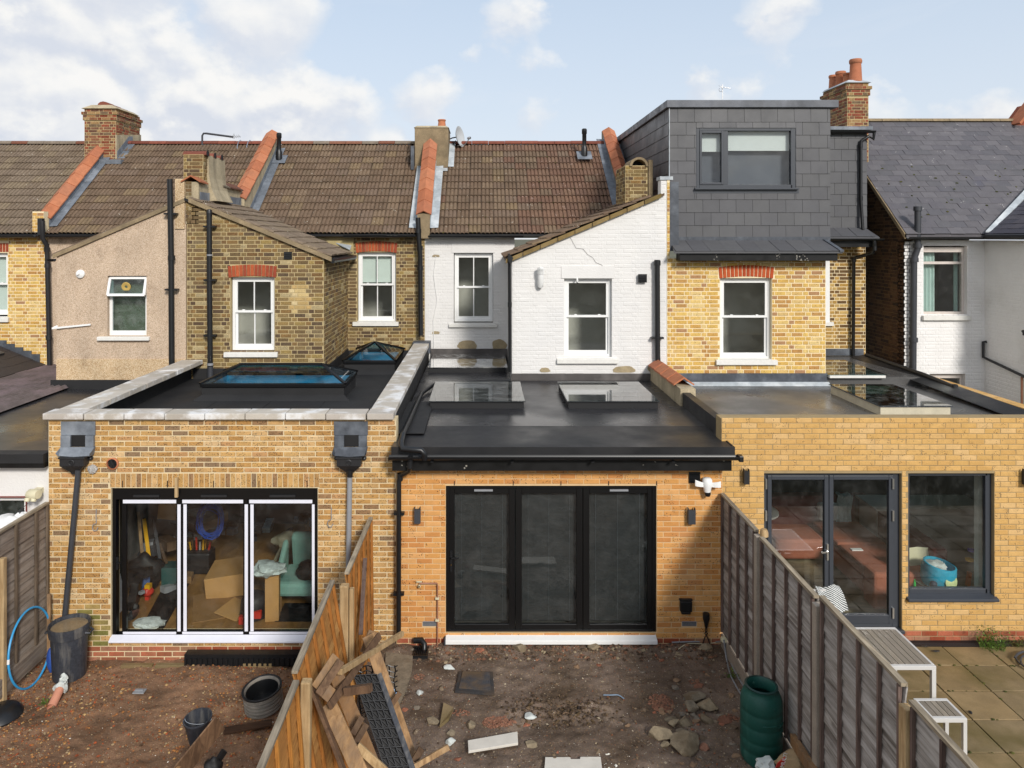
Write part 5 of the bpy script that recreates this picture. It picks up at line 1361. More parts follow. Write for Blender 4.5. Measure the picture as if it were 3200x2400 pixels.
pipe(r, 'downpipe', [P(1283, 1425, 10.1), P(1283, 1455, 10.1), P(1278, 1472, 10.2), P(1252, 1486, yp), P(1247, 1500, yp), P(1246, 1990, yp)], .034, MT['black_pl'], collars=[P(1282, 1452, 10.1), P(1250, 1490, yp)], clips=[P(1247, 1605, yp), P(1246, 1856, yp)])
pipe(r, 'pipe_shoe', [Vector((-.97, yp - .02, .08)), Vector((-.86, yp - .03, .09)), Vector((-.82, yp - .08, .06)), Vector((-.82, yp - .10, .0))], .04, MT['black_pl'])
dr = (PX(1393, YM_), PX(2052, YM_), PZ(1978, YM_), PZ(1518, YM_))
e_top = [(-1.225, 2.50), (3.38, 2.50)]
vents3 = [(PX(1320, YM_), PX(1365, YM_), PZ(1956, YM_), PZ(1941, YM_)), (PX(2130, YM_), PX(2177, YM_), PZ(1956, YM_), PZ(1941, YM_))]
ew = wall_shell('extension_wall', r, (0, YM_, 0), (1, 0, 0), e_top, -.3, [dr], .25, MT['mo_orange'])
bricks(H3, ew, (0, YM_, 0), (1, 0, 0), e_top, -.155, [dr] + vents3, MT['br_orange'], proud=.004, jit=.001, alt=lambda u, z: MT['br_redpl'] if z < .05 else MT['br_orange'])
for v in vents3:
    m = MB().box(v[0] + .004, v[1] - .004, YM_ - .006, YM_ - .0005, v[2], v[3]); ab = m.build('air_brick', MT['grey_pl'], ew)
    m = MB()
    for i in range(14):
        for j in range(3):
            xx = v[0] + .012 + i * (v[1] - v[0] - .02) / 14; zz = v[2] + .008 + j * .019
            m.box(xx, xx + .008, YM_ - .0075, YM_ - .0062, zz, zz + .013)
    m.build('vent_hole', MT['black'], ab)
slot = MB()
for px in (1420, 1604, 1753, 1902, 2052): slot.box(PX(px, YM_) - .005, PX(px, YM_) + .005, YM_ - .010, YM_ + .01, PZ(1516, YM_), PZ(1503, YM_))
slot.build('weep_slot', MT['black'], ew)
pxm = [(1400, 1611), (1611, 1823), (1823, 2046)]
pan = [(PX(a, YM_) + .003, PX(b, YM_) - .003, PZ(1976, YM_), PZ(1526, YM_), .088) for a, b in pxm]
bd, lv = bifold(H3, YM_, (dr[0] + .003, dr[1] - .003), (dr[2], dr[3] - .003), pan, MT['glass_dk'], MT['alu_black'], head=.045)
bl = MB()
for (a, b, c, dd, sw) in pan:
    z = c + sw + .01
    while z < dd - sw:
        bl.prism([(a + sw, YM_ + .135, z), (a + sw, YM_ + .132, z + .022), (a + sw, YM_ + .134, z + .0222), (a + sw, YM_ + .137, z + .0002)], (b - a - 2 * sw, 0, 0)); z += .021
b_o = bl.build('venetian_blind', flat_mat('dark_grey_blind_slat', '#555454', .5, mott=.04), bd)
co = MB()
for (a, b, c, dd, sw) in pan:
    for k in (.12, .5, .88):
        xx = a + sw + (b - a - 2 * sw) * k; co.box(xx - .0015, xx + .0015, YM_ + .118, YM_ + .122, c + sw, dd - sw)
co.build('blind_cord', MT['grey_pl'], bd)
for a, b in ((1482, 1540), (1907, 1965)): MB().box(PX(a, YM_), PX(b, YM_), YM_ + .030, YM_ + .044, PZ(1538, YM_), PZ(1532, YM_)).build('trickle_vent', MT['grey_pl'], bd)
hp = P(1410, 1742, YM_ + .03); hd = MB()
hd.box(hp.x - .016, hp.x + .016, YM_ + .02, YM_ + .044, hp.z - .2, hp.z + .09); hd.beam(hp + Vector((0, -.03, 0)), hp + Vector((.11, -.03, 0)), .018, .018); hd.lathe([(.012, .05), (.012, 0)], hp + Vector((0, .02, 0)), 8, axis=(0, -1, 0))
hd.build('door_handle', MT['black_pl'], bd)
MB().lathe([(.008, .0), (.008, .012), (0, .012)], hp + Vector((0, -.01, -.10)), 10, axis=(0, -1, 0)).build('lock_cylinder', flat_mat('brass', '#b08d4a', .35, metal=1), bd)
MB().prism([(dr[0] + .0, YM_ - .10, .03), (dr[0], YM_ - .10, .085), (dr[0], YM_ + .04, .13), (dr[0], YM_ + .04, .03)], (dr[1] - dr[0] - .01, 0, 0)).build('threshold', MT['white_gloss'], bd, bevel=.006)
MB().box(dr[0] - .02, dr[0] + .0, YM_ - .11, YM_, .02, .10).build('sill_end', MT['grey_dk'], bd)
room_box(r, -1.1, 3.3, YM_ + .27, 14.9, .1, 2.68, MT['room_l'], 'kitchen_room', ceiling=False)
# outside tap pipe
tp_ = pipe(r, 'tap_pipe', [P(1310, 1823, YM_ - .03), P(1366, 1823, YM_ - .03), P(1367, 1830, YM_ - .03), P(1367, 2045, YM_ - .03)], .011, MT['copper'], n=6)
tt = MB().lathe([(.02, 0), (.02, .05), (.012, .06)], P(1311, 1830, YM_ - .02), 10, axis=(0, -1, .2)).beam(P(1302, 1818, YM_ - .06), P(1318, 1818, YM_ - .06), .014, .014)
for yy_ in (1866, 1934): tt.box(PX(1361, YM_), PX(1373, YM_), YM_ - .05, YM_ - .01, PZ(yy_ + 3, YM_), PZ(yy_ - 3, YM_))
tt.build('tap', MT['cream'], tp_)

H3.finish()

# ------------------------------------------------------------------ house 4: cleaned yellow brick, slate-hung dormer
H4 = House('yellow brick terraced house with a big dark slate-hung dormer and buff brick extension', (6.3, YF, 0))
r = H4.root
yt = [(3.745, 5.30), (6.98, 5.30)]
wo = (PX(2250, YO), PX(2412, YO), PZ(1138, YO), PZ(869, YO))
ow = wall_shell('outrigger_wall', r, (0, YO, 0), (1, 0, 0), yt, 2.4, [wo], .25, MT['mo_stock'])
bricks(H4, ow, (0, YO, 0), (1, 0, 0), yt, 2.78, [wo, (wo[0] - .03, wo[1] + .03, wo[3], wo[3] + .25)], MT['br_stock'], h=.069, j=.015, bond='flemish', proud=.005)
soldier(H4, ow, (0, YO, 0), (1, 0, 0), wo[0] - .02, wo[1] + .03, wo[3] - .01, wo[3] + .22, pal_mat('bright_red_brick', ['#b8512b', '#bf5a30', '#ad4a28'], .2, 14, bump=.3), j=.018, sag=.045, flare=.10, proud=.012)
sash(H4, YO, (2252, 2412), (869, 1124), cols=1, mid=991, sillpx=(2236, 2427, 1122, 1139), glass=MT['glass'])
sv = wall_shell('side_wall', r, (6.98, 0, 0), (0, 1, 0), [(YO + .25, 5.3), (YW, 5.3)], 2.4, [], .2, MT['mo_stock'])
mt_ = [(6.98, 5.62), (9.17, 5.62)]
mw = wall_shell('main_wall', r, (0, YW, 0), (1, 0, 0), mt_, 2.5, [], .25, MT['mo_stock'])
br_mixed = pal_mat('sooty_yellow_brick', ['#a8854a', '#8a6a3c', '#c09a58', '#6d5436', '#b8924e', '#7a5f40', '#c9a868'], .32, 11, '#3a2c20', 60, .62, bump=.5, bs=60)
bricks(H4, mw, (0, YW, 0), (1, 0, 0), mt_, 2.9, [], br_mixed, h=.067, j=.015, bond='flemish')
MB().box(PX(2584, YW) - .9, PX(2592, YW), YW - .02, YW + .02, PZ(1008, YW), PZ(800, YW)).build('window', MT['white_gloss'], r)
MB().box(PX(2584, YW) - .9, PX(2602, YW), YW - .07, YW - .021, PZ(1018, YW), PZ(1006, YW)).build('sill', MT['sill'], r, bevel=.006)
# soffit box and apron roof under the dormer
DY = 15.3
MB().box(3.93, 7.09, 14.72, 15.0, PZ(815, 14.75), PZ(787, 14.75)).build('soffit_box', MT['black_pvc'], r, bevel=.006)
ap = MB().prism([(3.80, 14.66, 5.44), (7.16, 14.66, 5.44), (7.10, 15.29, 5.66), (3.90, 15.29, 5.66)], (0, 0, -.03)).build('apron_roof', MT['slate_n'], r)
tile_roof(H4, ap, (3.84, 14.67, 5.445), (1, 0, 0), Vector((0, .62, .22)), 3.28, .62, .345, .60, 'slate', MT['slate_n'], name='slate')
MB().prism([(7.10, 14.64, 5.44), (7.18, 14.64, 5.44), (7.12, 15.29, 5.67), (7.04, 15.29, 5.67)], (0, 0, .035)).box(3.86, 7.2, 15.262, 15.292, 5.66, 5.74).build('lead_flashing', MT['lead_dk'], r)
# dormer: core box with slates hung on it
dz0, dz1 = 5.66, PZ(338, DY)
dw = (PX(2175, DY), PX(2486, DY), PZ(588, DY), PZ(400, DY))
dm = MB().box(3.87, 7.21, DY + .26, 21.3, dz0, dz1).box(7.21, 9.15, 17.56, 21.3, dz0, 8.27).build('dormer', MT['slate_n'], r)
shell = wall_shell('dormer_front', dm, (0, DY, 0), (1, 0, 0), [(3.87, dz1), (7.21, dz1)], dz0, [dw], .25, MT['slate_n'])
def hang(O, U, ua, ub, za, zb, hole=None, sw=.345, sh=.268, par=None, size=1.0):
    O, U = Vector(O), Vector(U).normalized(); Nn = Vector((U.y, -U.x, 0)); up = (Vector((0, 0, 1)) + Nn * -.028).normalized()
    k = 0; z = za
    while z < zb - .03:
        h_ = min(sh, zb - z); off = (k % 2) * sw / 2; u = ua - off
        while u < ub - .02:
            a, b = max(u, ua), min(u + sw, ub); u += sw
            if b - a < .03: continue
            cells = [(a, b, z, h_)]
            if hole:
                h0, h1, v0, v1 = hole
                if b > h0 and a < h1 and z + h_ > v0 and z < v1:
                    cells = []
                    if a < h0 - .03: cells.append((a, h0, z, h_))
                    if b > h1 + .03: cells.append((h1, b, z, h_))
                    if z < v0 - .03: cells.append((max(a, h0), min(b, h1), z, v0 - z))
                    if z + h_ > v1 + .03: cells.append((max(a, h0), min(b, h1), v1, z + h_ - v1))
            for (a_, b_, z_, hh) in cells:
                lap = .0 if hh < h_ - .001 else .02
                key = tile_key('slate', b_ - a_, hh + lap, MT['slate_n'])
                p = O + U * ((a_ + b_) / 2) + Vector((0, 0, z_)) + Nn * (.008 + rnd.uniform(0, .002))
                Nq = U.cross(up)
                M = Matrix(((U.x, up.x, Nq.x, p.x), (U.y, up.y, Nq.y, p.y), (U.z, up.z, Nq.z, p.z), (0, 0, 0, 1)))
                H4.piece('slate', par or dm, M, key, (b_ - a_) * hh * size)
        z += sh; k += 1
hang((0, DY, 0), (1, 0, 0), 3.87, 7.21, dz0 + .05, dz1, dw)
hang((3.87, 0, 0), (0, -1, 0), -21.0, -DY, dz0 + .05, dz1, size=.3)
hang((0, 17.56, 0), (1, 0, 0), 7.22, 9.15, 5.95, 8.24, sw=.33)
MB().box(3.80, 7.36, DY - .07, 21.3, dz1 + .005, dz1 + .16).build('roof_edge', pal_mat('lead_grey_edge', ['#70737a'], .3, 2.5, rough=(.35, .7, 3), bump=.1, stain=('#46474a', 1.2, .45, .7, .7, (1, 1, .5))), dm, bevel=.01)
MB().box(7.2, 9.24, 17.45, 21.3, 8.28, 8.36).build('return_roof_edge', MT['lead'], dm)
gutter(dm, 7.22, 9.28, 17.43, 8.25, .055)
MB().box(3.858, 3.872, DY - .03, DY + .012, dz0, dz1).build('corner_trim', MT['lead_wh'], dm)
pipe(dm, 'downpipe', [Vector((9.26, 17.43, 8.20)), Vector((9.24, 17.43, 8.05)), P(2716, 425, 17.45), P(2692, 440, 17.48), P(2690, 455, 17.48), P(2690, 620, 17.48), P(2696, 718, 17.42)], .036, MT['black_pl'], collars=[P(2690, 455, 17.48), P(2690, 620, 17.48)])
ap2 = MB().prism([(7.25, 17.08, 5.73), (9.2, 17.08, 5.73), (9.12, 17.55, 5.95), (7.25, 17.55, 5.95)], (0, 0, -.04)).build('apron_roof', MT['slate_n'], r)
tile_roof(H4, ap2, (7.3, 17.09, 5.735), (1, 0, 0), Vector((0, .47, .22)), 1.8, .5, .345, .5, 'slate', MT['slate_n'], name='slate')
gutter(r, 7.2, 9.26, 17.03, 5.70, .055)
MB().box(7.2, 9.15, 17.12, 17.25, 5.50, 5.68).build('fascia', MT['black_pvc'], r)
pipe(r, 'downpipe', [P(2732, 752, 17.03), P(2733, 775, 17.03), P(2728, 790, 17.1), P(2672, 806, 17.5), P(2668, 815, 17.55), P(2666, 1112, 17.55)], .040, MT['black_pl'], collars=[P(2733, 776, 17.03), P(2668, 812, 17.54)])
# dormer window
wf = MB(); x0, x1, z0, z1 = dw; y = DY + .03
wf.box(x0, x0 + .07, y - .04, y + .06, z0, z1); wf.box(x1 - .10, x1, y - .04, y + .06, z0, z1); wf.box(x0 + .07, x1 - .10, y - .04, y + .06, z1 - .06, z1); wf.box(x0 + .07, x1 - .07, y - .04, y + .06, z0, z0 + .07)
xm = PX(2268, DY); wf.box(xm - .05, xm + .05, y - .03, y + .06, z0 + .07, z1 - .06)
dwin = wf.build('window', MT['alu_grey'], dm, bevel=.005)
cs = MB(); a, b = x0 + .072, xm - .052
cs.box(a, a + .045, y - .055, y + .03, z0 + .072, z1 - .062); cs.box(b - .045, b, y - .055, y + .03, z0 + .072, z1 - .062); cs.box(a + .045, b - .045, y - .055, y + .03, z1 - .107, z1 - .062); cs.box(a + .045, b - .045, y - .055, y + .03, z0 + .072, z0 + .117)
cs.build('casement', MT['alu_grey'], dwin, bevel=.004)
dg = glass_mat('dormer_glass', (.9, .93, .95), 2.0, .02)
MB().box(a + .04, b - .04, y, y + .006, z0 + .11, z1 - .10).build('pane', dg, dwin)
MB().box(xm + .045, x1 - .065, y + .01, y + .016, z0 + .065, z1 - .055).build('pane', dg, dwin)
MB().box(x0 - .04, x1 + .04, DY - .09, DY + .02, z0 - .03, z0).box(x0 - .06, x1 + .06, DY - .02, DY - .012, z0 - .11, z0 - .031).build('sill', MT['alu_grey'], dwin)
zb_ = PZ(472, DY)
MB().box(x0 + .06, xm - .05, y + .1, y + .11, zb_, z1 - .05).box(xm + .05, x1 - .06, y + .1, y + .11, zb_ + .02, z1 - .05).build('blind', flat_mat('cream_roller_blind', '#e2e1d4', .8, mott=.02), dwin)
room_box(dm, x0 - .3, x1 + .3, DY + .27, DY + 2.4, z0 - .35, z1 + .1, MT['navy'])
# roof behind
main_roof(H4, 3.69, 9.15, MT['tile_g'], MT['ridge'], clip=lambda u, s: u < .15)
# tall stack with four pots
ch = chimney(H4, 9.05, 9.58, 18.3, 19.6, 7.6, 9.57, MT['br_chim'], MT['mo_brown'])
MB().prism([(9.0, 18.25, 9.57), (9.63, 18.25, 9.57), (9.5, 18.4, 9.66), (9.13, 18.4, 9.66)], (0, 1.3, 0)).build('flaunching', MT['lead_wh'], ch)
pot(ch, 9.36, 18.5, 9.6, .60, .15, MT['terra']); pot(ch, 9.33, 18.85, 9.6, .33, .115); pot(ch, 9.3, 19.15, 9.6, .44, .13); pot(ch, 9.28, 19.5, 9.6, .42, .12)
# extension
rl = (6.68, 7.92, 12.4, 14.24); ZR4 = 2.72
slab_holes('flat_roof', r, 3.56, 9.1, 10.72, YO, ZR4 - .15, ZR4, [(rl[0] + .1, rl[1] - .1, rl[2] + .1, rl[3] - .1)], MT['felt_wet'])
MB().box(6.99, 9.1, YO, YW, ZR4 - .15, ZR4 + .16).build('side_return_roof', MT['felt_wet'], r)
MB().prism([(3.66, YO - .02, 2.72), (3.66, YO - .16, 2.725), (3.66, YO - .06, 2.79), (3.66, YO - .03, 2.79)], (3.36, 0, 0)).build('roof_fillet', MT['lead_wh'], r)
MB().box(3.66, 7.0, YO - .03, YO - .012, 2.79, PZ(1166, YO)).box(7.0, 9.1, YW - .05, YW - .012, 2.9, 3.06).build('lead_flashing', MT['lead_dk'], r)
MB().box(7.02, 8.15, 14.9, 16.2, 2.88, 2.93).build('rooflight', MT['sill'], r)
MB().box(7.0, 8.2, 14.92, 16.7, 2.935, 2.945).build('pane', MT['glass_roof'], r)
rooflight(H4, rl, ZR4, 2.885, pal_mat('stained_white_upstand', ['#cfc6ae'], .15, 6, rough=.6, bump=.2), MT['alu_grey'])
pw = MB().box(9.08, 9.28, 10.75, YW + .2, 2.2, 2.84).build('side_parapet', MT['mo_yellow_new'], r)
bricks(H4, pw, (9.08, 0, 0), (0, -1, 0), [(-YW, 2.835), (-10.75, 2.835)], 2.70, [], MT['br_yellow_new'], w=.102)
for i in range(62):
    ya = 10.8 + i * .112
    mb = MB().box(9.07, 9.29, ya, ya + .103, 2.842, 2.862)
    mb.build('parapet_brick', MT['br_yellow_new'], pw)
MB().prism([(8.70, 10.75, 2.722), (9.07, 10.75, 2.80), (9.07, 17.4, 2.96), (8.70, 17.4, 2.884)], (0, 0, .01)).build('felt_upstand', MT['felt'], r)
pipe(r, 'roof_gutter_pipe', [Vector((9.0, 17.3, 2.96)), Vector((9.0, 15.0, 2.92)), Vector((9.0, 14.0, 2.86))], .045, MT['black_iron'], collars=[Vector((9.0, 14.05, 2.87))])
et = [(3.40, 3.145), (9.25, 3.145)]
dr = (PX(2388, YF), PX(2818, YF), PZ(1966, YF), PZ(1479, YF)); wn = (PX(2838, YF), PX(3107, YF), PZ(1868, YF), PZ(1479, YF))
ew = wall_shell('extension_wall', r, (0, YF, 0), (1, 0, 0), et, -.3, [dr, wn], .25, MT['mo_yellow_new'])
bricks(H4, ew, (0, YF, 0), (1, 0, 0), et, -.11, [dr, wn], MT['br_yellow_new'], h=.067, j=.009, proud=.005, alt=lambda u, z: MT['br_redpl'] if z < .10 else MT['br_yellow_new'])
dm_ = MB(); x0, x1, z0, z1 = dr; y = YF + .06
dm_.box(x0, x0 + .06, y, y + .09, z0, z1); dm_.box(x1 - .10, x1, y, y + .09, z0, z1); dm_.box(x0 + .06, x1 - .10, y, y + .09, z1 - .045, z1); dm_.box(x0 + .06, x1 - .10, y, y + .09, z0, z0 + .05)
dd = dm_.build('french_doors', MT['alu_grey'], r, bevel=.005)
for (a, b) in ((PX(2402, YF), PX(2594, YF)), (PX(2596, YF), PX(2796, YF))):
    l = MB(); s_ = .06
    l.box(a, a + s_, y - .02, y + .05, z0 + .052, z1 - .047); l.box(b - s_, b, y - .02, y + .05, z0 + .052, z1 - .047); l.box(a + s_, b - s_, y - .02, y + .05, z1 - .047 - s_, z1 - .047); l.box(a + s_, b - s_, y - .02, y + .05, z0 + .052, z0 + .052 + .13)
    l.build('door_leaf', MT['alu_grey'], dd, bevel=.005)
    MB().box(a + s_ - .005, b - s_ + .005, y + .01, y + .016, z0 + .17, z1 - .1).build('pane', MT['glass'], dd)
hp = P(2586, 1722, YF + .03); hd = MB(); hd.box(hp.x - .014, hp.x + .014, YF + .02, YF + .04, hp.z - .13, hp.z + .10); hd.beam(hp + Vector((.0, -.03, 0)), hp + Vector((-.10, -.03, -.01)), .02, .02); hd.lathe([(.012, .05), (.012, 0)], hp + Vector((0, .02, 0)), 8, axis=(0, -1, 0))
hd.build('door_handle', MT['chrome'], dd)
for px in (2396, 2794):
    for py_ in (1510, 1610, 1915): MB().box(PX(px, YF) - .012, PX(px, YF) + .012, YF + .015, YF + .04, PZ(py_ + 20, YF), PZ(py_ - 12, YF)).build('hinge', MT['chrome'], dd)
MB().box(x0 - .02, x1 + .02, YF - .05, YF + .1, z0 - .05, z0).build('threshold', MT['alu_grey'], dd, bevel=.005)
x0, x1, z0, z1 = wn; wf = MB(); y = YF + .06; t = .055
wf.box(x0, x0 + t, y, y + .08, z0, z1); wf.box(x1 - t - .03, x1, y, y + .08, z0, z1); wf.box(x0 + t, x1 - t, y, y + .08, z1 - t, z1); wf.box(x0 + t, x1 - t, y, y + .08, z0, z0 + .10)
wi = wf.build('window', MT['alu_grey'], r, bevel=.005)
MB().box(x0 + t - .005, x1 - t - .02, y + .03, y + .036, z0 + .095, z1 - t + .005).build('pane', MT['glass'], wi)
MB().prism([(x0 - .03, YF - .07, z0 - .03), (x0 - .03, YF - .07, z0 + .005), (x0 - .03, y, z0 + .04), (x0 - .03, y, z0 - .03)], (x1 - x0 + .06, 0, 0)).build('sill', MT['alu_grey'], wi, bevel=.005)
room_box(r, 3.75, 8.9, YF + .27, 14.75, .05, 2.5, flat_mat('dark_blue_grey_wall', '#4a4d58', .9, mott=.06), 'living_room', ceiling=False)
H4.finish()

# ------------------------------------------------------------------ house 5: white walls, slate roof
H5 = House('white brick house at the right with a purple slate roof and dark side wall', (11.0, 16.8, 0))
r = H5.root
HY = 16.8
wt = [(9.6, 5.66), (11.46, 5.66)]
w1 = (PX(2886, HY), PX(3022, HY), PZ(985, HY), PZ(768, HY)); w2 = (PX(2905, HY), PX(3016, HY), PZ(1330, HY), PZ(1168, HY))
fw = wall_shell('front_wall', r, (0, HY, 0), (1, 0, 0), wt, -.2, [w1, w2], .25, MT['white_br2'])
bricks(H5, fw, (0, HY, 0), (1, 0, 0), wt, 2.0, [w1, w2], MT['white_br2'], w=.222, h=.068, j=.011, bond='flemish', proud=.004, jit=.002)
ow = wall_shell('outrigger_side_wall', r, (11.45, 0, 0), (0, -1, 0), [(-HY - .2, 5.66), (-15.35, 5.66)], -.2, [], .25, MT['white_br2'])
bricks(H5, ow, (11.45, 0, 0), (0, -1, 0), [(-HY, 5.66), (-15.35, 5.66)], 2.0, [], MT['white_br2'], w=.222, h=.068, j=.011, bond='flemish', proud=.004, jit=.002)
SS = .87
ge = [(-23.6, 5.85), (-20.2, 8.80), (-HY, 5.82)]
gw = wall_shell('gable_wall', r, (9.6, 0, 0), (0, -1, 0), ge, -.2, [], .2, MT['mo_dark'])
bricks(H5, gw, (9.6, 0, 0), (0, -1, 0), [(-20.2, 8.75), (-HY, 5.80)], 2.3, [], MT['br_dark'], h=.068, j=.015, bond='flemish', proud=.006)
rf = MB().prism([(9.52, 16.62, 5.80), (9.52, 20.2, 8.90), (9.52, 23.8, 5.80), (9.52, 23.8, 5.72), (9.52, 20.2, 8.82), (9.52, 16.62, 5.72)], (8.5, 0, 0)).build('roof', MT['slate_p'], r)
S5 = Vector((0, 3.58, 3.10))
tile_roof(H5, rf, (9.54, 16.60, 5.80), (1, 0, 0), S5, 5.6, S5.length, .335, .222, 'slate', MT['slate_p'], lambda u, s: (u + 9.54 - 11.45) < (s * .756) * 1.6 + .2, name='slate', stagger=True)
for i in range(12):
    M = Matrix.Translation((9.75 + i * .46, 20.2, 8.90))
    H5.piece('ridge_tile', rf, M, tile_key('half', .45, .11, MT['cement']), .04)
MB().prism([(9.515, 16.62, 5.70), (9.515, 20.2, 8.80), (9.515, 20.2, 8.91), (9.515, 16.62, 5.81)], (.04, 0, 0)).build('verge', MT['cement'], rf)
o2 = MB().prism([(11.30, 16.6, 5.78), (11.30, 15.2, 5.78), (16.0, 15.2, 8.32), (16.0, 19.5, 8.32)], (0, 0, .03)).build('outrigger_roof', flat_mat('dark_slate', '#45424a', .6, mott=.25, ms=3, bump=.3), r)
tile_roof(H5, o2, (11.30, 19.3, 5.80), (0, -1, 0), Vector((4.7, 0, 2.54)), 4.1, 3.2, .335, .222, 'slate', pal_mat('dark_purple_slate', ['#4b474f', '#44414a', '#514c52'], .2, 6, rough=.6, bump=.3), lambda u, s: (19.3 - u) < 16.62 + s * .88 / 1.6 + .1, name='slate', stagger=True)
MB().prism([(11.28, 16.52, 5.84), (11.44, 16.52, 5.84), (13.9, 18.1, 7.28), (13.7, 18.1, 7.28)], (0, 0, .03)).build('valley_lead', MT['lead_wh'], rf)
gutter(r, 9.55, 11.4, 16.55, 5.74, .06, MT['black_iron'])
MB().tube([(11.27, 16.5, 5.74), (11.27, 15.2, 5.74)], .06, 8).build('gutter', MT['black_iron'], r)
ms = MB()
for i in range(34):
    u, s = rnd.uniform(.2, 4.2), rnd.uniform(.5, 2.6); p = Vector((9.54 + u, 16.60 + s * .756, 5.80 + s * .655 + .015))
    ms.blob(p, (rnd.uniform(.02, .05), .03, .02), i, 1, .3)
ms.build('moss', MT['moss'], rf, kind='stuff')
# window with curtains
def plain_window(x0, x1, z0, z1, Y, tr, mat):
    m = MB(); y = Y + .10
    m.box(x0, x0 + .06, y, y + .08, z0, z1); m.box(x1 - .06, x1, y, y + .08, z0, z1); m.box(x0 + .06, x1 - .06, y, y + .08, z1 - .12, z1); m.box(x0 + .06, x1 - .06, y, y + .08, z0, z0 + .07)
    if tr: m.box(x0 + .06, x1 - .06, y, y + .08, tr - .03, tr + .03)
    w = m.build('window', mat, r, bevel=.004)
    MB().box(x0 + .05, x1 - .05, y + .03, y + .036, z0 + .06, z1 - .1).build('pane', MT['glass'], w)
    return w
old_white = flat_mat('flaking_white_paint', '#d2c8c0', .7, mott=.15, ms=10)
wi = plain_window(*w1[:2], w1[2], w1[3] - .03, HY, PZ(822, HY), old_white)
cu = MB()
for (a, b) in ((w1[0] + .06, w1[0] + .42), (w1[1] - .14, w1[1] - .05)):
    n = 24; vs = []
    for i in range(n + 1):
        x = a + (b - a) * i / n; yy = HY + .26 + .02 * math.sin(i * 1.1)
        vs += [(x, yy, w1[2] + .05), (x, yy, w1[3] - .05)]
    cu.add(vs, [(2 * i, 2 * i + 2, 2 * i + 3, 2 * i + 1) for i in range(n)])
cu.build('curtain', MT['curtain'], wi, smooth=True)
MB().prism([(PX(2880, HY), HY - .08, PZ(1000, HY)), (PX(2880, HY), HY - .08, PZ(986, HY)), (PX(2880, HY), HY + .1, PZ(984, HY)), (PX(2880, HY), HY + .1, PZ(1000, HY))], (PX(3029, HY) - PX(2880, HY), 0, 0)).build('sill', MT['sill'], wi, bevel=.006)
room_box(r, w1[0] - .3, w1[1] + .2, HY + .3, HY + 1.8, w1[2] - .4, w1[3] + .2, MT['room'])
plain_window(*w2[:2], w2[2], w2[3], HY, None, old_white); room_box(r, w2[0] - .3, w2[1] + .2, HY + .3, HY + 1.5, w2[2] - .3, w2[3] + .2, MT['room'])
pipe(r, 'soil_pipe', [P(2853, 1230, HY - .1), P(2856, 810, HY - .1), P(2868, 775, HY - .13), P(2868, 645, HY - .13)], .068, MT['grey_dk'], collars=[P(2868, 652, HY - .13), P(2868, 768, HY - .13), P(2857, 812, HY - .1), P(2855, 1062, HY - .1)], collar_r=1.3)
def s5(y, z, o=.07): return Vector((11.45 - o, y, z))
pipe(r, 'waste_pipe', [s5(15.5, 3.75, .0), s5(15.5, 3.75), s5(15.4, 3.66), s5(15.36, 3.6)], .04, MT['black_iron'], collars=[s5(15.45, 3.72)])
pipe(r, 'waste_pipe', [s5(16.75, 3.35, .0), s5(16.75, 3.35), s5(16.75, 3.0), s5(16.3, 2.93), s5(15.36, 2.78)], .03, MT['black_iron'])
pipe(r, 'waste_pipe', [s5(15.55, 2.78), s5(15.55, 1.6)], .022, MT['copper'])
# stack at the far right
gp = MB().prism([(14.38, 20.0, 8.3), (14.42, 20.0, 8.75), (14.87, 20.0, 9.36), (15.8, 20.0, 9.36), (15.8, 20.0, 8.3)], (0, .5, 0)).build('gable_shoulder', MT['br_chim'], r); MB().beam((14.40, 19.98, 8.78), (14.89, 19.98, 9.42), .5, .06, (1, 0, 0)).build('coping_tile', MT['terra'], gp)
H5.finish()


# ================================================================== FIXTURES ON THE HOUSES (things of their own)
def wall_light(x, y, z, w, hgt, mat, label, group):
    t = thing('wall_light', label, 'wall light', (x, y, z), group)
    m = MB(); d = .07; k = .008
    m.box(x - w / 2, x + w / 2, y - d - .02, y - d - .02 + k, z, z + hgt); m.box(x - w / 2, x - w / 2 + k, y - d - .02 + k, y - .02, z, z + hgt + .02); m.box(x + w / 2 - k, x + w / 2, y - d - .02 + k, y - .02, z, z + hgt + .02)
    m.build('lamp_housing', mat, t)
    MB().box(x - w / 2 + .01, x + w / 2 - .01, y - .02, y - .001, z + .02, z + hgt - .02).build('back_plate', mat, t)
    MB().lathe([(.02, .0), (.022, .03), (.0, .035)], (x, y - .05, z + hgt * .45), 10).build('bulb', MT['white_gloss'], t)
    return t
wall_light(PX(1306, YM_), YM_ - .006, PZ(1629, YM_), .085, .20, MT['grey_dk'], 'grey up-down wall light with plaster spots, left of the black bifold doors', 'up-down wall lights')
wall_light(PX(2157, YM_), YM_ - .006, PZ(1631, YM_), .10, .20, MT['grey_dk'], 'grey up-down wall light right of the black bifold doors, below the security light', 'up-down wall lights')
wall_light(PX(2327, YF), YF - .008, PZ(1507, YF), .075, .19, MT['black_iron'], 'dark wall light between the orange brick corner and the grey french doors', 'up-down wall lights')
wall_light(PX(3200, YF), YF - .008, PZ(1510, YF), .10, .20, MT['black_iron'], 'dark wall light at the right edge beside the grey-framed window', 'up-down wall lights')
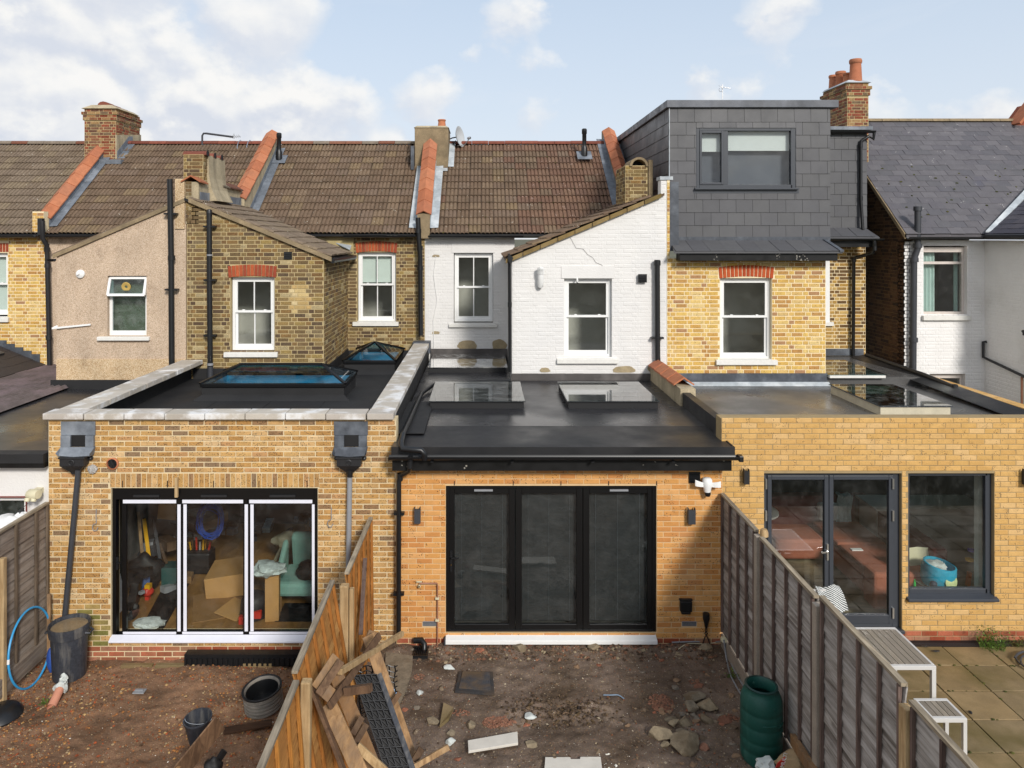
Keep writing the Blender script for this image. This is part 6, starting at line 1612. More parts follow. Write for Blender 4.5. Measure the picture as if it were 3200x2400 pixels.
# twin-headed security light
c = P(2208, 1510, YM_ - .05)
t = thing('security_light', 'white twin-panel security floodlight with sensor above the right wall light', 'security light', c)
MB().lathe([(.0, .09), (.05, .085), (.068, .06), (.07, .0), (.055, -.06), (.045, -.11), (.03, -.115)], c + Vector((0, -.03, 0)), 20).build('body', MT['white_gloss'], t, smooth=True, sharp=60)
MB().lathe([(.042, 0), (.042, -.03), (.03, -.055), (0, -.06)], c + Vector((.005, -.035, -.115)), 16).build('sensor', MT['black_pl'], t, smooth=True)
for s_, a_ in ((-1, .28), (1, .02)):
    m = MB(); vs = []
    for i in range(7):
        k = i / 6; x = c.x + s_ * (.05 + .13 * k); y = c.y - .05 - .03 * math.sin(k * 2.2); zc = c.z - .01 + (a_ * .13 * k if s_ < 0 else .015 * k) ; hh = .03 + .014 * k
        vs += [(x, y, zc - hh), (x, y, zc + hh), (x, y + .02, zc - hh), (x, y + .02, zc + hh)]
    fs = []
    for i in range(6):
        o = i * 4; fs += [(o, o + 4, o + 5, o + 1), (o + 2, o + 3, o + 7, o + 6), (o + 1, o + 5, o + 7, o + 3), (o, o + 2, o + 6, o + 4)]
    fs += [(0, 1, 3, 2), (24, 26, 27, 25)]
    m.add(vs, fs).build('lamp_head', MT['white_gloss'], t, bevel=.004)
MB().box(c.x - .05, c.x + .05, c.y + .0, YM_ - .006, c.z - .06, c.z + .06).build('bracket', MT['white_gloss'], t)
# louvred vent, socket box, connector, small camera, flue, lamps
def louvre(x0, x1, z0, z1, Y, n, mat, label):
    m = MB().box(x0, x1, Y - .02, Y - .004, z0, z1); o = tag(m.build('vent_grille', mat, None), label, 'vent')
    l = MB()
    for i in range(n):
        zz = z0 + .012 + (z1 - z0 - .024) * i / n
        l.prism([(x0 + .012, Y - .024, zz + .012), (x0 + .012, Y - .040, zz), (x0 + .012, Y - .036, zz)], (x1 - x0 - .024, 0, 0))
    l.build('louvre', mat, o)
    return o
louvre(PX(2152, YM_), PX(2187, YM_), PZ(1508, YM_), PZ(1474, YM_), YM_ - .002, 6, MT['black_pl'], 'square black louvred vent behind the white security light')
v = louvre(PX(1992, YO), PX(2019, YO), PZ(882, YO), PZ(856, YO), YO - .06, 4, MT['black_pl'], 'black box vent on the white upper wall right of the sash window')
MB().box(PX(1994, YO), PX(2017, YO), YO - .07, YO - .003, PZ(880, YO), PZ(858, YO)).build('vent_body', MT['black_pl'], v)
c = P(2141, 1895, YM_)
t = thing('socket_box', 'black weatherproof outdoor socket with hinged cover on the orange brick', 'socket', (c.x, YM_ - .01, PZ(1912, YM_)))
MB().box(c.x - .085, c.x + .085, YM_ - .07, YM_ - .006, c.z - .05, c.z + .10).build('cover', MT['black_pl'], t, bevel=.015)
MB().box(c.x - .065, c.x + .065, YM_ - .055, YM_ - .006, c.z - .09, c.z - .052).build('cable_entry', MT['black_pl'], t, bevel=.01)
MB().box(c.x - .09, c.x + .09, YM_ - .05, YM_ - .006, c.z + .102, c.z + .118).build('hinge', MT['black_iron'], t)
c = P(2204, 1930, YM_)
t = thing('cable_connector', 'black outdoor cable connector low on the orange wall, leads hanging down', 'connector', (c.x, YM_ - .01, PZ(1990, YM_)))
MB().lathe([(.0, .09), (.045, .085), (.05, .02), (.03, -.06), (.02, -.11)], c + Vector((0, -.045, 0)), 14).build('connector_body', MT['black_pl'], t, smooth=True)
for k in (-1, 1):
    MB().tube([c + Vector((.006 * k, -.045, -.10)), c + Vector((.012 * k, -.04, -.17)), c + Vector((-.02 * k, -.04, -.20)), c + Vector((.015 * k, -.04, -.25)), c + Vector((.05 * k, -.05, -.34))], .008, 6).build('lead', MT['black_pl'], t, smooth=True)
c = P(1804, 877, YO - .05)
t = thing('security_camera', 'tiny white security camera at the head of the white outrigger sash window', 'camera', c)
MB().lathe([(.0, .03), (.022, .025), (.024, -.03), (.02, -.035)], c, 12).build('camera_body', MT['white_gloss'], t, smooth=True)
MB().lathe([(.018, -.036), (.018, -.05), (0, -.052)], c, 12).build('lens', MT['black_pl'], t)
MB().box(c.x - .012, c.x + .012, c.y, YO - .005, c.z + .02, c.z + .045).build('bracket', MT['white_gloss'], t)
c = P(1690, 866, YO - .12)
t = thing('boiler_flue', 'white upright boiler flue with slotted head on the white painted wall', 'flue', (c.x, YO, PZ(895, YO)))
MB().tube([(c.x - .005, YO - .005, PZ(890, YO)), (c.x - .005, YO - .09, PZ(891, YO)), (c.x - .002, YO - .125, PZ(880, YO)), (c.x, YO - .13, PZ(852, YO))], .06, 14).build('elbow', MT['white_gloss'], t, smooth=True)
m = MB()
for i in range(5): m.lathe([(.055, 0), (.076, .0), (.076, .014), (.055, .014)], (c.x, YO - .13, PZ(855, YO) + i * .026), 16)
m.lathe([(.045, 0), (.045, .14)], (c.x, YO - .13, PZ(855, YO)), 12)
m.build('slotted_head', MT['white_gloss'], t, smooth=True)
c = P(253, 856, YO)
t = thing('bulkhead_lamp', 'round white lamp base on the pebbledash under the verge', 'wall light', (c.x, YO, c.z - .09))
MB().lathe([(.0, .055), (.06, .05), (.085, .035), (.088, .0)], c + Vector((0, -.004, 0)), 20, axis=(0, -1, 0)).build('base', MT['white_gloss'], t, smooth=True)
MB().lathe([(.03, .05), (.032, .08), (.0, .085)], c + Vector((-.01, -.004, -.005)), 14, axis=(-.25, -1, .2)).build('lamp_holder', MT['white_gloss'], t, smooth=True)
t = tag(MB().beam(P(163, 1026, YO - .05), P(283, 1014, YO - .03), .03, .035).beam(P(163, 1026, YO - .05), P(180, 1018, YO - .01), .02, .03).build('white_rail', MT['white_gloss'], None), 'short white rail fixed at a slant on the pebbledash left of the window', 'rail')
c = P(104, 1545, 10.45)
t = thing('floodlight', 'cream double floodlight on the white rendered wall above the left fence', 'floodlight', (c.x, 10.6, c.z))
MB().lathe([(.0, .10), (.06, .095), (.075, .06), (.075, -.06), (.055, -.09), (0, -.095)], c, 16, axis=(1, -.3, .1)).build('housing', MT['cream'], t, smooth=True)
for k in (-1, 1): MB().lathe([(.0, -.03), (.035, -.025), (.04, .02)], c + Vector((.045 * k - .01, -.05, -.06)), 12, axis=(0, .5, 1)).build('lamp', MT['cream'], t, smooth=True)
MB().box(c.x - .04, c.x + .06, c.y + .04, 10.6, c.z - .02, c.z + .05).build('bracket', MT['cream'], t)

# rooftop things
def roof_vent(px, pyb, pyt, Y, label, ch=.0):
    b = P(px, pyb, Y); top = PZ(pyt, Y); h_ = top - b.z
    t = thing('roof_vent', label, 'roof vent', b, 'black roof vent pipes')
    MB().lathe([(.085, 0), (.085, h_ * .28), (.06, h_ * .38)], b, 16).build('sleeve', MT['black_pl'], t, smooth=True)
    MB().lathe([(.058, h_ * .38), (.058, h_ * .80), (.07, h_ * .82), (.07, h_ * .97), (.05, h_), (0, h_)], b, 16).build('pipe', MT['black_pl'], t, smooth=True)
    MB().prism([(b.x - .2, b.y - .16, b.z - .10), (b.x + .2, b.y - .16, b.z - .10), (b.x + .2, b.y + .16, b.z + .14), (b.x - .2, b.y + .16, b.z + .14)], (0, -.006, .012)).build('lead_slate', MT['lead'], t)
    return t
roof_vent(872, 500, 415, 20.0, 'black vent pipe on the roof just right of the tiled party wall')
roof_vent(1826, 488, 402, 20.0, 'black vent pipe on the red-brown tiles near the ridge left of the dormer')
c = P(1430, 428, 20.6)
t = thing('satellite_dish', 'pale satellite dish on the ridge right of the rendered chimney', 'satellite dish', (c.x, c.y, c.z - .3))
dn = Vector((.92, -.36, .15)).normalized()
MB().lathe([(.0, 0), (.12, .012), (.22, .045), (.29, .085), (.295, .085), (.22, .037), (.12, .002), (0, -.01)], c, 24, axis=dn).build('reflector', flat_mat('pale_grey_enamel', '#b9bcbd', .45), t, smooth=True)
MB().tube([c - Vector((0, 0, .25)), c + dn * .22 + Vector((0, 0, -.26)), c + dn * .38 + Vector((0, 0, -.10))], .012, 6).build('arm', MT['chrome'], t)
MB().lathe([(.03, 0), (.04, .03), (.03, .10), (0, .1)], c + dn * .40 + Vector((0, 0, -.10)), 10, axis=-dn).build('receiver', MT['grey_pl'], t)
MB().tube([c - dn * .02, c + Vector((-.15, .05, -.02)), c + Vector((-.30, .1, -.08))], .018, 8).tube([c + Vector((-.05, 0, -.1)), c + Vector((-.25, .1, -.35))], .014, 6).build('bracket', MT['grey_dk'], t)
c = P(632, 462, 20.7)
t = thing('aerial_mast', 'thin bent grey mast on the left ridge with a small aerial at its end', 'aerial', c)
e_ = P(728, 428, 20.7)
MB().tube([c, P(632, 424, 20.7), P(636, 417, 20.7), P(645, 417, 20.7), e_], .028, 8).build('mast', MT['grey_dk'], t, smooth=True)
m = MB().beam(P(718, 430, 20.7), P(752, 426, 20.7), .015, .015)
for k in range(5): m.beam(P(724 + k * 6, 428 - k * .6, 20.7) + Vector((0, -.08, .03)), P(724 + k * 6, 428 - k * .6, 20.7) + Vector((0, .08, -.03)), .008, .008)
m.beam(P(731, 418, 20.7), P(731, 434, 20.7), .02, .02).build('aerial', MT['chrome'], t)
for k, (a, lab) in enumerate(((742, 'left one of two aluminium ladder hooks bent over the left ridge'), (772, 'right one of two aluminium ladder hooks bent over the left ridge'))):
    o = MB().tube([P(a, 477, 20.5), P(a - 1, 458, 20.6), P(a + 3, 444, 20.7), P(a + 9, 439, 20.8), P(a + 14, 444, 20.9), P(a + 20, 462, 21.1)], .018, 6).build('ladder_hook', MT['chrome'], None, smooth=True)
    tag(o, lab, 'hook', 'ladder hooks on the ridge')
c = P(2258, 310, 17.5)
t = thing('roof_aerial', 'small television aerial on a thin pole above the dormer roof', 'aerial', c)
MB().tube([c, P(2258, 264, 17.5)], .012, 6).build('pole', MT['chrome'], t)
m = MB().beam(P(2250, 270, 17.5), P(2282, 276, 17.5), .012, .012)
for k in range(7): m.beam(P(2250 + k * 5, 270 + k, 17.5) + Vector((0, -.1, -.04)), P(2250 + k * 5, 270 + k, 17.5) + Vector((0, .1, .04)), .008, .008)
m.tube([P(2252, 280, 17.5) + Vector((.04 * math.cos(i), 0, .05 * math.sin(i))) for i in [x * .52 for x in range(12)]], .006, 5, closed=True)
m.build('elements', MT['chrome'], t)

# ================================================================== FENCES
def lap_panel(fence, xa, ya, xb, yb, z0, z1, side, n, mb_mat, bt_mat, cap_mat, lean=0.0, battens=(0.02, .27, .5, .74, .98), bw=.035, gap=None):
    """panel of overlapping horizontal boards; side = which x face carries the battens; lean shifts the head sideways"""
    def pt(t, z, off=0.0):
        k = (z - z0) / (z1 - z0)
        return Vector((xa + (xb - xa) * t + lean * k + side * off, ya + (yb - ya) * t, z))
    m = MB()
    for t_ in battens:
        m.beam(pt(t_, z0, .022), pt(t_, z1 - .02, .022), bw, .03, (1, 0, 0))
    pn = m.build('fence_panel', bt_mat, fence)
    h_ = (z1 - z0 - .03) / n
    for i in range(n):
        if gap and i in gap: continue
        za = z0 + i * h_ - .012; zb = z0 + (i + 1) * h_ + .010
        w = rnd.uniform(-.004, .004)
        a0, a1, b0, b1 = pt(0, za, .008 + w), pt(1, za, .008 + w), pt(0, zb, -.012 + w), pt(1, zb, -.012 + w)
        MB().prism([a0, a1, b1, b0], (-side * .012, 0, 0)).build('board', mb_mat, pn)
    MB().beam(pt(0, z1 + .0, .004), pt(1, z1 + .0, .004), .055, .03).build('capping', cap_mat, pn)
    return pn
# right fence, weathered grey
FX = 3.37
t = thing('fence', 'weathered dark grey lap fence between the earth garden and the paved patio', 'fence', (FX, 7.6, 0))
for i, (ya, yb, z1) in enumerate(((10.36, 9.06, 2.12), (8.90, 7.44, 2.10), (7.32, 5.88, 2.16), (5.78, 4.3, 2.09))):
    lap_panel(t, FX, ya, FX, yb, .20, z1, -1, 15, MT['fence_g'], MT['batten_g'], MT['cap_w'], battens=(.03, .28, .52, .76, .97), bw=.028)
    MB().box(FX - .03, FX + .02, yb + .02, ya - .02, -.10, .17).build('gravel_board', MT['concrete'], t)
for (y, z, m) in ((8.98, 2.10, 'concrete'), (7.38, 2.06, 'concrete'), (5.83, 2.02, 'post_w')):
    MB().box(FX - .055, FX + .05, y - .05, y + .05, -.2, z).build('post', MT[m], t, bevel=.008)
MB().lathe([(.05, 0), (.05, .05), (.035, .085), (0, .095)], (FX + .045, 8.95, 2.10), 14).build('post_cap', MT['post_w'], t, smooth=True)
# middle fence, orange brown, head leaning over
t = thing('fence', 'orange brown lap fence with leaning panels beside the broken pallet', 'fence', (-1.58, 8.0, -.1))
lap_panel(t, -1.56, 10.32, -1.58, 8.62, -.05, 1.80, 1, 15, MT['fence_o'], MT['batten_o'], MT['cap_w'], battens=(.03, .2, .4, .6, .8, .97), lean=-.02)
lap_panel(t, -1.42, 8.42, -1.40, 6.66, -.05, 1.80, 1, 15, MT['fence_o'], MT['batten_o'], MT['cap_w'], battens=(.03, .2, .4, .6, .8, .97), lean=-.31)
lap_panel(t, -1.53, 6.52, -1.52, 4.75, -.05, 1.80, 1, 15, MT['fence_o'], MT['batten_o'], MT['cap_w'], battens=(.03, .2, .4, .6, .8, .97), lean=-.13)
MB().box(-1.66, -1.56, 8.50, 8.60, -.3, 1.70).build('post', MT['post_w'], t, bevel=.012)
MB().box(-1.55, -1.50, 8.51, 8.58, -.3, 1.66).build('post', MT['post_w'], t, bevel=.006)
MB().beam((-1.60, 6.56, -.2), (-1.57, 6.54, 1.80), .09, .09, (0, 1, 0)).build('post', MT['post_w'], t, bevel=.012)
MB().beam((-1.50, 9.35, 1.66), (-1.49, 8.95, .9), .012, .05, (1, 0, 0)).build('loose_batten', MT['batten_g'], t)
# left fence
t = thing('fence', 'grey brown lap fence at the left edge behind the blue hoop', 'fence', (-6.2, 9.9, -.2))
lap_panel(t, -6.20, 10.46, -6.20, 9.30, .10, 1.96, 1, 13, MT['fence_l'], MT['batten_l'], MT['cap_w'], battens=(.02, .25, .62, .97))
MB().box(-6.22, -6.14, 9.35, 10.46, -.14, .09).build('gravel_board', MT['fence_l'], t)
MB().box(-6.23, -6.13, 9.40, 9.48, -.4, 1.62).build('post', MT['post_w'], t, bevel=.01)
lap_panel(t, -6.22, 9.28, -6.22, 7.5, .10, 1.8, 1, 13, MT['fence_l'], MT['batten_l'], MT['cap_w'])
# washing line props over the left fence
o = MB().beam(P(60, 1618, 10.2), P(72, 1588, 10.2), .03, .03).beam(P(58, 1600, 10.2), P(76, 1598, 10.2), .02, .02).tube([P(0, 1640, 10.1), P(66, 1592, 10.2), P(88, 1572, 10.5)], .004, 4).build('line_bracket', MT['black_iron'], None)
tag(o, 'dark washing line bracket sticking up behind the left fence', 'bracket')
o = MB().blob(P(30, 1640, 10.1), (.25, .2, .12), 3, 3, .3, 2).blob(P(75, 1622, 10.2), (.12, .1, .10), 8, 3, .3, 2).build('plastic_sheet', MT['white_gloss'], None, smooth=True)
tag(o, 'bundle of white plastic sheeting showing over the left fence', 'plastic sheet')

# ================================================================== LEFT GARDEN
def gl(px, py): 
    p = G(px, py, -.30); p.z = hl(p.x, p.y); return p
# black dustbin under the downpipe
b = gl(217, 2112)
t = thing('dustbin', 'scuffed black plastic dustbin full of water under the left downpipe', 'bin', b)
Hb, r0, r1 = .72, .205, .252
MB().lathe([(0, .0), (r0, .0), (r0 + .005, .03), (r1 - .02, Hb * .80), (r1, Hb * .81), (r1 + .005, Hb * .90), (r1 + .012, Hb * .93), (r1 + .012, Hb), (r1 - .004, Hb), (r1 - .02, Hb - .08), (0, Hb - .085)], b, 36).build('bin_body', MT['bin'], t, smooth=True)
MB().lathe([(0, 0), (r1 - .022, 0)], b + Vector((0, 0, Hb - .045)), 30).build('murky_water', pal_mat('murky_water', ['#8a7a62'], .3, 6, rough=.12, bump=.05), t)
for s_ in (-1, 1): MB().tube([b + Vector((s_ * r1, -.07, Hb * .86)), b + Vector((s_ * (r1 + .05), -.05, Hb * .84)), b + Vector((s_ * (r1 + .05), .05, Hb * .84)), b + Vector((s_ * r1, .07, Hb * .86))], .014, 6).build('handle', MT['bin'], t, smooth=True)
# blue hoop
pts = [Vector((-6.10 + .05 * math.sin(2 * math.pi * i / 48), 9.92 + .46 * math.cos(2 * math.pi * i / 48), .21 - .49 * math.sin(2 * math.pi * i / 48))) for i in range(48)]
o = MB().tube(pts, .014, 8, closed=True).build('pipe_hoop', MT['blue_pipe'], None, smooth=True)
tag(o, 'hoop of bright blue water pipe leaning on the left fence', 'pipe')
MB().lathe([(.017, -.03), (.017, .03)], pts[25], 10, axis=(0, .1, 1)).build('pipe_joint', MT['white_gloss'], o)
o = MB().beam(P(153, 2100, 10.3), P(154, 1856, 10.38), .045, .03, (0, 1, 0)).build('timber_stake', MT['pallet'], None); tag(o, 'thin pale timber stake standing beside the dustbin', 'stake')
o = MB().blob(P(160, 2062, 10.2), (.06, .05, .17), 4, 3, .15).build('blue_tub', flat_mat('dull_blue_plastic', '#2d4f9a', .5), None, smooth=True); tag(o, 'blue plastic tub edge squeezed behind the dustbin', 'tub')
b = gl(18, 2235)
o = MB().lathe([(.24, 0), (.25, .03), (.20, .10), (.12, .14), (0, .15)], b + Vector((-.06, 0, 0)), 28).build('dustbin_lid', MT['black_pl'], None, smooth=True); tag(o, 'black domed plastic dustbin lid lying at the left edge on the gravel', 'cover')  # dustbin lid lying loose on the gravel
# clay pipe with cloth
a, b2 = gl(160, 2222), gl(190, 2178)
t = thing('drain_pipe_stub', 'salmon pink drain pipe stub in the earth with a white rag over its end', 'pipe', a)
d = (b2 + Vector((0, 0, .10)) - a).normalized()
MB().lathe([(.055, 0), (.055, .26), (.048, .26), (.048, .1)], a + Vector((0, 0, .02)), 16, axis=d).build('pipe', MT['clay'], t, smooth=True)
MB().blob(a + d * .30 + Vector((0, 0, .02)), (.075, .07, .075), 9, 3, .35, 2.2).blob(a + d * .38 + Vector((.01, 0, .06)), (.05, .03, .07), 4, 3, .4, 2.2).build('rag', MT['cloth_w'], t, smooth=True)
p = gl(436, 2163)
t = tag(MB().box(p.x - .075, p.x + .075, p.y - .05, p.y + .05, p.z + .005, p.z + .02).box(p.x - .05, p.x + .05, p.y - .02, p.y + .025, p.z + .021, p.z + .035).build('plastic_tray', MT['grey_pl'], None, bevel=.004), 'small pale plastic plate lying alone on the gravel', 'plate')
# bucket
b = gl(625, 2318)
t = thing('bucket', 'empty black builders bucket on the gravel beside leaning timber', 'bucket', b)
MB().lathe([(0, .0), (.115, 0), (.118, .02), (.155, .29), (.165, .30), (.165, .315), (.150, .315), (.112, .02), (0, .015)], b, 30, axis=(-.05, -.10, 1)).build('bucket_body', MT['bin'], t, smooth=True)
MB().tube([b + Vector((.16 * math.cos(x), -.03 - .16 * math.sin(x) * .25 - .02, .31 - .04 * math.sin(x))) for x in [i * math.pi / 10 for i in range(11)]], .004, 5).build('handle', MT['chrome'], t)
# ribbed inspection chamber ring
b = gl(826, 2205)
t = thing('inspection_chamber', 'short ribbed black inspection chamber ring lying on the gravel', 'drain chamber', b)
prof = []
for i in range(5): prof += [(.215, .045 * i), (.245, .045 * i + .01), (.245, .045 * i + .03), (.215, .045 * i + .038)]
prof += [(.25, .22), (.25, .25), (.225, .25), (.205, .22), (.205, .01)]
MB().lathe(prof, b, 40, axis=(-.10, -.10, 1)).build('ribbed_ring', pal_mat('dusty_ribbed_plastic', ['#807c76'], .3, 10, rough=.6, stain=('#9a9286', 5, .4, .65, .7)), t, smooth=True, sharp=50)
MB().lathe([(.204, .02), (.204, .215), (.226, .252), (.252, .252), (.252, .235)], b, 40, axis=(-.10, -.10, 1)).build('rim', MT['black_pl'], t, smooth=True, sharp=50)
MB().lathe([(0, 0), (.206, 0)], b + Vector((0, 0, .03)), 30, axis=(-.1, -.1, 1)).build('base', MT['black_pl'], t)
def plank(p0, p1, w, h, mat, label, up=(0, 0, 1), name='plank', cat='plank', group=None, bev=.004):
    o = MB().beam(p0, p1, w, h, up).build(name, mat, None, bevel=bev)
    return tag(o, label, cat, group)
plank(gl(700, 2295) + Vector((0, 0, .03)), gl(850, 2272) + Vector((0, 0, .05)), .12, .025, wood_mat('rotten_board', ['#4a3526', '#56402e'], '#2e2018'), 'dark rotten board half buried beside the ribbed chamber ring')
plank(P(560, 2415, 7.6), P(688, 2258, 7.95), .018, .26, MT['pallet_d'], 'timber board on edge leaning up at the bottom left near the bucket', up=(0, -.3, 1))
plank(P(548, 2405, 7.55), P(645, 2290, 7.9), .03, .05, MT['pallet'], 'short pale batten lying against the edge-on board by the bucket')
o = MB().blob(P(665, 2400, 7.8), (.10, .08, .10), 6, 3, .3).beam(P(660, 2410, 7.8), P(702, 2345, 7.9), .05, .05).build('tool_bag', MT['black'], None, smooth=True); tag(o, 'dark tool handle and bag cut by the bottom edge left of the orange fence', 'tool bag')
for k, (a_, b_, lab) in enumerate(((440, 2068, 'thin flat paving piece laid against the wall under the white threshold, left one'), (545, 2068, 'thin flat paving piece laid against the wall under the white threshold, middle one'), (808, 2074, 'thin flat paving piece under the drain channel, right one'))):
    p = gl(a_, b_); o = MB().box(p.x - .22, p.x + .22, p.y - .07, min(p.y + .09, 10.32), p.z - .02, p.z + .035).build('paving_piece', MT['slab'], None, bevel=.006); tag(o, lab, 'paving', 'flat paving pieces by the left wall')

# ================================================================== MIDDLE GARDEN
def gm(px, py):
    p = G(px, py, -.03); p.z = hm(p.x, p.y); return p
# green water butt
b = gm(2401, 2368); b.x = min(b.x, 3.08); b.z -= .02
t = thing('water_butt', 'open green plastic water butt standing against the grey fence', 'water butt', b)
q = .222
prof = [(0, 0), (q * .90, 0), (q * .97, .03), (q, .07)]
for z in (.16, .28, .43, .58):
    prof += [(q, z - .012), (q * .972, z), (q, z + .012)]
prof += [(q, .64), (q * .97, .70), (q * .86, .76), (q * .76, .785), (q * .78, .80), (q * .78, .825), (q * .72, .83), (q * .66, .82), (q * .66, .70)]
MB().lathe(prof, b, 44).build('butt_body', MT['butt'], t, smooth=True, sharp=60)
MB().lathe([(q * .79, .0), (q * .80, .012), (q * .70, .018), (q * .665, .0)], b + Vector((0, 0, .815)), 40).build('rim', flat_mat('dark_green_rim', '#123631', .45), t, smooth=True)
MB().lathe([(0, 0), (q * .67, 0)], b + Vector((0, 0, .60)), 30).build('dark_inside', MT['black'], t)
MB().lathe([(.0, .006), (.014, .005), (.016, 0)], b + Vector((.06, -q * .955, .68)), 10, axis=(.3, -1, 0)).lathe([(.0, .006), (.012, .005), (.014, 0)], b + Vector((-.05, .09, .79)), 10, axis=(.3, -1, .6)).build('overflow_plug', MT['butt'], t)
m = MB()
for (a0, a1, z) in ((-1.85, -1.15, .50), (-1.0, -.5, .48)):
    m.tube([b + Vector((q * 1.005 * math.cos(a0 + (a1 - a0) * i / 8), q * 1.005 * math.sin(a0 + (a1 - a0) * i / 8), z)) for i in range(9)], .008, 6)
m.build('moulded_grip', MT['butt'], t, smooth=True)
# timber laid behind the butt, weeds, sack and rag
plank(P(2478, 2310, 7.9), P(2560, 2440, 7.2), .06, .12, MT['pallet'], 'pale plank lying along the foot of the grey fence by the water butt')
c = P(2466, 2378, 7.75)
t = thing('paper_sack', 'brown paper sack with a red printed panel at the foot of the water butt', 'sack', c)
MB().blob(c + Vector((.06, 0, -.03)), (.20, .12, .12), 12, 3, .22, 1.6).build('sack_body', MT['card_l'], t, smooth=True)
m = MB().prism([P(2424, 2400, 7.6), P(2452, 2392, 7.6), P(2454, 2366, 7.6), P(2430, 2386, 7.6)], (0, .01, 0)).build('printed_panel', MT['red'], t)
ft = bpy.data.curves.new('sack_lettering', 'FONT'); ft.body = 'MULTI'; ft.size = .055; ft.extrude = .001
fo = bpy.data.objects.new('lettering_source', ft); COL.objects.link(fo); bpy.context.view_layer.update()
me = bpy.data.meshes.new_from_object(fo.evaluated_get(bpy.context.evaluated_depsgraph_get())); bpy.data.objects.remove(fo); me.materials.clear(); me.materials.append(MT['white_gloss'])
fo = bpy.data.objects.new('sack_lettering', me); COL.objects.link(fo); fo.parent = t; fo.location = P(2449, 2400, 7.59) - WP[t.name]; fo.rotation_euler = (R(90), R(-75), 0)
o = MB().blob(P(2392, 2396, 7.7), (.10, .08, .07), 5, 3, .35, 2).build('rag', MT['cloth_w'], None, smooth=True); tag(o, 'pale blue-white rag on the earth before the green water butt', 'rag')
# grey cables from the corner box
t = thing('corner_cables', 'grey cables running from a white junction at the wall corner to the butt', 'cable', P(2262, 2000, 10.2))
MB().lathe([(.0, .03), (.04, .025), (.045, -.02), (0, -.03)], P(2262, 1999, 10.15), 12, axis=(0, -1, .3)).build('junction', MT['cream'], t, smooth=True)
def run(pts, r_, mat, par, nm='cable'):
    P_ = [Vector(p) for p in pts]; out = []
    for i in range(len(P_) - 1):
        p0, p1, p2, p3 = P_[max(i - 1, 0)], P_[i], P_[i + 1], P_[min(i + 2, len(P_) - 1)]
        for k in range(6):
            s = k / 6; out.append(.5 * ((2 * p1) + (p2 - p0) * s + (2 * p0 - 5 * p1 + 4 * p2 - p3) * s * s + (3 * p1 - p0 - 3 * p2 + p3) * s ** 3))
    out.append(P_[-1])
    return MB().tube(out, r_, 6).build(nm, mat, par, smooth=True)
up_ = Vector((0, 0, .02))
run([P(2262, 2002, 10.12), gm(2230, 2012) + up_, gm(2170, 2018) + up_, gm(2100, 2020) + up_], .010, MT['grey_pl'], t)
run([P(2262, 2000, 10.12), gm(2275, 2050) + up_, gm(2295, 2100) + up_, gm(2330, 2160) + up_, gm(2348, 2185) + up_], .011, MT['grey_pl'], t)
run([P(2262, 2000, 10.12), gm(2270, 2060) + up_, gm(2284, 2120) + up_, gm(2310, 2170) + up_, gm(2340, 2215) + up_], .011, MT['grey_pl'], t)
o = run([gm(1886, 2176) + up_, gm(1910, 2182) + up_, gm(1932, 2184) + up_, gm(1950, 2194) + up_], .007, flat_mat('pale_blue_cord', '#7f93a8', .6), None, 'cord'); tag(o, 'short pale blue cord lying on the earth left of the rubble', 'cord')
o = run([gm(2120, 2040) + up_, gm(2150, 2026) + up_, gm(2200, 2020) + up_, gm(2260, 2016) + up_], .005, MT['cream'], None, 'thin_wire'); tag(o, 'thin pale wire curling on the earth by the corner', 'wire')
# manhole cover
c = gm(1483, 2140); 
t = thing('manhole_cover', 'square dark dirt-covered manhole cover set in the earth', 'manhole cover', c)
MB().prism([gm(1422, 2172) + Vector((0, 0, .02)), gm(1545, 2176) + Vector((0, 0, .02)), gm(1540, 2110) + Vector((0, 0, .02)), gm(1436, 2104) + Vector((0, 0, .02))], (0, 0, .025)).build('frame', pal_mat('dirty_frame', ['#3a3a3c'], .3, 6, rough=.8, bump=.4, stain=('#5a4a3a', 3, .4, .65, .8)), t)
m = MB().prism([gm(1434, 2164) + Vector((0, 0, .047)), gm(1534, 2168) + Vector((0, 0, .047)), gm(1530, 2114) + Vector((0, 0, .047)), gm(1446, 2109) + Vector((0, 0, .047))], (0, 0, .008))
m.build('lid', pal_mat('dirty_manhole', ['#43454a'], .35, 7, rough=.75, bump=.6, bs=50, stain=('#66543f', 3.2, .45, .62, .85)), t)
# drain gully at the shoe
c = P(1315, 2040, 10.18)
t = thing('drain_gully', 'small black slotted drain grating under the downpipe shoe', 'drain', (c.x, c.y, c.z))
m = MB(); 
for i in range(8): m.box(c.x - .10 + i * .026, c.x - .10 + i * .026 + .012, c.y - .11, c.y + .11, c.z + .0, c.z + .025)
m.box(c.x - .115, c.x + .105, c.y - .12, c.y - .108, c.z, c.z + .027).box(c.x - .115, c.x + .105, c.y + .108, c.y + .12, c.z, c.z + .027)
m.build('grating', MT['black_pl'], t)
MB().box(c.x - .11, c.x + .10, c.y - .11, c.y + .11, c.z - .1, c.z - .002).build('gully_body', MT['black'], t)
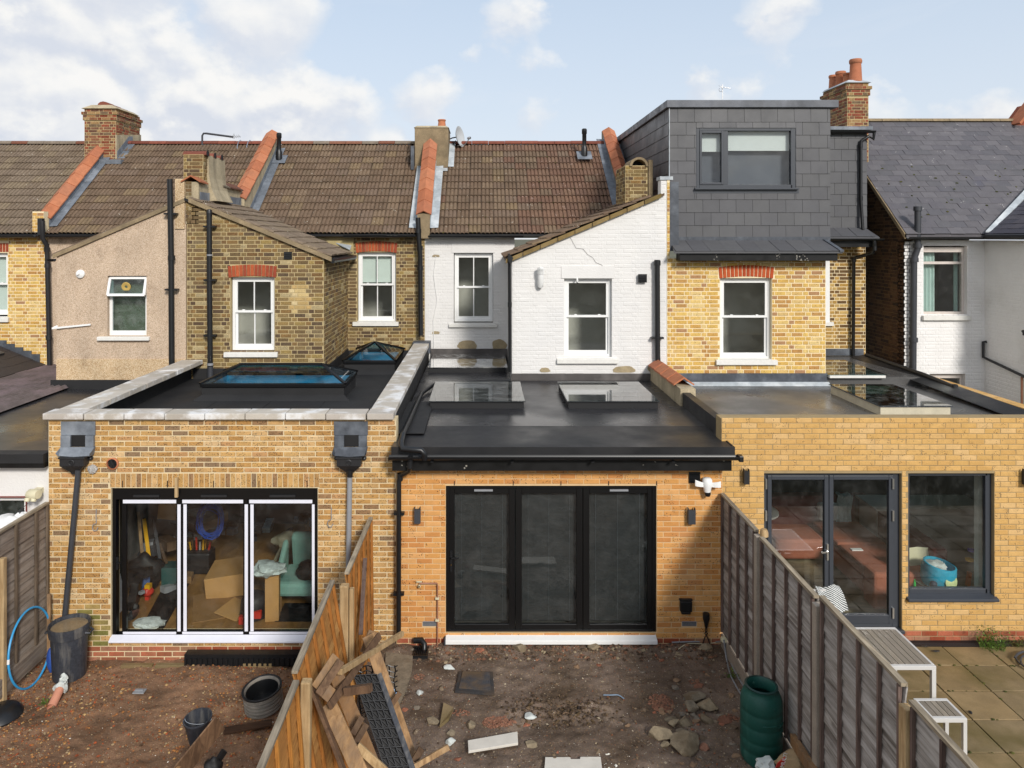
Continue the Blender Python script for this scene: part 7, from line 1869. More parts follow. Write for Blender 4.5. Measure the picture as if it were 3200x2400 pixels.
# boards and rubble
a = gm(1540, 2342); 
pts = [gm(1462, 2334), gm(1617, 2306), gm(1619, 2342), gm(1464, 2368)]
for q_ in pts: q_.z = .045
o = MB().prism(pts, (0, 0, -.028)).build('white_board', MT['board_w'], None, bevel=.003); tag(o, 'white painted board lying at a slight slant on the bare earth', 'board')
pts = [gm(1704, 2384), gm(1782, 2384), gm(1784, 2390), gm(1812, 2390), gm(1814, 2383), gm(1877, 2383), gm(1884, 2440), gm(1700, 2440)]
for q_ in pts: q_.z = .035
o = MB().prism(pts, (0, 0, -.025)).build('notched_board', MT['board_w'], None, bevel=.003); tag(o, 'notched white board cut by the bottom edge of the picture', 'board')
pts = [gm(1386, 2215), gm(1417, 2226), gm(1402, 2262), gm(1374, 2282)]
o = MB().prism([q_ + Vector((0, 0, .07 - .04 * i / 3)) for i, q_ in enumerate(pts)], (0, 0, -.04)).build('slab_shard', MT['slab'], None); tag(o, 'triangular shard of broken paving tilted on the earth', 'paving')
ROCKS = [  # px, py (foot), half width m, half height m, seed, material, label
 (2170, 2195, .095, .055, 1, 'stone', 'rounded grey rubble lump at the back of the pile'),
 (2212, 2222, .10, .075, 2, 'stone', 'pale angular block of rubble, largest at the back right'),
 (2160, 2228, .075, .06, 3, 'stone', 'leaning grey rubble piece in the middle of the pile'),
 (2060, 2300, .115, .065, 4, 'stone', 'broad flat-topped rubble block at the left of the pile'),
 (2102, 2268, .06, .045, 5, 'stone', 'small dark rubble piece between two larger blocks'),
 (2140, 2262, .075, .055, 6, 'stone', 'mid-sized rounded rubble piece in the centre of the pile'),
 (2134, 2330, .145, .075, 7, 'stone', 'largest rounded boulder of concrete at the front of the pile'),
 (2130, 2290, .06, .05, 8, 'stone', 'stub of concrete behind the largest boulder'),
 (2205, 2258, .055, .05, 9, 'stone', 'dark chipped rubble piece at the right of the pile'),
 (2078, 2328, .045, .03, 10, 'stone', 'small grey stone in front of the flat-topped block'),
 (2098, 2250, .055, .035, 11, 'stone', 'grey stone lying above the flat-topped block'),
 (2200, 2338, .05, .035, 12, 'stone_r', 'brown red stone right of the largest boulder'),
 (2268, 2262, .075, .03, 13, 'stone_r', 'flat broken red brick between the rubble and the water butt'),
 (2180, 2150, .05, .02, 14, 'stone_r', 'flat red brick fragment above the rubble pile'),
 (1350, 2262, .06, .03, 15, 'stone', 'yellowish stone left of the tilted paving shard'),
 (1470, 2268, .05, .035, 16, 'stone', 'pale stone left of the crumbled red brick'),
 (1410, 2302, .04, .035, 17, 'stone', 'upright grey stone before the paving shard'),
 (1406, 2326, .05, .035, 18, 'cloth_w', 'white chalky lump near the end of the pallet timber'),
 (1662, 2336, .05, .035, 19, 'stone', 'dark clod of concrete right of the white board'),
 (1626, 2035, .07, .06, 20, 'stone', 'rough stone banked against the wall under the bifold threshold'),
 (1850, 2028, .07, .05, 21, 'stone', 'rough stone by the wall right of the bifold middle'),
 (2210, 2030, .08, .045, 22, 'stone', 'grey stone by the wall corner under the cables'),
 (1655, 2242, .055, .022, 23, 'cloth_w', 'flat white stone below the churned earth'),
 (1405, 2090, .05, .025, 24, 'cloth_w', 'white plaster chip above the manhole cover'),
 (1310, 2170, .05, .03, 25, 'cloth_w', 'white plaster chip left of the manhole cover')]
for (a_, b_, w_, h_, sd_, mt_n, lab) in ROCKS:
    p = gm(a_, b_)
    o = MB().rock(p + Vector((0, 0, h_ * .5)), (w_ * 1.42, w_ * rnd.uniform(.85, 1.2), h_ * 1.12), sd_ + 40).build('rubble_stone' if mt_n != 'cloth_w' else 'plaster_chip', MT[mt_n], None)
    tag(o, lab, 'stone' if mt_n != 'cloth_w' else 'plaster', 'rubble stones on the earth' if mt_n != 'cloth_w' else 'white chips on the earth')
# crushed brick patches
cb = MB()
for (cx_, cy_, rx, rz, n_) in ((2065, 2200, .15, .17, 420), (1560, 2258, .20, .10, 380), (2280, 2250, .12, .08, 90), (2175, 2140, .08, .05, 50), (2010, 2025, .4, .06, 120), (1680, 2030, .7, .05, 60), (1310, 2115, .07, .06, 40), (2300, 2080, .05, .3, 60), (1440, 2235, .12, .06, 50)):
    c = gm(cx_, cy_)
    for i in range(n_):
        a = rnd.uniform(0, 6.28); k = math.sqrt(rnd.random()); x, y = c.x + rx * k * math.cos(a), min(c.y + rz * k * math.sin(a), 10.36)
        s_ = rnd.uniform(.004, .017); cb.blob((x, y, hm(x, y) + s_ * .3), (s_, s_ * rnd.uniform(.6, 1), s_ * .6), i, 1, .4)
cb.build('crushed_brick', MT['stone_r'], None, kind='stuff')
# loose stones
def scatter(name, x0, x1, y0, y1, n, fn, mat, smin, smax, dens=None):
    mb = MB()
    base = [(1, 0, 0), (-1, 0, 0), (0, 1, 0), (0, -1, 0), (0, 0, 1), (0, 0, -1)]; fs = [(0, 2, 4), (2, 1, 4), (1, 3, 4), (3, 0, 4), (2, 0, 5), (1, 2, 5), (3, 1, 5), (0, 3, 5)]
    for i in range(n):
        x, y = rnd.uniform(x0, x1), rnd.uniform(y0, y1)
        if dens and rnd.random() > dens(x, y): continue
        s = smin + (smax - smin) * rnd.random() ** 3; q = Matrix.Rotation(rnd.uniform(0, 6.28), 3, 'Z') @ Matrix.Rotation(rnd.uniform(-.5, .5), 3, 'X')
        sc = (s * rnd.uniform(.7, 1.3), s * rnd.uniform(.6, 1.1), s * rnd.uniform(.4, .7))
        mb.add([Vector((x, y, fn(x, y) + sc[2] * .4)) + q @ Vector((v[0] * sc[0] * rnd.uniform(.7, 1.1), v[1] * sc[1] * rnd.uniform(.7, 1.1), v[2] * sc[2])) for v in base], fs)
    return mb.build(name, mat, None, kind='stuff')
GRAV = pal_mat('mixed_gravel', ['#8a5a34', '#a06c3c', '#7a4a2c', '#b08450', '#6b4a34', '#94623a', '#b89868', '#8d4a2c', '#a08a6a', '#5a4432', '#7f6a54', '#a4522e'], .2, 20, rough=.85, bump=.0)
scatter('loose_gravel', -6.4, -1.6, 7.2, 10.42, 14000, hl, GRAV, .005, .028, lambda x, y: .35 + .65 * (noise.noise(Vector((x * .8, y * .8, 5))) > -.1))
EG = pal_mat('earth_pebbles', ['#5f4a38', '#6f5a46', '#7d6a54', '#4b3a2e', '#94846c', '#8a5a40', '#a89a84', '#665240', '#584434'], .2, 20, rough=.9, bump=.0)
scatter('earth_stones', -1.45, 3.3, 6.8, 10.35, 4200, hm, EG, .005, .022)
scatter('earth_clods', .2, 1.75, 8.6, 9.35, 2600, hm, pal_mat('dark_clods', ['#4a3b2e', '#54442f', '#3f3226', '#5b4a38', '#6b5844'], .25, 20, rough=.95, bump=.3), .008, .035, lambda x, y: max(0, 1.1 - math.hypot((x - .95) / .75, (y - 8.95) / .34)))
scatter('wall_spoil', -.9, 3.2, 10.0, 10.36, 1300, hm, pal_mat('spoil', ['#5a4a3a', '#6e5846', '#7d5a46', '#47392d', '#9a8a70', '#86604a'], .25, 20, rough=.95, bump=.3), .008, .04)
WC = flat_mat('white_chips_stuff', '#d8d4c8', .9, mott=.1)
scatter('white_chips', .9, 1.75, 7.75, 8.35, 130, hm, WC, .006, .028, lambda x, y: max(0.05, 1.2 - math.hypot((x - 1.29) / .22, (y - 8.05) / .22)))
scatter('white_grit', -1.4, 3.2, 7.2, 10.3, 200, hm, WC, .003, .010)
scatter('white_grit', -6.0, -1.7, 7.2, 10.3, 170, hl, WC, .003, .014)
bs_ = MB()
for i in range(120):
    x, y = (rnd.gauss(2.42, .28), rnd.gauss(8.75, .22)) if i % 3 == 0 else (rnd.uniform(2.2, 3.25), rnd.uniform(7.4, 10.3)) if i % 2 else (rnd.uniform(-1.0, 3.2), rnd.uniform(7.2, 10.3)); q = rnd.uniform(.018, .06)
    bs_.rock((x, y, hm(x, y) - q * .1), (q, q * rnd.uniform(.7, 1), q * .6), i + 100)
bs_.build('buried_rubble', pal_mat('muddy_rubble', ['#7a6a58', '#6a5a4a', '#8a7058', '#94604a', '#7f7568'], .3, 12, rough=.95, bump=.6, bs=40), None, kind='stuff')
# weeds
def weeds(name, c, rad, hgt, n, label, mat, seed, groundfn=None, lw=.02):
    rg = random.Random(seed); m = MB()
    for i in range(n):
        a = rg.uniform(0, 6.28); k = rg.random() ** .6 * rad; b0 = Vector((c[0] + k * math.cos(a), c[1] + k * math.sin(a) * .7, c[2]))
        top = b0 + Vector((rg.uniform(-.4, .4) * hgt, rg.uniform(-.4, .3) * hgt, hgt * rg.uniform(.3, 1.0)))
        for j in range(5):
            p = b0.lerp(top, (j + 1) / 5); d = Vector((rg.uniform(-1, 1), rg.uniform(-1, 1), rg.uniform(-.1, .8))).normalized(); s = d.cross(Vector((rg.random(), rg.random(), 1))).normalized(); l = lw * rg.uniform(.8, 1.8)
            m.add([p, p + d * l + s * l * .5, p + d * l * 2.1, p + d * l - s * l * .5], [(0, 1, 2, 3)])
        m.add([b0, b0 + Vector((.003, 0, 0)), top], [(0, 1, 2)])
    return tag(m.build(name, mat, None), label, 'plant')
weeds('bushy_weed', (PX(3098, 10.3), 10.28, -.02), .17, .30, 130, 'bushy green weed growing from the slot drain at the right wall', MT['leaf'], 3, lw=.012)
weeds('small_weed', (PX(3180, 10.35), 10.33, -.02), .10, .16, 40, 'small brownish weed against the wall at the right edge', pal_mat('brown_leaf', ['#6b5a34', '#5f6a34'], .2, 20, rough=.7, bump=0), 4, lw=.011)
weeds('fence_weed', (3.28, 7.75, -.02), .18, .16, 60, 'low green weeds between the water butt and the grey fence', MT['leaf'], 5, lw=.014)
for k, (a_, b_) in enumerate(((3.26, 9.6), (3.24, 8.55))): weeds('fence_weed', (a_, b_, hm(a_, b_)), .10, .10, 22, 'small green weed at the foot of the grey fence, %s' % ('near the wall corner' if k == 0 else 'just beyond the water butt'), MT['leaf'], 30 + k, lw=.010)
weeds('corner_weed', tuple(gl(72, 2115)), .06, .05, 10, 'tiny green weed under the blue hoop', MT['leaf'], 6, lw=.012)
weeds('corner_weed', tuple(gl(140, 2205)), .06, .06, 12, 'tiny green weed left of the pink pipe stub', MT['leaf'], 7, lw=.010)

# broken pallets and offcuts leaning on the orange fence (photo pixels -> ray at a chosen depth)
def pl(a, Ya, b, Yb, w, h, mat, label, up=(0, -1, .3), name='pallet_board'):
    return plank(P(a[0], a[1], Ya), P(b[0], b[1], Yb), w, h, mat, label, up, name, 'timber', 'broken pallet timber by the orange fence')
t = thing('broken_pallet', 'broken wooden pallet leaning against the orange fence', 'pallet', (-1.3, 8.0, 0))
def pb_(a, Ya, b, Yb, w, h, mat, nm, up=(0, -1, .3)):
    return MB().beam(P(*a, Ya), P(*b, Yb), w, h, up).build(nm, mat, t, bevel=.004)
pb_((975, 2150), 6.86, (1075, 2410), 6.45, .03, .09, MT['pallet_d'], 'bearer')
pb_((1026, 2196), 6.84, (1128, 2420), 6.47, .140, .022, MT['pallet'], 'deck_board')
pb_((984, 2150), 6.80, (1050, 2050), 7.02, .085, .022, MT['pallet'], 'deck_board', up=(.3, -1, .3))
pb_((994, 2172), 6.72, (1066, 2066), 6.96, .072, .045, MT['pallet_d'], 'bearer')
pb_((1012, 2186), 6.72, (1038, 2146), 6.80, .085, .022, MT['pallet'], 'deck_board', up=(.3, -1, .3))
pb_((1052, 2110), 7.16, (1172, 2410), 6.78, .135, .022, MT['pallet'], 'deck_board')
pb_((1102, 2294), 6.74, (1132, 2240), 6.82, .055, .035, MT['pallet_d'], 'bearer')
pb_((1112, 2320), 6.72, (1146, 2262), 6.80, .055, .035, MT['pallet_d'], 'bearer')
pl((1030, 2206), 6.70, (1186, 1986), 8.1, .072, .03, MT['pallet_d'], 'dark notched pallet bearer propped diagonally across the timber pile', up=(.4, -1, .4))
pl((1062, 2100), 7.05, (1257, 1980), 8.6, .052, .05, MT['post_w'], 'pale new batten sticking up to the right from the timber pile')
pl((1078, 2160), 6.95, (1160, 2150), 6.9, .068, .075, MT['pallet_d'], 'short grey block end lying across the timber pile')
pl((1150, 1985), 8.40, (1292, 2392), 7.95, .140, .026, MT['pallet'], 'long pallet board leaning with its top against the fence, rightmost of the pile', up=(.3, -1, .3))
pl((1166, 1972), 8.55, (1138, 2040), 8.5, .11, .022, MT['pallet'], 'torn board end poking up at the top of the timber pile', up=(.5, -1, .2))
pl((1117, 2332), 6.62, (1205, 2412), 6.5, .07, .03, MT['post_w'], 'pale offcut slanting down to the bottom edge in front of the pallet')
pl((1278, 2406), 7.55, (1402, 2334), 7.75, .054, .04, MT['pallet'], 'loose batten lying on the earth right of the timber pile')
pl((1224, 2202), 8.0, (1250, 2164), 8.05, .055, .035, MT['pallet_d'], 'small dark cleat nailed across the long pallet board')
pl((1294, 2380), 7.72, (1318, 2338), 7.78, .07, .045, MT['pallet_d'], 'small dark cleat near the foot of the long pallet board')
pl((1107, 2060), 8.15, (1097, 2285), 7.5, .055, .022, MT['fence_o'], 'orange brown fence board standing behind the pallet')
# black plastic crates / drainage grids
t = thing('plastic_grid_stack', 'stack of black plastic drainage cells leaning under the pallet', 'plastic crate', P(1230, 2300, 7.9))
o0 = P(1106, 2112, 7.9)
u_ = Vector((.24, .02, 0)); v_ = (P(1212, 2430, 7.3) - o0); nn = u_.cross(v_).normalized()
if nn.y > 0: nn = -nn
cells = MB(); nu, nv = 4, 11
for i in range(nu + 1): cells.beam(o0 + u_ * (i / nu), o0 + u_ * (i / nu) + v_, .008, .05, nn)
for j in range(nv + 1): cells.beam(o0 + v_ * (j / nv), o0 + v_ * (j / nv) + u_, .008, .05, nn)
for i in range(nu):
    for j in range(nv):
        c0 = o0 + u_ * ((i + .5) / nu) + v_ * ((j + .5) / nv); cells.beam(c0 - u_ * .1 - v_ * .035, c0 + u_ * .1 + v_ * .035, .006, .03, nn)
cells.build('cell_grid', MT['black_iron'], t)
MB().prism([o0 - nn * .03, o0 - nn * .03 + u_, o0 - nn * .03 + u_ + v_, o0 - nn * .03 + v_], -nn * .02).build('backing_grid', MT['black'], t)
MB().beam(o0 + u_ * 1.12 + nn * .03, o0 + u_ * 1.12 + nn * .03 + v_, .05, .03, nn).build('edge_rail', MT['bin'], t)
t = thing('plastic_mesh', 'black wavy plastic grid panel standing behind the long pallet board', 'plastic grid', P(1190, 2160, 8.5))
g = MB()
for i in range(7):
    x = 1125 + i * 18
    g.tube([P(x + 3 * math.sin(k * 1.6), 2080 + k * 16, 8.5) for k in range(11)], .008, 5)
for k in range(10):
    g.tube([P(1122 + i * 10, 2082 + k * 16 + 3.5 * math.sin(i * 1.9), 8.49) for i in range(13)], .007, 5)
g.build('grid', MT['black_pl'], t)
o = MB().blob(P(1205, 2185, 8.6), (.13, .06, .13), 7, 3, .35, 2).build('blue_polythene', flat_mat('pale_blue_polythene', '#8fb4d8', .3, mott=.2), None, smooth=True); tag(o, 'scrap of pale blue polythene behind the black plastic grid', 'plastic')
pv = [P(1205, 2050, 9.4), P(1290, 2062, 9.2), P(1285, 2110, 8.8), P(1262, 2160, 8.4), P(1215, 2160, 8.4)]
o = MB().prism([Vector((q.x, q.y, .0)) for q in (gm(1205, 2048), gm(1290, 2060), gm(1288, 2105), gm(1270, 2165), gm(1240, 2230), gm(1200, 2230))], (0, 0, .02)).build('concrete_strip', MT['stone'], None); tag(o, 'muddy concrete strip on the ground behind the long pallet board', 'concrete')

# ================================================================== RIGHT PATIO
def slat_table(name, label, x0, x1, y0, y1, h_, n, cat, leg=.05):
    t = thing(name, label, cat, ((x0 + x1) / 2, (y0 + y1) / 2, 0))
    f = MB(); th = .045
    f.box(x0, x1, y0, y0 + .045, h_ - th, h_); f.box(x0, x1, y1 - .045, y1, h_ - th, h_); f.box(x0, x0 + .03, y0 + .045, y1 - .045, h_ - th, h_); f.box(x1 - .03, x1, y0 + .045, y1 - .045, h_ - th, h_)
    f.build('frame', MT['table_f'], t, bevel=.003)
    w = (x1 - x0 - .06) / n
    for i in range(n):
        MB().box(x0 + .03 + i * w + .004, x0 + .03 + (i + 1) * w - .004, y0 + .046, y1 - .046, h_ - .022, h_ - .002).build('slat', MT['table'], t)
    for x in (x0, x1 - leg):
        for y in (y0, y1 - leg): MB().box(x, x + leg, y, y + leg, 0, h_ - th - .001).build('leg', MT['table_f'], t, bevel=.003)
    return t
slat_table('garden_table', 'large slatted garden table with silver legs behind the grey fence', 4.30, 5.27, 8.56, 9.42, .745, 12, 'table')
slat_table('garden_stool', 'low slatted stool with silver legs in front of the garden table', 4.93, 5.315, 8.08, 8.44, .45, 5, 'stool', .042)
# garden chair with striped towel and plant pot seen over the fence
t = thing('garden_chair', 'silver metal garden chair with a striped towel beside the french doors', 'chair', (4.62, 9.75, 0))
for x in (4.40, 4.84):
    for y in (9.6, 10.0): MB().box(x - .014, x + .014, y - .014, y + .014, 0, .95 if y > 9.8 else .45).build('leg', MT['table_f'], t)
MB().box(4.39, 4.85, 9.58, 10.0, .44, .465).build('seat', MT['table_f'], t); MB().box(4.40, 4.84, 9.985, 10.01, .55, .95).build('backrest', MT['table_f'], t)
c = thing('striped_towel', 'black and white striped towel draped over the garden chair', 'towel', (4.66, 9.8, .78)) 
tw = MB(); nx, ny = 16, 10; vs = []
for j in range(ny + 1):
    for i in range(nx + 1):
        a = i / nx; b_ = j / ny; vs.append((4.52 + .34 * a, 9.78 + .25 * b_ + .02 * math.sin(a * 9), .86 + .12 * b_ - .10 * (1 - b_) ** 2 + .02 * math.sin(a * 7 + b_ * 3)))
for j in range(ny):
    for i in range(nx): tw.add([], []) if False else tw.f.append(None)
tw = MB().add(vs, [(j * (nx + 1) + i, j * (nx + 1) + i + 1, (j + 1) * (nx + 1) + i + 1, (j + 1) * (nx + 1) + i) for j in range(ny) for i in range(nx)])
sm, nt, b_ = new_mat('striped_towelling'); gi = N(nt, 'ShaderNodeNewGeometry'); wv = N(nt, 'ShaderNodeTexWave', wave_type='BANDS', bands_direction='DIAGONAL'); wv.inputs['Scale'].default_value = 14; wv.inputs['Distortion'].default_value = 2; wv.inputs['Detail Scale'].default_value = 1.5
L(nt, gi.outputs['Position'], wv.inputs['Vector']); L(nt, RAMP(nt, wv.outputs['Fac'], [(0, hexc('#2a2e30')), (.5, hexc('#d8dad6'))], 'CONSTANT'), b_.inputs['Base Color']); b_.inputs['Roughness'].default_value = .95
tw.build('cloth', sm, c, smooth=True)
# slotted drain along the wall, hose, debris
d_ = MB().box(4.9, 9.2, 10.33, 10.49, -.06, -.012); dr_ = tag(d_.build('slot_drain', MT['black'], None), 'narrow slotted channel drain along the foot of the buff brick wall', 'drain')
sl = MB()
for i in range(150): sl.prism([(5.6 + i * .022, 10.34, -.011), (5.61 + i * .022, 10.34, -.011), (5.625 + i * .022, 10.42, -.011), (5.615 + i * .022, 10.42, -.011)], (0, 0, .004))
sl.build('grating', MT['grey_dk'], dr_)
t = thing('garden_hose', 'grey garden hose lying in loops on the patio at the right edge', 'hose', (PX(3190, 9.8), 9.8, 0))
hp = []
for i in range(60):
    a = i * .27; hp.append(Vector((7.55 + .33 * math.cos(a) + .05 * math.sin(i * .3), 9.85 + .26 * math.sin(a) + .03 * math.cos(i * .21), .015 + .0006 * i)))
run(hp[::3], .012, MT['grey_dk'], t, 'hose')
for (a_, b_, w_, lab) in ((2888, 2020, .05, 'dark twig of leaf litter on the patio near the slot drain'), (2925, 2036, .05, 'dark dead leaf on the patio below the twig')):
    p = G(a_, b_, 0); o = MB().blob(p + Vector((0, 0, .008)), (w_, w_ * .4, .008), int(a_), 2, .5, 3).build('dead_leaf', MT['black_iron'], None); tag(o, lab, 'leaf')
p = G(3033, 2228, 0); o = MB().blob(p + Vector((0, 0, .01)), (.018, .03, .01), 5, 2, .3).build('black_pebble', MT['black'], None); tag(o, 'tiny black pebble alone on the patio slabs', 'pebble')

# ================================================================== INSIDE, SEEN THROUGH THE GLASS
IR = MT
fl = MB().box(-5.88, -1.47, YF + .27, 14.7, .002, .012).build('oak_floor', MT['wfloor'], None, kind='structure')
def gi_(px, py, z=.012): return G(px, py, z)
def tilted_box(name, c, dims, rotz, mat, label, cat, tilt=0.0, par=None):
    m = MB(); a = Vector((math.cos(rotz), math.sin(rotz), 0)); b_ = Vector((-math.sin(rotz), math.cos(rotz), 0)); d_ = Vector((0, 0, 1))
    if tilt:
        q = Matrix.Rotation(tilt, 3, b_); a, d_ = q @ a, q @ d_
    m.obox(Vector(c) + d_ * dims[2] / 2, a * dims[0] / 2, b_ * dims[1] / 2, d_ * dims[2] / 2)
    o = m.build(name, mat, par, bevel=.004)
    return tag(o, label, cat) if label else o
tilted_box('cardboard_box', (-4.12, 12.0, .02), (.60, .70, .34), .12, IR['card'], 'large brown cardboard box tilted on the floor inside the left bifold doors', 'box', -.10)
tilted_box('cardboard_sheet', (-3.95, 11.5, .014), (1.1, .9, .012), .35, IR['card_d'], 'flattened brown cardboard sheet under the tilted box', 'cardboard')
tilted_box('cardboard_sheet', (-3.75, 11.25, .03), (.5, .5, .01), -.3, IR['card'], 'smaller folded cardboard sheet beside the tilted box', 'cardboard', .18)
tilted_box('tall_carton', (-3.16, 11.05, .012), (.20, .20, .74), .15, IR['card'], 'tall narrow cardboard carton standing inside the left bifold doors', 'carton')
p = P(840, 1752, 11.0)
o = MB().blob((p.x, p.y, .78), (.24, .18, .10), 3, 3, .3, 2.2).build('plastic_bundle', MT['poly'], None, smooth=True); tag(o, 'crumpled clear plastic bundle on top of the tall carton', 'plastic')
o = MB().blob(P(905, 1690, 12.6), (.28, .15, .16), 9, 3, .28, 2).tube([P(880, 1710, 12.5), P(855, 1760, 12.2)], .03, 6).build('plastic_sheet', flat_mat('olive_grey_plastic', '#7f7c68', .6, mott=.2), None, smooth=True); tag(o, 'dusty grey-green plastic sheet raised behind the teal armchair', 'plastic sheet')
# armchair
c = Vector((-2.80, 11.55, 0))
t = thing('armchair', 'teal fabric armchair on wooden legs behind the right bifold leaf', 'armchair', c)
MB().obox(c + Vector((0, 0, .36)), (.36, 0, 0), (0, .36, 0), (0, 0, .11)).build('seat', MT['teal'], t, bevel=.06)
MB().obox(c + Vector((.06, .34, .68)), (.34, 0, 0), (0, .08, .02), (0, -.06, .30)).build('backrest', MT['teal'], t, bevel=.06)
for s_ in (-1, 1):
    m = MB(); pr = [(-.36, .25), (-.36, .52), (-.30, .58), (.0, .62), (.28, .82), (.36, .86), (.36, .25)]
    m.prism([c + Vector((s_ * .34, y, z)) for y, z in pr], (s_ * .09, 0, 0)).build('arm', MT['teal'], t, bevel=.04)
for x, y in ((-.3, -.3), (.3, -.3), (-.3, .3), (.3, .3)): MB().lathe([(.025, .25), (.016, .012)], c + Vector((x, y, 0)), 10).build('leg', MT['pallet'], t)
o = MB().blob(c + Vector((.12, -.12, .56)), (.22, .18, .15), 4, 3, .18, 2).build('black_cushion', MT['black'], None, smooth=True); tag(o, 'black fluffy cushion on the teal armchair', 'cushion')
o = MB().box(-3.1, -2.2, 10.95, 11.5, .013, .019).build('dark_rug', MT['black'], None); tag(o, 'dark mat on the oak floor under the teal armchair', 'mat')
# floor roll, bags and tools along the left
o = MB().prism([gi_(430, 1985), gi_(500, 1985), gi_(640, 1740), gi_(560, 1740)], (0, 0, .008)).build('dark_matting', MT['black'], None); tag(o, 'strip of black matting running back across the floor', 'matting')
o = MB().blob(gi_(462, 1955) + Vector((0, 0, .03)), (.24, .13, .06), 12, 3, .3, 2.4).build('crumpled_cloth', MT['cloth_w'], None, smooth=True); tag(o, 'crumpled pale cloth on the floor inside the left bifold leaf', 'cloth')
p = gi_(440, 1850); t = thing('tool_bag', 'bulging black tool bag with a blue patch against the left wall', 'bag', p)
MB().blob(p + Vector((0, .1, .28)), (.30, .22, .30), 6, 3, .22, 1.6).build('bag_body', MT['black'], t, smooth=True); MB().blob(p + Vector((.06, -.12, .22)), (.13, .05, .14), 3, 3, .25, 2).build('blue_patch', flat_mat('blue_denim', '#3b5480', .9), t, smooth=True)
p = gi_(405, 1905); tilted_box('tool_case', (p.x, p.y + .1, .012), (.12, .3, .42), .2, MT['black'], 'upright black plastic tool case by the left door jamb', 'case', .15)
tilted_box('white_board_offcut', (p.x - .12, p.y + .02, .012), (.03, .25, .5), .1, MT['white_gloss'], 'white board offcut leaning beside the black tool case', 'board', -.18)
p = gi_(530, 1842); tilted_box('tool_box', (p.x, p.y + .15, .012), (.30, .28, .34), .1, MT['green_tool'], 'dark teal plastic tool box on the matting', 'tool box')
p = gi_(462, 1872); t = thing('power_tool', 'red power tool with a yellow battery beside the black tool bag', 'power tool', p)
MB().blob(p + Vector((0, 0, .12)), (.08, .09, .07), 4, 3, .2).box(p.x - .03, p.x + .03, p.y - .04, p.y + .04, p.z, p.z + .1).build('tool_body', MT['red'], t, smooth=True); MB().box(p.x - .03, p.x + .05, p.y - .05, p.y + .04, p.z + .17, p.z + .24).build('battery', MT['yellow'], t)
p = gi_(415, 1930); o = MB().blob(p + Vector((0, 0, .05)), (.06, .15, .06), 2, 3, .15).blob(p + Vector((0, .08, .10)), (.05, .06, .08), 3, 3, .15).build('work_boot', MT['black'], None, smooth=True); tag(o, 'black work boot on the floor by the left door jamb', 'boot')
plank(P(450, 1622, 12.4), P(468, 1765, 11.9), .06, .03, MT['yellow'], 'long yellow spirit level leaning on the wall inside', name='spirit_level', cat='level')
for k, (a_, b_, m_, lab) in enumerate((((432, 1600), (448, 1770), 'pallet', 'pale timber length leaning inside, left of the yellow level'), ((478, 1615), (500, 1750), 'grey_dk', 'grey metal stud leaning inside, right of the yellow level'), ((498, 1700), (520, 1760), 'pallet_d', 'short dark timber leaning inside near the cardboard'))):
    plank(P(*a_, 12.5), P(*b_, 12.1), .05, .03, MT[m_], lab)
tilted_box('cardboard_flat', (PX(525, 12.6), 12.6, .9), (.36, .02, .55), .1, IR['card'], 'flat cardboard sheet leaning on the wall beside the spirit level', 'cardboard', .12)
m = MB(); cc = P(657, 1628, 12.1)
for k in range(14):
    rx, rz = .19 + rnd.uniform(-.04, .04), .26 + rnd.uniform(-.05, .04); ox, oz = rnd.uniform(-.04, .04), rnd.uniform(-.04, .04)
    m.tube([cc + Vector((ox + rx * math.cos(i * .39), rnd.uniform(-.03, .03), oz + rz * math.sin(i * .39))) for i in range(16)], .007, 5, closed=True)
m.tube([cc + Vector((0, 0, .26)), Vector((cc.x, cc.y, 2.62))], .006, 5)
o = m.build('cable_coil', MT['blue_cable'], None, smooth=True); tag(o, 'hanging coil of blue cable inside the left bifold doors', 'cable coil')
p = gi_(610, 1800); t = thing('open_tool_bag', 'open black tool tote full of tools behind the first door mullion', 'bag', p)
MB().obox(p + Vector((0, .2, .18)), (.22, 0, 0), (0, .16, 0), (0, 0, .18)).build('tote', MT['black'], t, bevel=.03)
for k in range(7): MB().beam(p + Vector((-.15 + .05 * k, .2, .33)), p + Vector((-.17 + .06 * k, .18, .50 + .04 * (k % 3))), .025, .025).build('tool', MT[['yellow', 'chrome', 'red', 'grey_pl'][k % 4]], t)
p = gi_(785, 1945); t = thing('vacuum_cleaner', 'black and red drum vacuum cleaner behind the second door mullion', 'vacuum', p)
MB().lathe([(.20, .03), (.21, .08), (.19, .28), (.16, .34), (.08, .38), (0, .38)], p + Vector((0, .15, 0)), 24).build('drum', MT['black'], t, smooth=True); MB().box(p.x - .16, p.x - .05, p.y - .08, p.y + .0, .02, .13).box(p.x + .06, p.x + .16, p.y - .07, p.y + .0, .10, .20).build('red_panel', MT['red'], t)
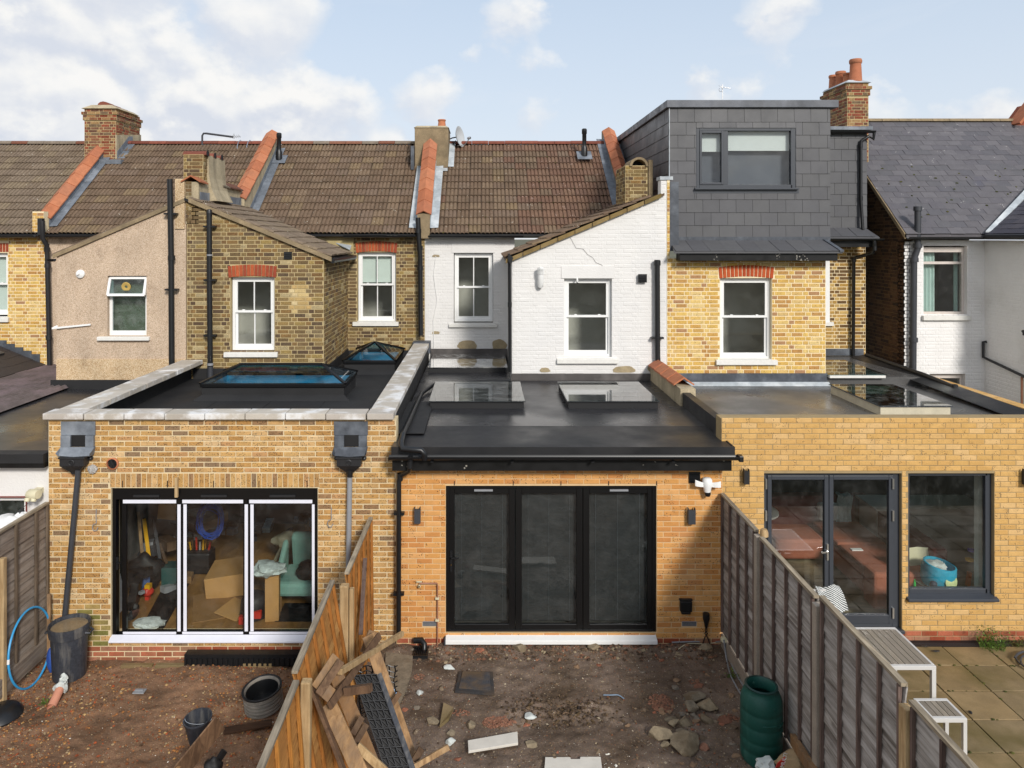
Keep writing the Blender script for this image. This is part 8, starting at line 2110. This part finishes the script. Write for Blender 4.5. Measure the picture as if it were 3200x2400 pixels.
# right room
MB().box(3.77, 8.88, YF + .27, 14.7, .052, .06).build('plank_floor', wood_mat('pale_floor', ['#8d8068', '#978a70', '#857860'], '#5f5646', .5, gscale=(1, 3, 3)), None, kind='structure')
t = thing('sofa', 'burnt orange corner sofa with a dark red back inside the french doors', 'sofa', (6.4, 12.4, .05))
MB().box(6.0, 6.9, 11.51, 13.6, .10, .45).build('seat', MT['rust'], t, bevel=.05); MB().box(5.1, 5.99, 12.85, 13.6, .10, .45).build('seat', MT['rust'], t, bevel=.05)
MB().box(5.92, 6.95, 11.15, 11.5, .08, .64).build('arm', MT['rust'], t, bevel=.05)
MB().box(6.91, 7.15, 11.3, 13.85, .10, .95).build('backrest', MT['rust2'], t, bevel=.05); MB().box(5.1, 6.90, 13.61, 13.85, .10, .95).build('backrest', MT['rust2'], t, bevel=.05)
for (a_, b_) in ((11.56, 12.5), (12.53, 13.5)): MB().box(6.03, 6.87, a_, b_, .452, .53).build('seat_cushion', MT['rust'], t, bevel=.04)
o = MB().box(6.15, 6.5, 13.45, 13.6, .54, .86).build('grey_cushion', MT['cloth_w'], None, bevel=.05); tag(o, 'pale grey cushion against the sofa back', 'cushion')
vs = []; n1, n2 = 8, 16
for j in range(n2 + 1):
    for i in range(n1 + 1):
        q = j / n2; vs.append((6.55 + .28 * i / n1 - .1 * q, 13.62 + .08 - .16 * min(1, q * 4) - .30 * max(0, q - .7) + .02 * math.sin(i * 2), (.975 if q < .25 else .975 - .62 * (q - .25)) + .02 * math.sin(i * 1.3)))
o = MB().add(vs, [(j * (n1 + 1) + i, j * (n1 + 1) + i + 1, (j + 1) * (n1 + 1) + i + 1, (j + 1) * (n1 + 1) + i) for j in range(n2) for i in range(n1)]).build('throw_blanket', MT['poly'], None, smooth=True); tag(o, 'pale grey throw blanket hanging over the sofa back', 'blanket')
o = MB().box(6.12, 6.3, 12.2, 12.28, .532, .548).build('remote_control', MT['white_gloss'], None); tag(o, 'small white remote control on the orange sofa seat', 'remote')
c = P(2900, 1800, 11.2); t = thing('moulded_chair', 'cream moulded chair just inside the right-hand window', 'chair', (c.x, 11.2, .05))
vs = []; n1, n2 = 8, 10
for j in range(n2 + 1):
    for i in range(n1 + 1):
        a = (i / n1 - .5); q = j / n2
        y = -.2 + .42 * min(q * 1.6, 1) ; z = .46 + .04 * abs(a) * 4 if q < .55 else .46 + (q - .55) * 1.0
        vs.append((c.x + a * (.46 - .12 * max(0, q - .6)), 11.2 + (y if q < .62 else .22 + .12 * (q - .6)) - abs(a) * .1 * (q > .5), z))
MB().add(vs, [(j * (n1 + 1) + i, j * (n1 + 1) + i + 1, (j + 1) * (n1 + 1) + i + 1, (j + 1) * (n1 + 1) + i) for j in range(n2) for i in range(n1)]).build('shell', MT['cream'], t, smooth=True)
for sx in (-1, 1):
    for sy in (-1, 1): MB().beam((c.x + sx * .15, 11.2 + sy * .15, .45), (c.x + sx * .22, 11.2 + sy * .2, .06), .02, .02).build('leg', MT['pallet'], t)
p = P(2925, 1790, 11.05); t = thing('shopping_bag', 'turquoise bag with a yellow-green print standing on the cream chair', 'bag', (p.x, p.y, .5))
MB().lathe([(.0, 0), (.19, .0), (.22, .08), (.235, .22), (.22, .33), (.20, .335), (.21, .22), (.0, .2)], (p.x, p.y, .52), 24, axis=(.12, -.1, 1)).build('bag_body', MT['blue_bag'], t, smooth=True)
MB().lathe([(.0, .012), (.09, .008), (.11, 0)], (p.x + .09, p.y - .225, .66), 20, axis=(.3, -1, .1)).build('round_print', pal_mat('pale_green_print', ['#cfd9a0'], .2, 20, rough=.6), t, smooth=True)
MB().blob((p.x - .02, p.y, .82), (.16, .14, .05), 3, 3, .3, 3).build('contents', MT['cloth_w'], t, smooth=True)
o = MB().blob(P(2917, 1826, 10.85), (.055, .05, .05), 3, 2, .1).build('dark_ball', flat_mat('dark_blue_ball', '#1f2638', .6), None, smooth=True); tag(o, 'small dark ball on the ledge inside the right-hand window', 'ball')
o = MB().lathe([(.0, 0), (.018, 0), (.018, .08), (.008, .11), (.008, .13), (0, .13)], P(2858, 1838, 10.8), 10).build('green_bottle', flat_mat('bright_green', '#2fae4a', .4), None, smooth=True); tag(o, 'tiny bright green bottle at the left of the window ledge', 'bottle')
o = MB().box(PX(2855, 10.85), PX(3045, 10.85), 10.76, 10.95, PZ(1842, 10.85) - .03, PZ(1842, 10.85)).build('window_ledge', MT['cream'], None); tag(o, 'cream window ledge inside the right-hand window', 'ledge')
o = MB().box(PX(3058, 10.85), PX(3078, 10.85), 10.85, 10.95, .06, 2.48).build('white_post', MT['cloth_w'], None); tag(o, 'pale upright post just inside the right-hand window', 'post')
t = thing('toy_tower', 'toy with yellow and purple tops on an orange stem inside the right window', 'toy', P(3030, 1830, 11.2))
MB().beam(P(3024, 1830, 11.2), P(3030, 1788, 11.2), .05, .05).build('stem', flat_mat('orange_plastic', '#c8641e', .5), t); MB().lathe([(0, .05), (.06, .03), (.06, 0), (0, 0)], P(3030, 1752, 11.2), 14).build('yellow_top', MT['yellow'], t, smooth=True); MB().lathe([(0, .05), (.055, .03), (.055, 0), (0, 0)], P(3036, 1722, 11.2), 14).build('purple_top', flat_mat('purple_plastic', '#4a3aa0', .5), t, smooth=True)
o = MB().box(6.9, 8.8, 12.9, 13.5, .06, .95).box(6.85, 8.85, 12.85, 13.55, .95, .99).build('kitchen_counter', MT['room_l'], None); tag(o, 'grey kitchen counter in the dark room behind the window', 'counter')
t = thing('side_table', 'round pale table on a single leg in the room behind the left french door', 'table', (4.9, 13.4, .06))
MB().lathe([(0, .74), (.45, .74), (.45, .77), (0, .77)], (4.9, 13.4, 0), 28).build('table_top', MT['sill'], t); MB().lathe([(.2, .06), (.2, .08), (.03, .1), (.03, .74)], (4.9, 13.4, 0), 16).build('pedestal', MT['sill'], t)
cl_ = MB()
for i in range(60):
    x = rnd.uniform(-5.8, -5.05) if i % 3 else rnd.uniform(-5.6, -2.4); y = rnd.uniform(11.4, 14.2) if i % 3 else rnd.uniform(13.9, 14.5); q = rnd.uniform(.04, .16)
    a_ = rnd.uniform(0, 3); u1 = Vector((math.cos(a_), math.sin(a_), rnd.uniform(-.3, .3))) * q * rnd.uniform(.6, 2); u2 = Vector((-math.sin(a_), math.cos(a_), 0)) * q * .6
    cl_.obox((x, y, q * .6 + rnd.choice((0, 0, .2, .35))), u1, u2, Vector((0, 0, q * .5)), rnd.randrange(6))
cl_.build('tool_clutter', [MT['black'], MT['card_d'], MT['grey_pl'], MT['pallet_d'], MT['grey_dk'], MT['poly']], None, kind='stuff')
pm = MB()
for i in range(150):
    if i % 2: x, y = xj[rnd.randrange(4, 10)] + rnd.uniform(-.012, .012), rnd.uniform(7.4, 10.3)
    else: x, y = rnd.uniform(4.8, 8.4), yj[rnd.randrange(1, 6)] + rnd.uniform(-.012, .012)
    q = rnd.uniform(.006, .02); pm.blob((x, y, -.012), (q * 1.3, q * 1.3, q * .7), i, 1, .4)
pm.build('joint_moss', MT['moss'], patio, kind='stuff')
# dormer desk lamp
t = thing('desk_lamp', 'white angled desk lamp behind the dormer window', 'lamp', P(2335, 580, 15.8))
MB().tube([P(2335, 580, 15.8), P(2349, 526, 15.8), P(2312, 520, 15.8), P(2292, 526, 15.8)], .010, 6).build('arm', MT['chrome'], t)
MB().lathe([(.02, .05), (.05, .04), (.085, -.03), (.08, -.03)], P(2284, 524, 15.8), 16, axis=(-.5, -.2, .8)).build('lamp_shade', MT['white_gloss'], t, smooth=True)
o = MB().lathe([(0, 0), (.035, 0), (.035, .09), (.018, .13), (.018, .16), (0, .16)], P(2373, 570, 15.7), 12).build('bottle', flat_mat('pink_plastic', '#c86a8a', .4), None, smooth=True); tag(o, 'small pink bottle on the dormer window sill', 'bottle')
o = MB().blob(P(2310, 570, 15.7), (.06, .04, .04), 5, 2, .4).build('sill_clutter', MT['cloth_w'], None); tag(o, 'small pale clutter on the dormer window sill left of the bottle', 'clutter')
o = MB().box(PX(2200, 15.7), PX(2470, 15.7), 15.55, 16.2, PZ(592, 15.7), PZ(582, 15.7)).build('dormer_desk', MT['pallet_d'], None); tag(o, 'desk top just inside the dormer window', 'desk')
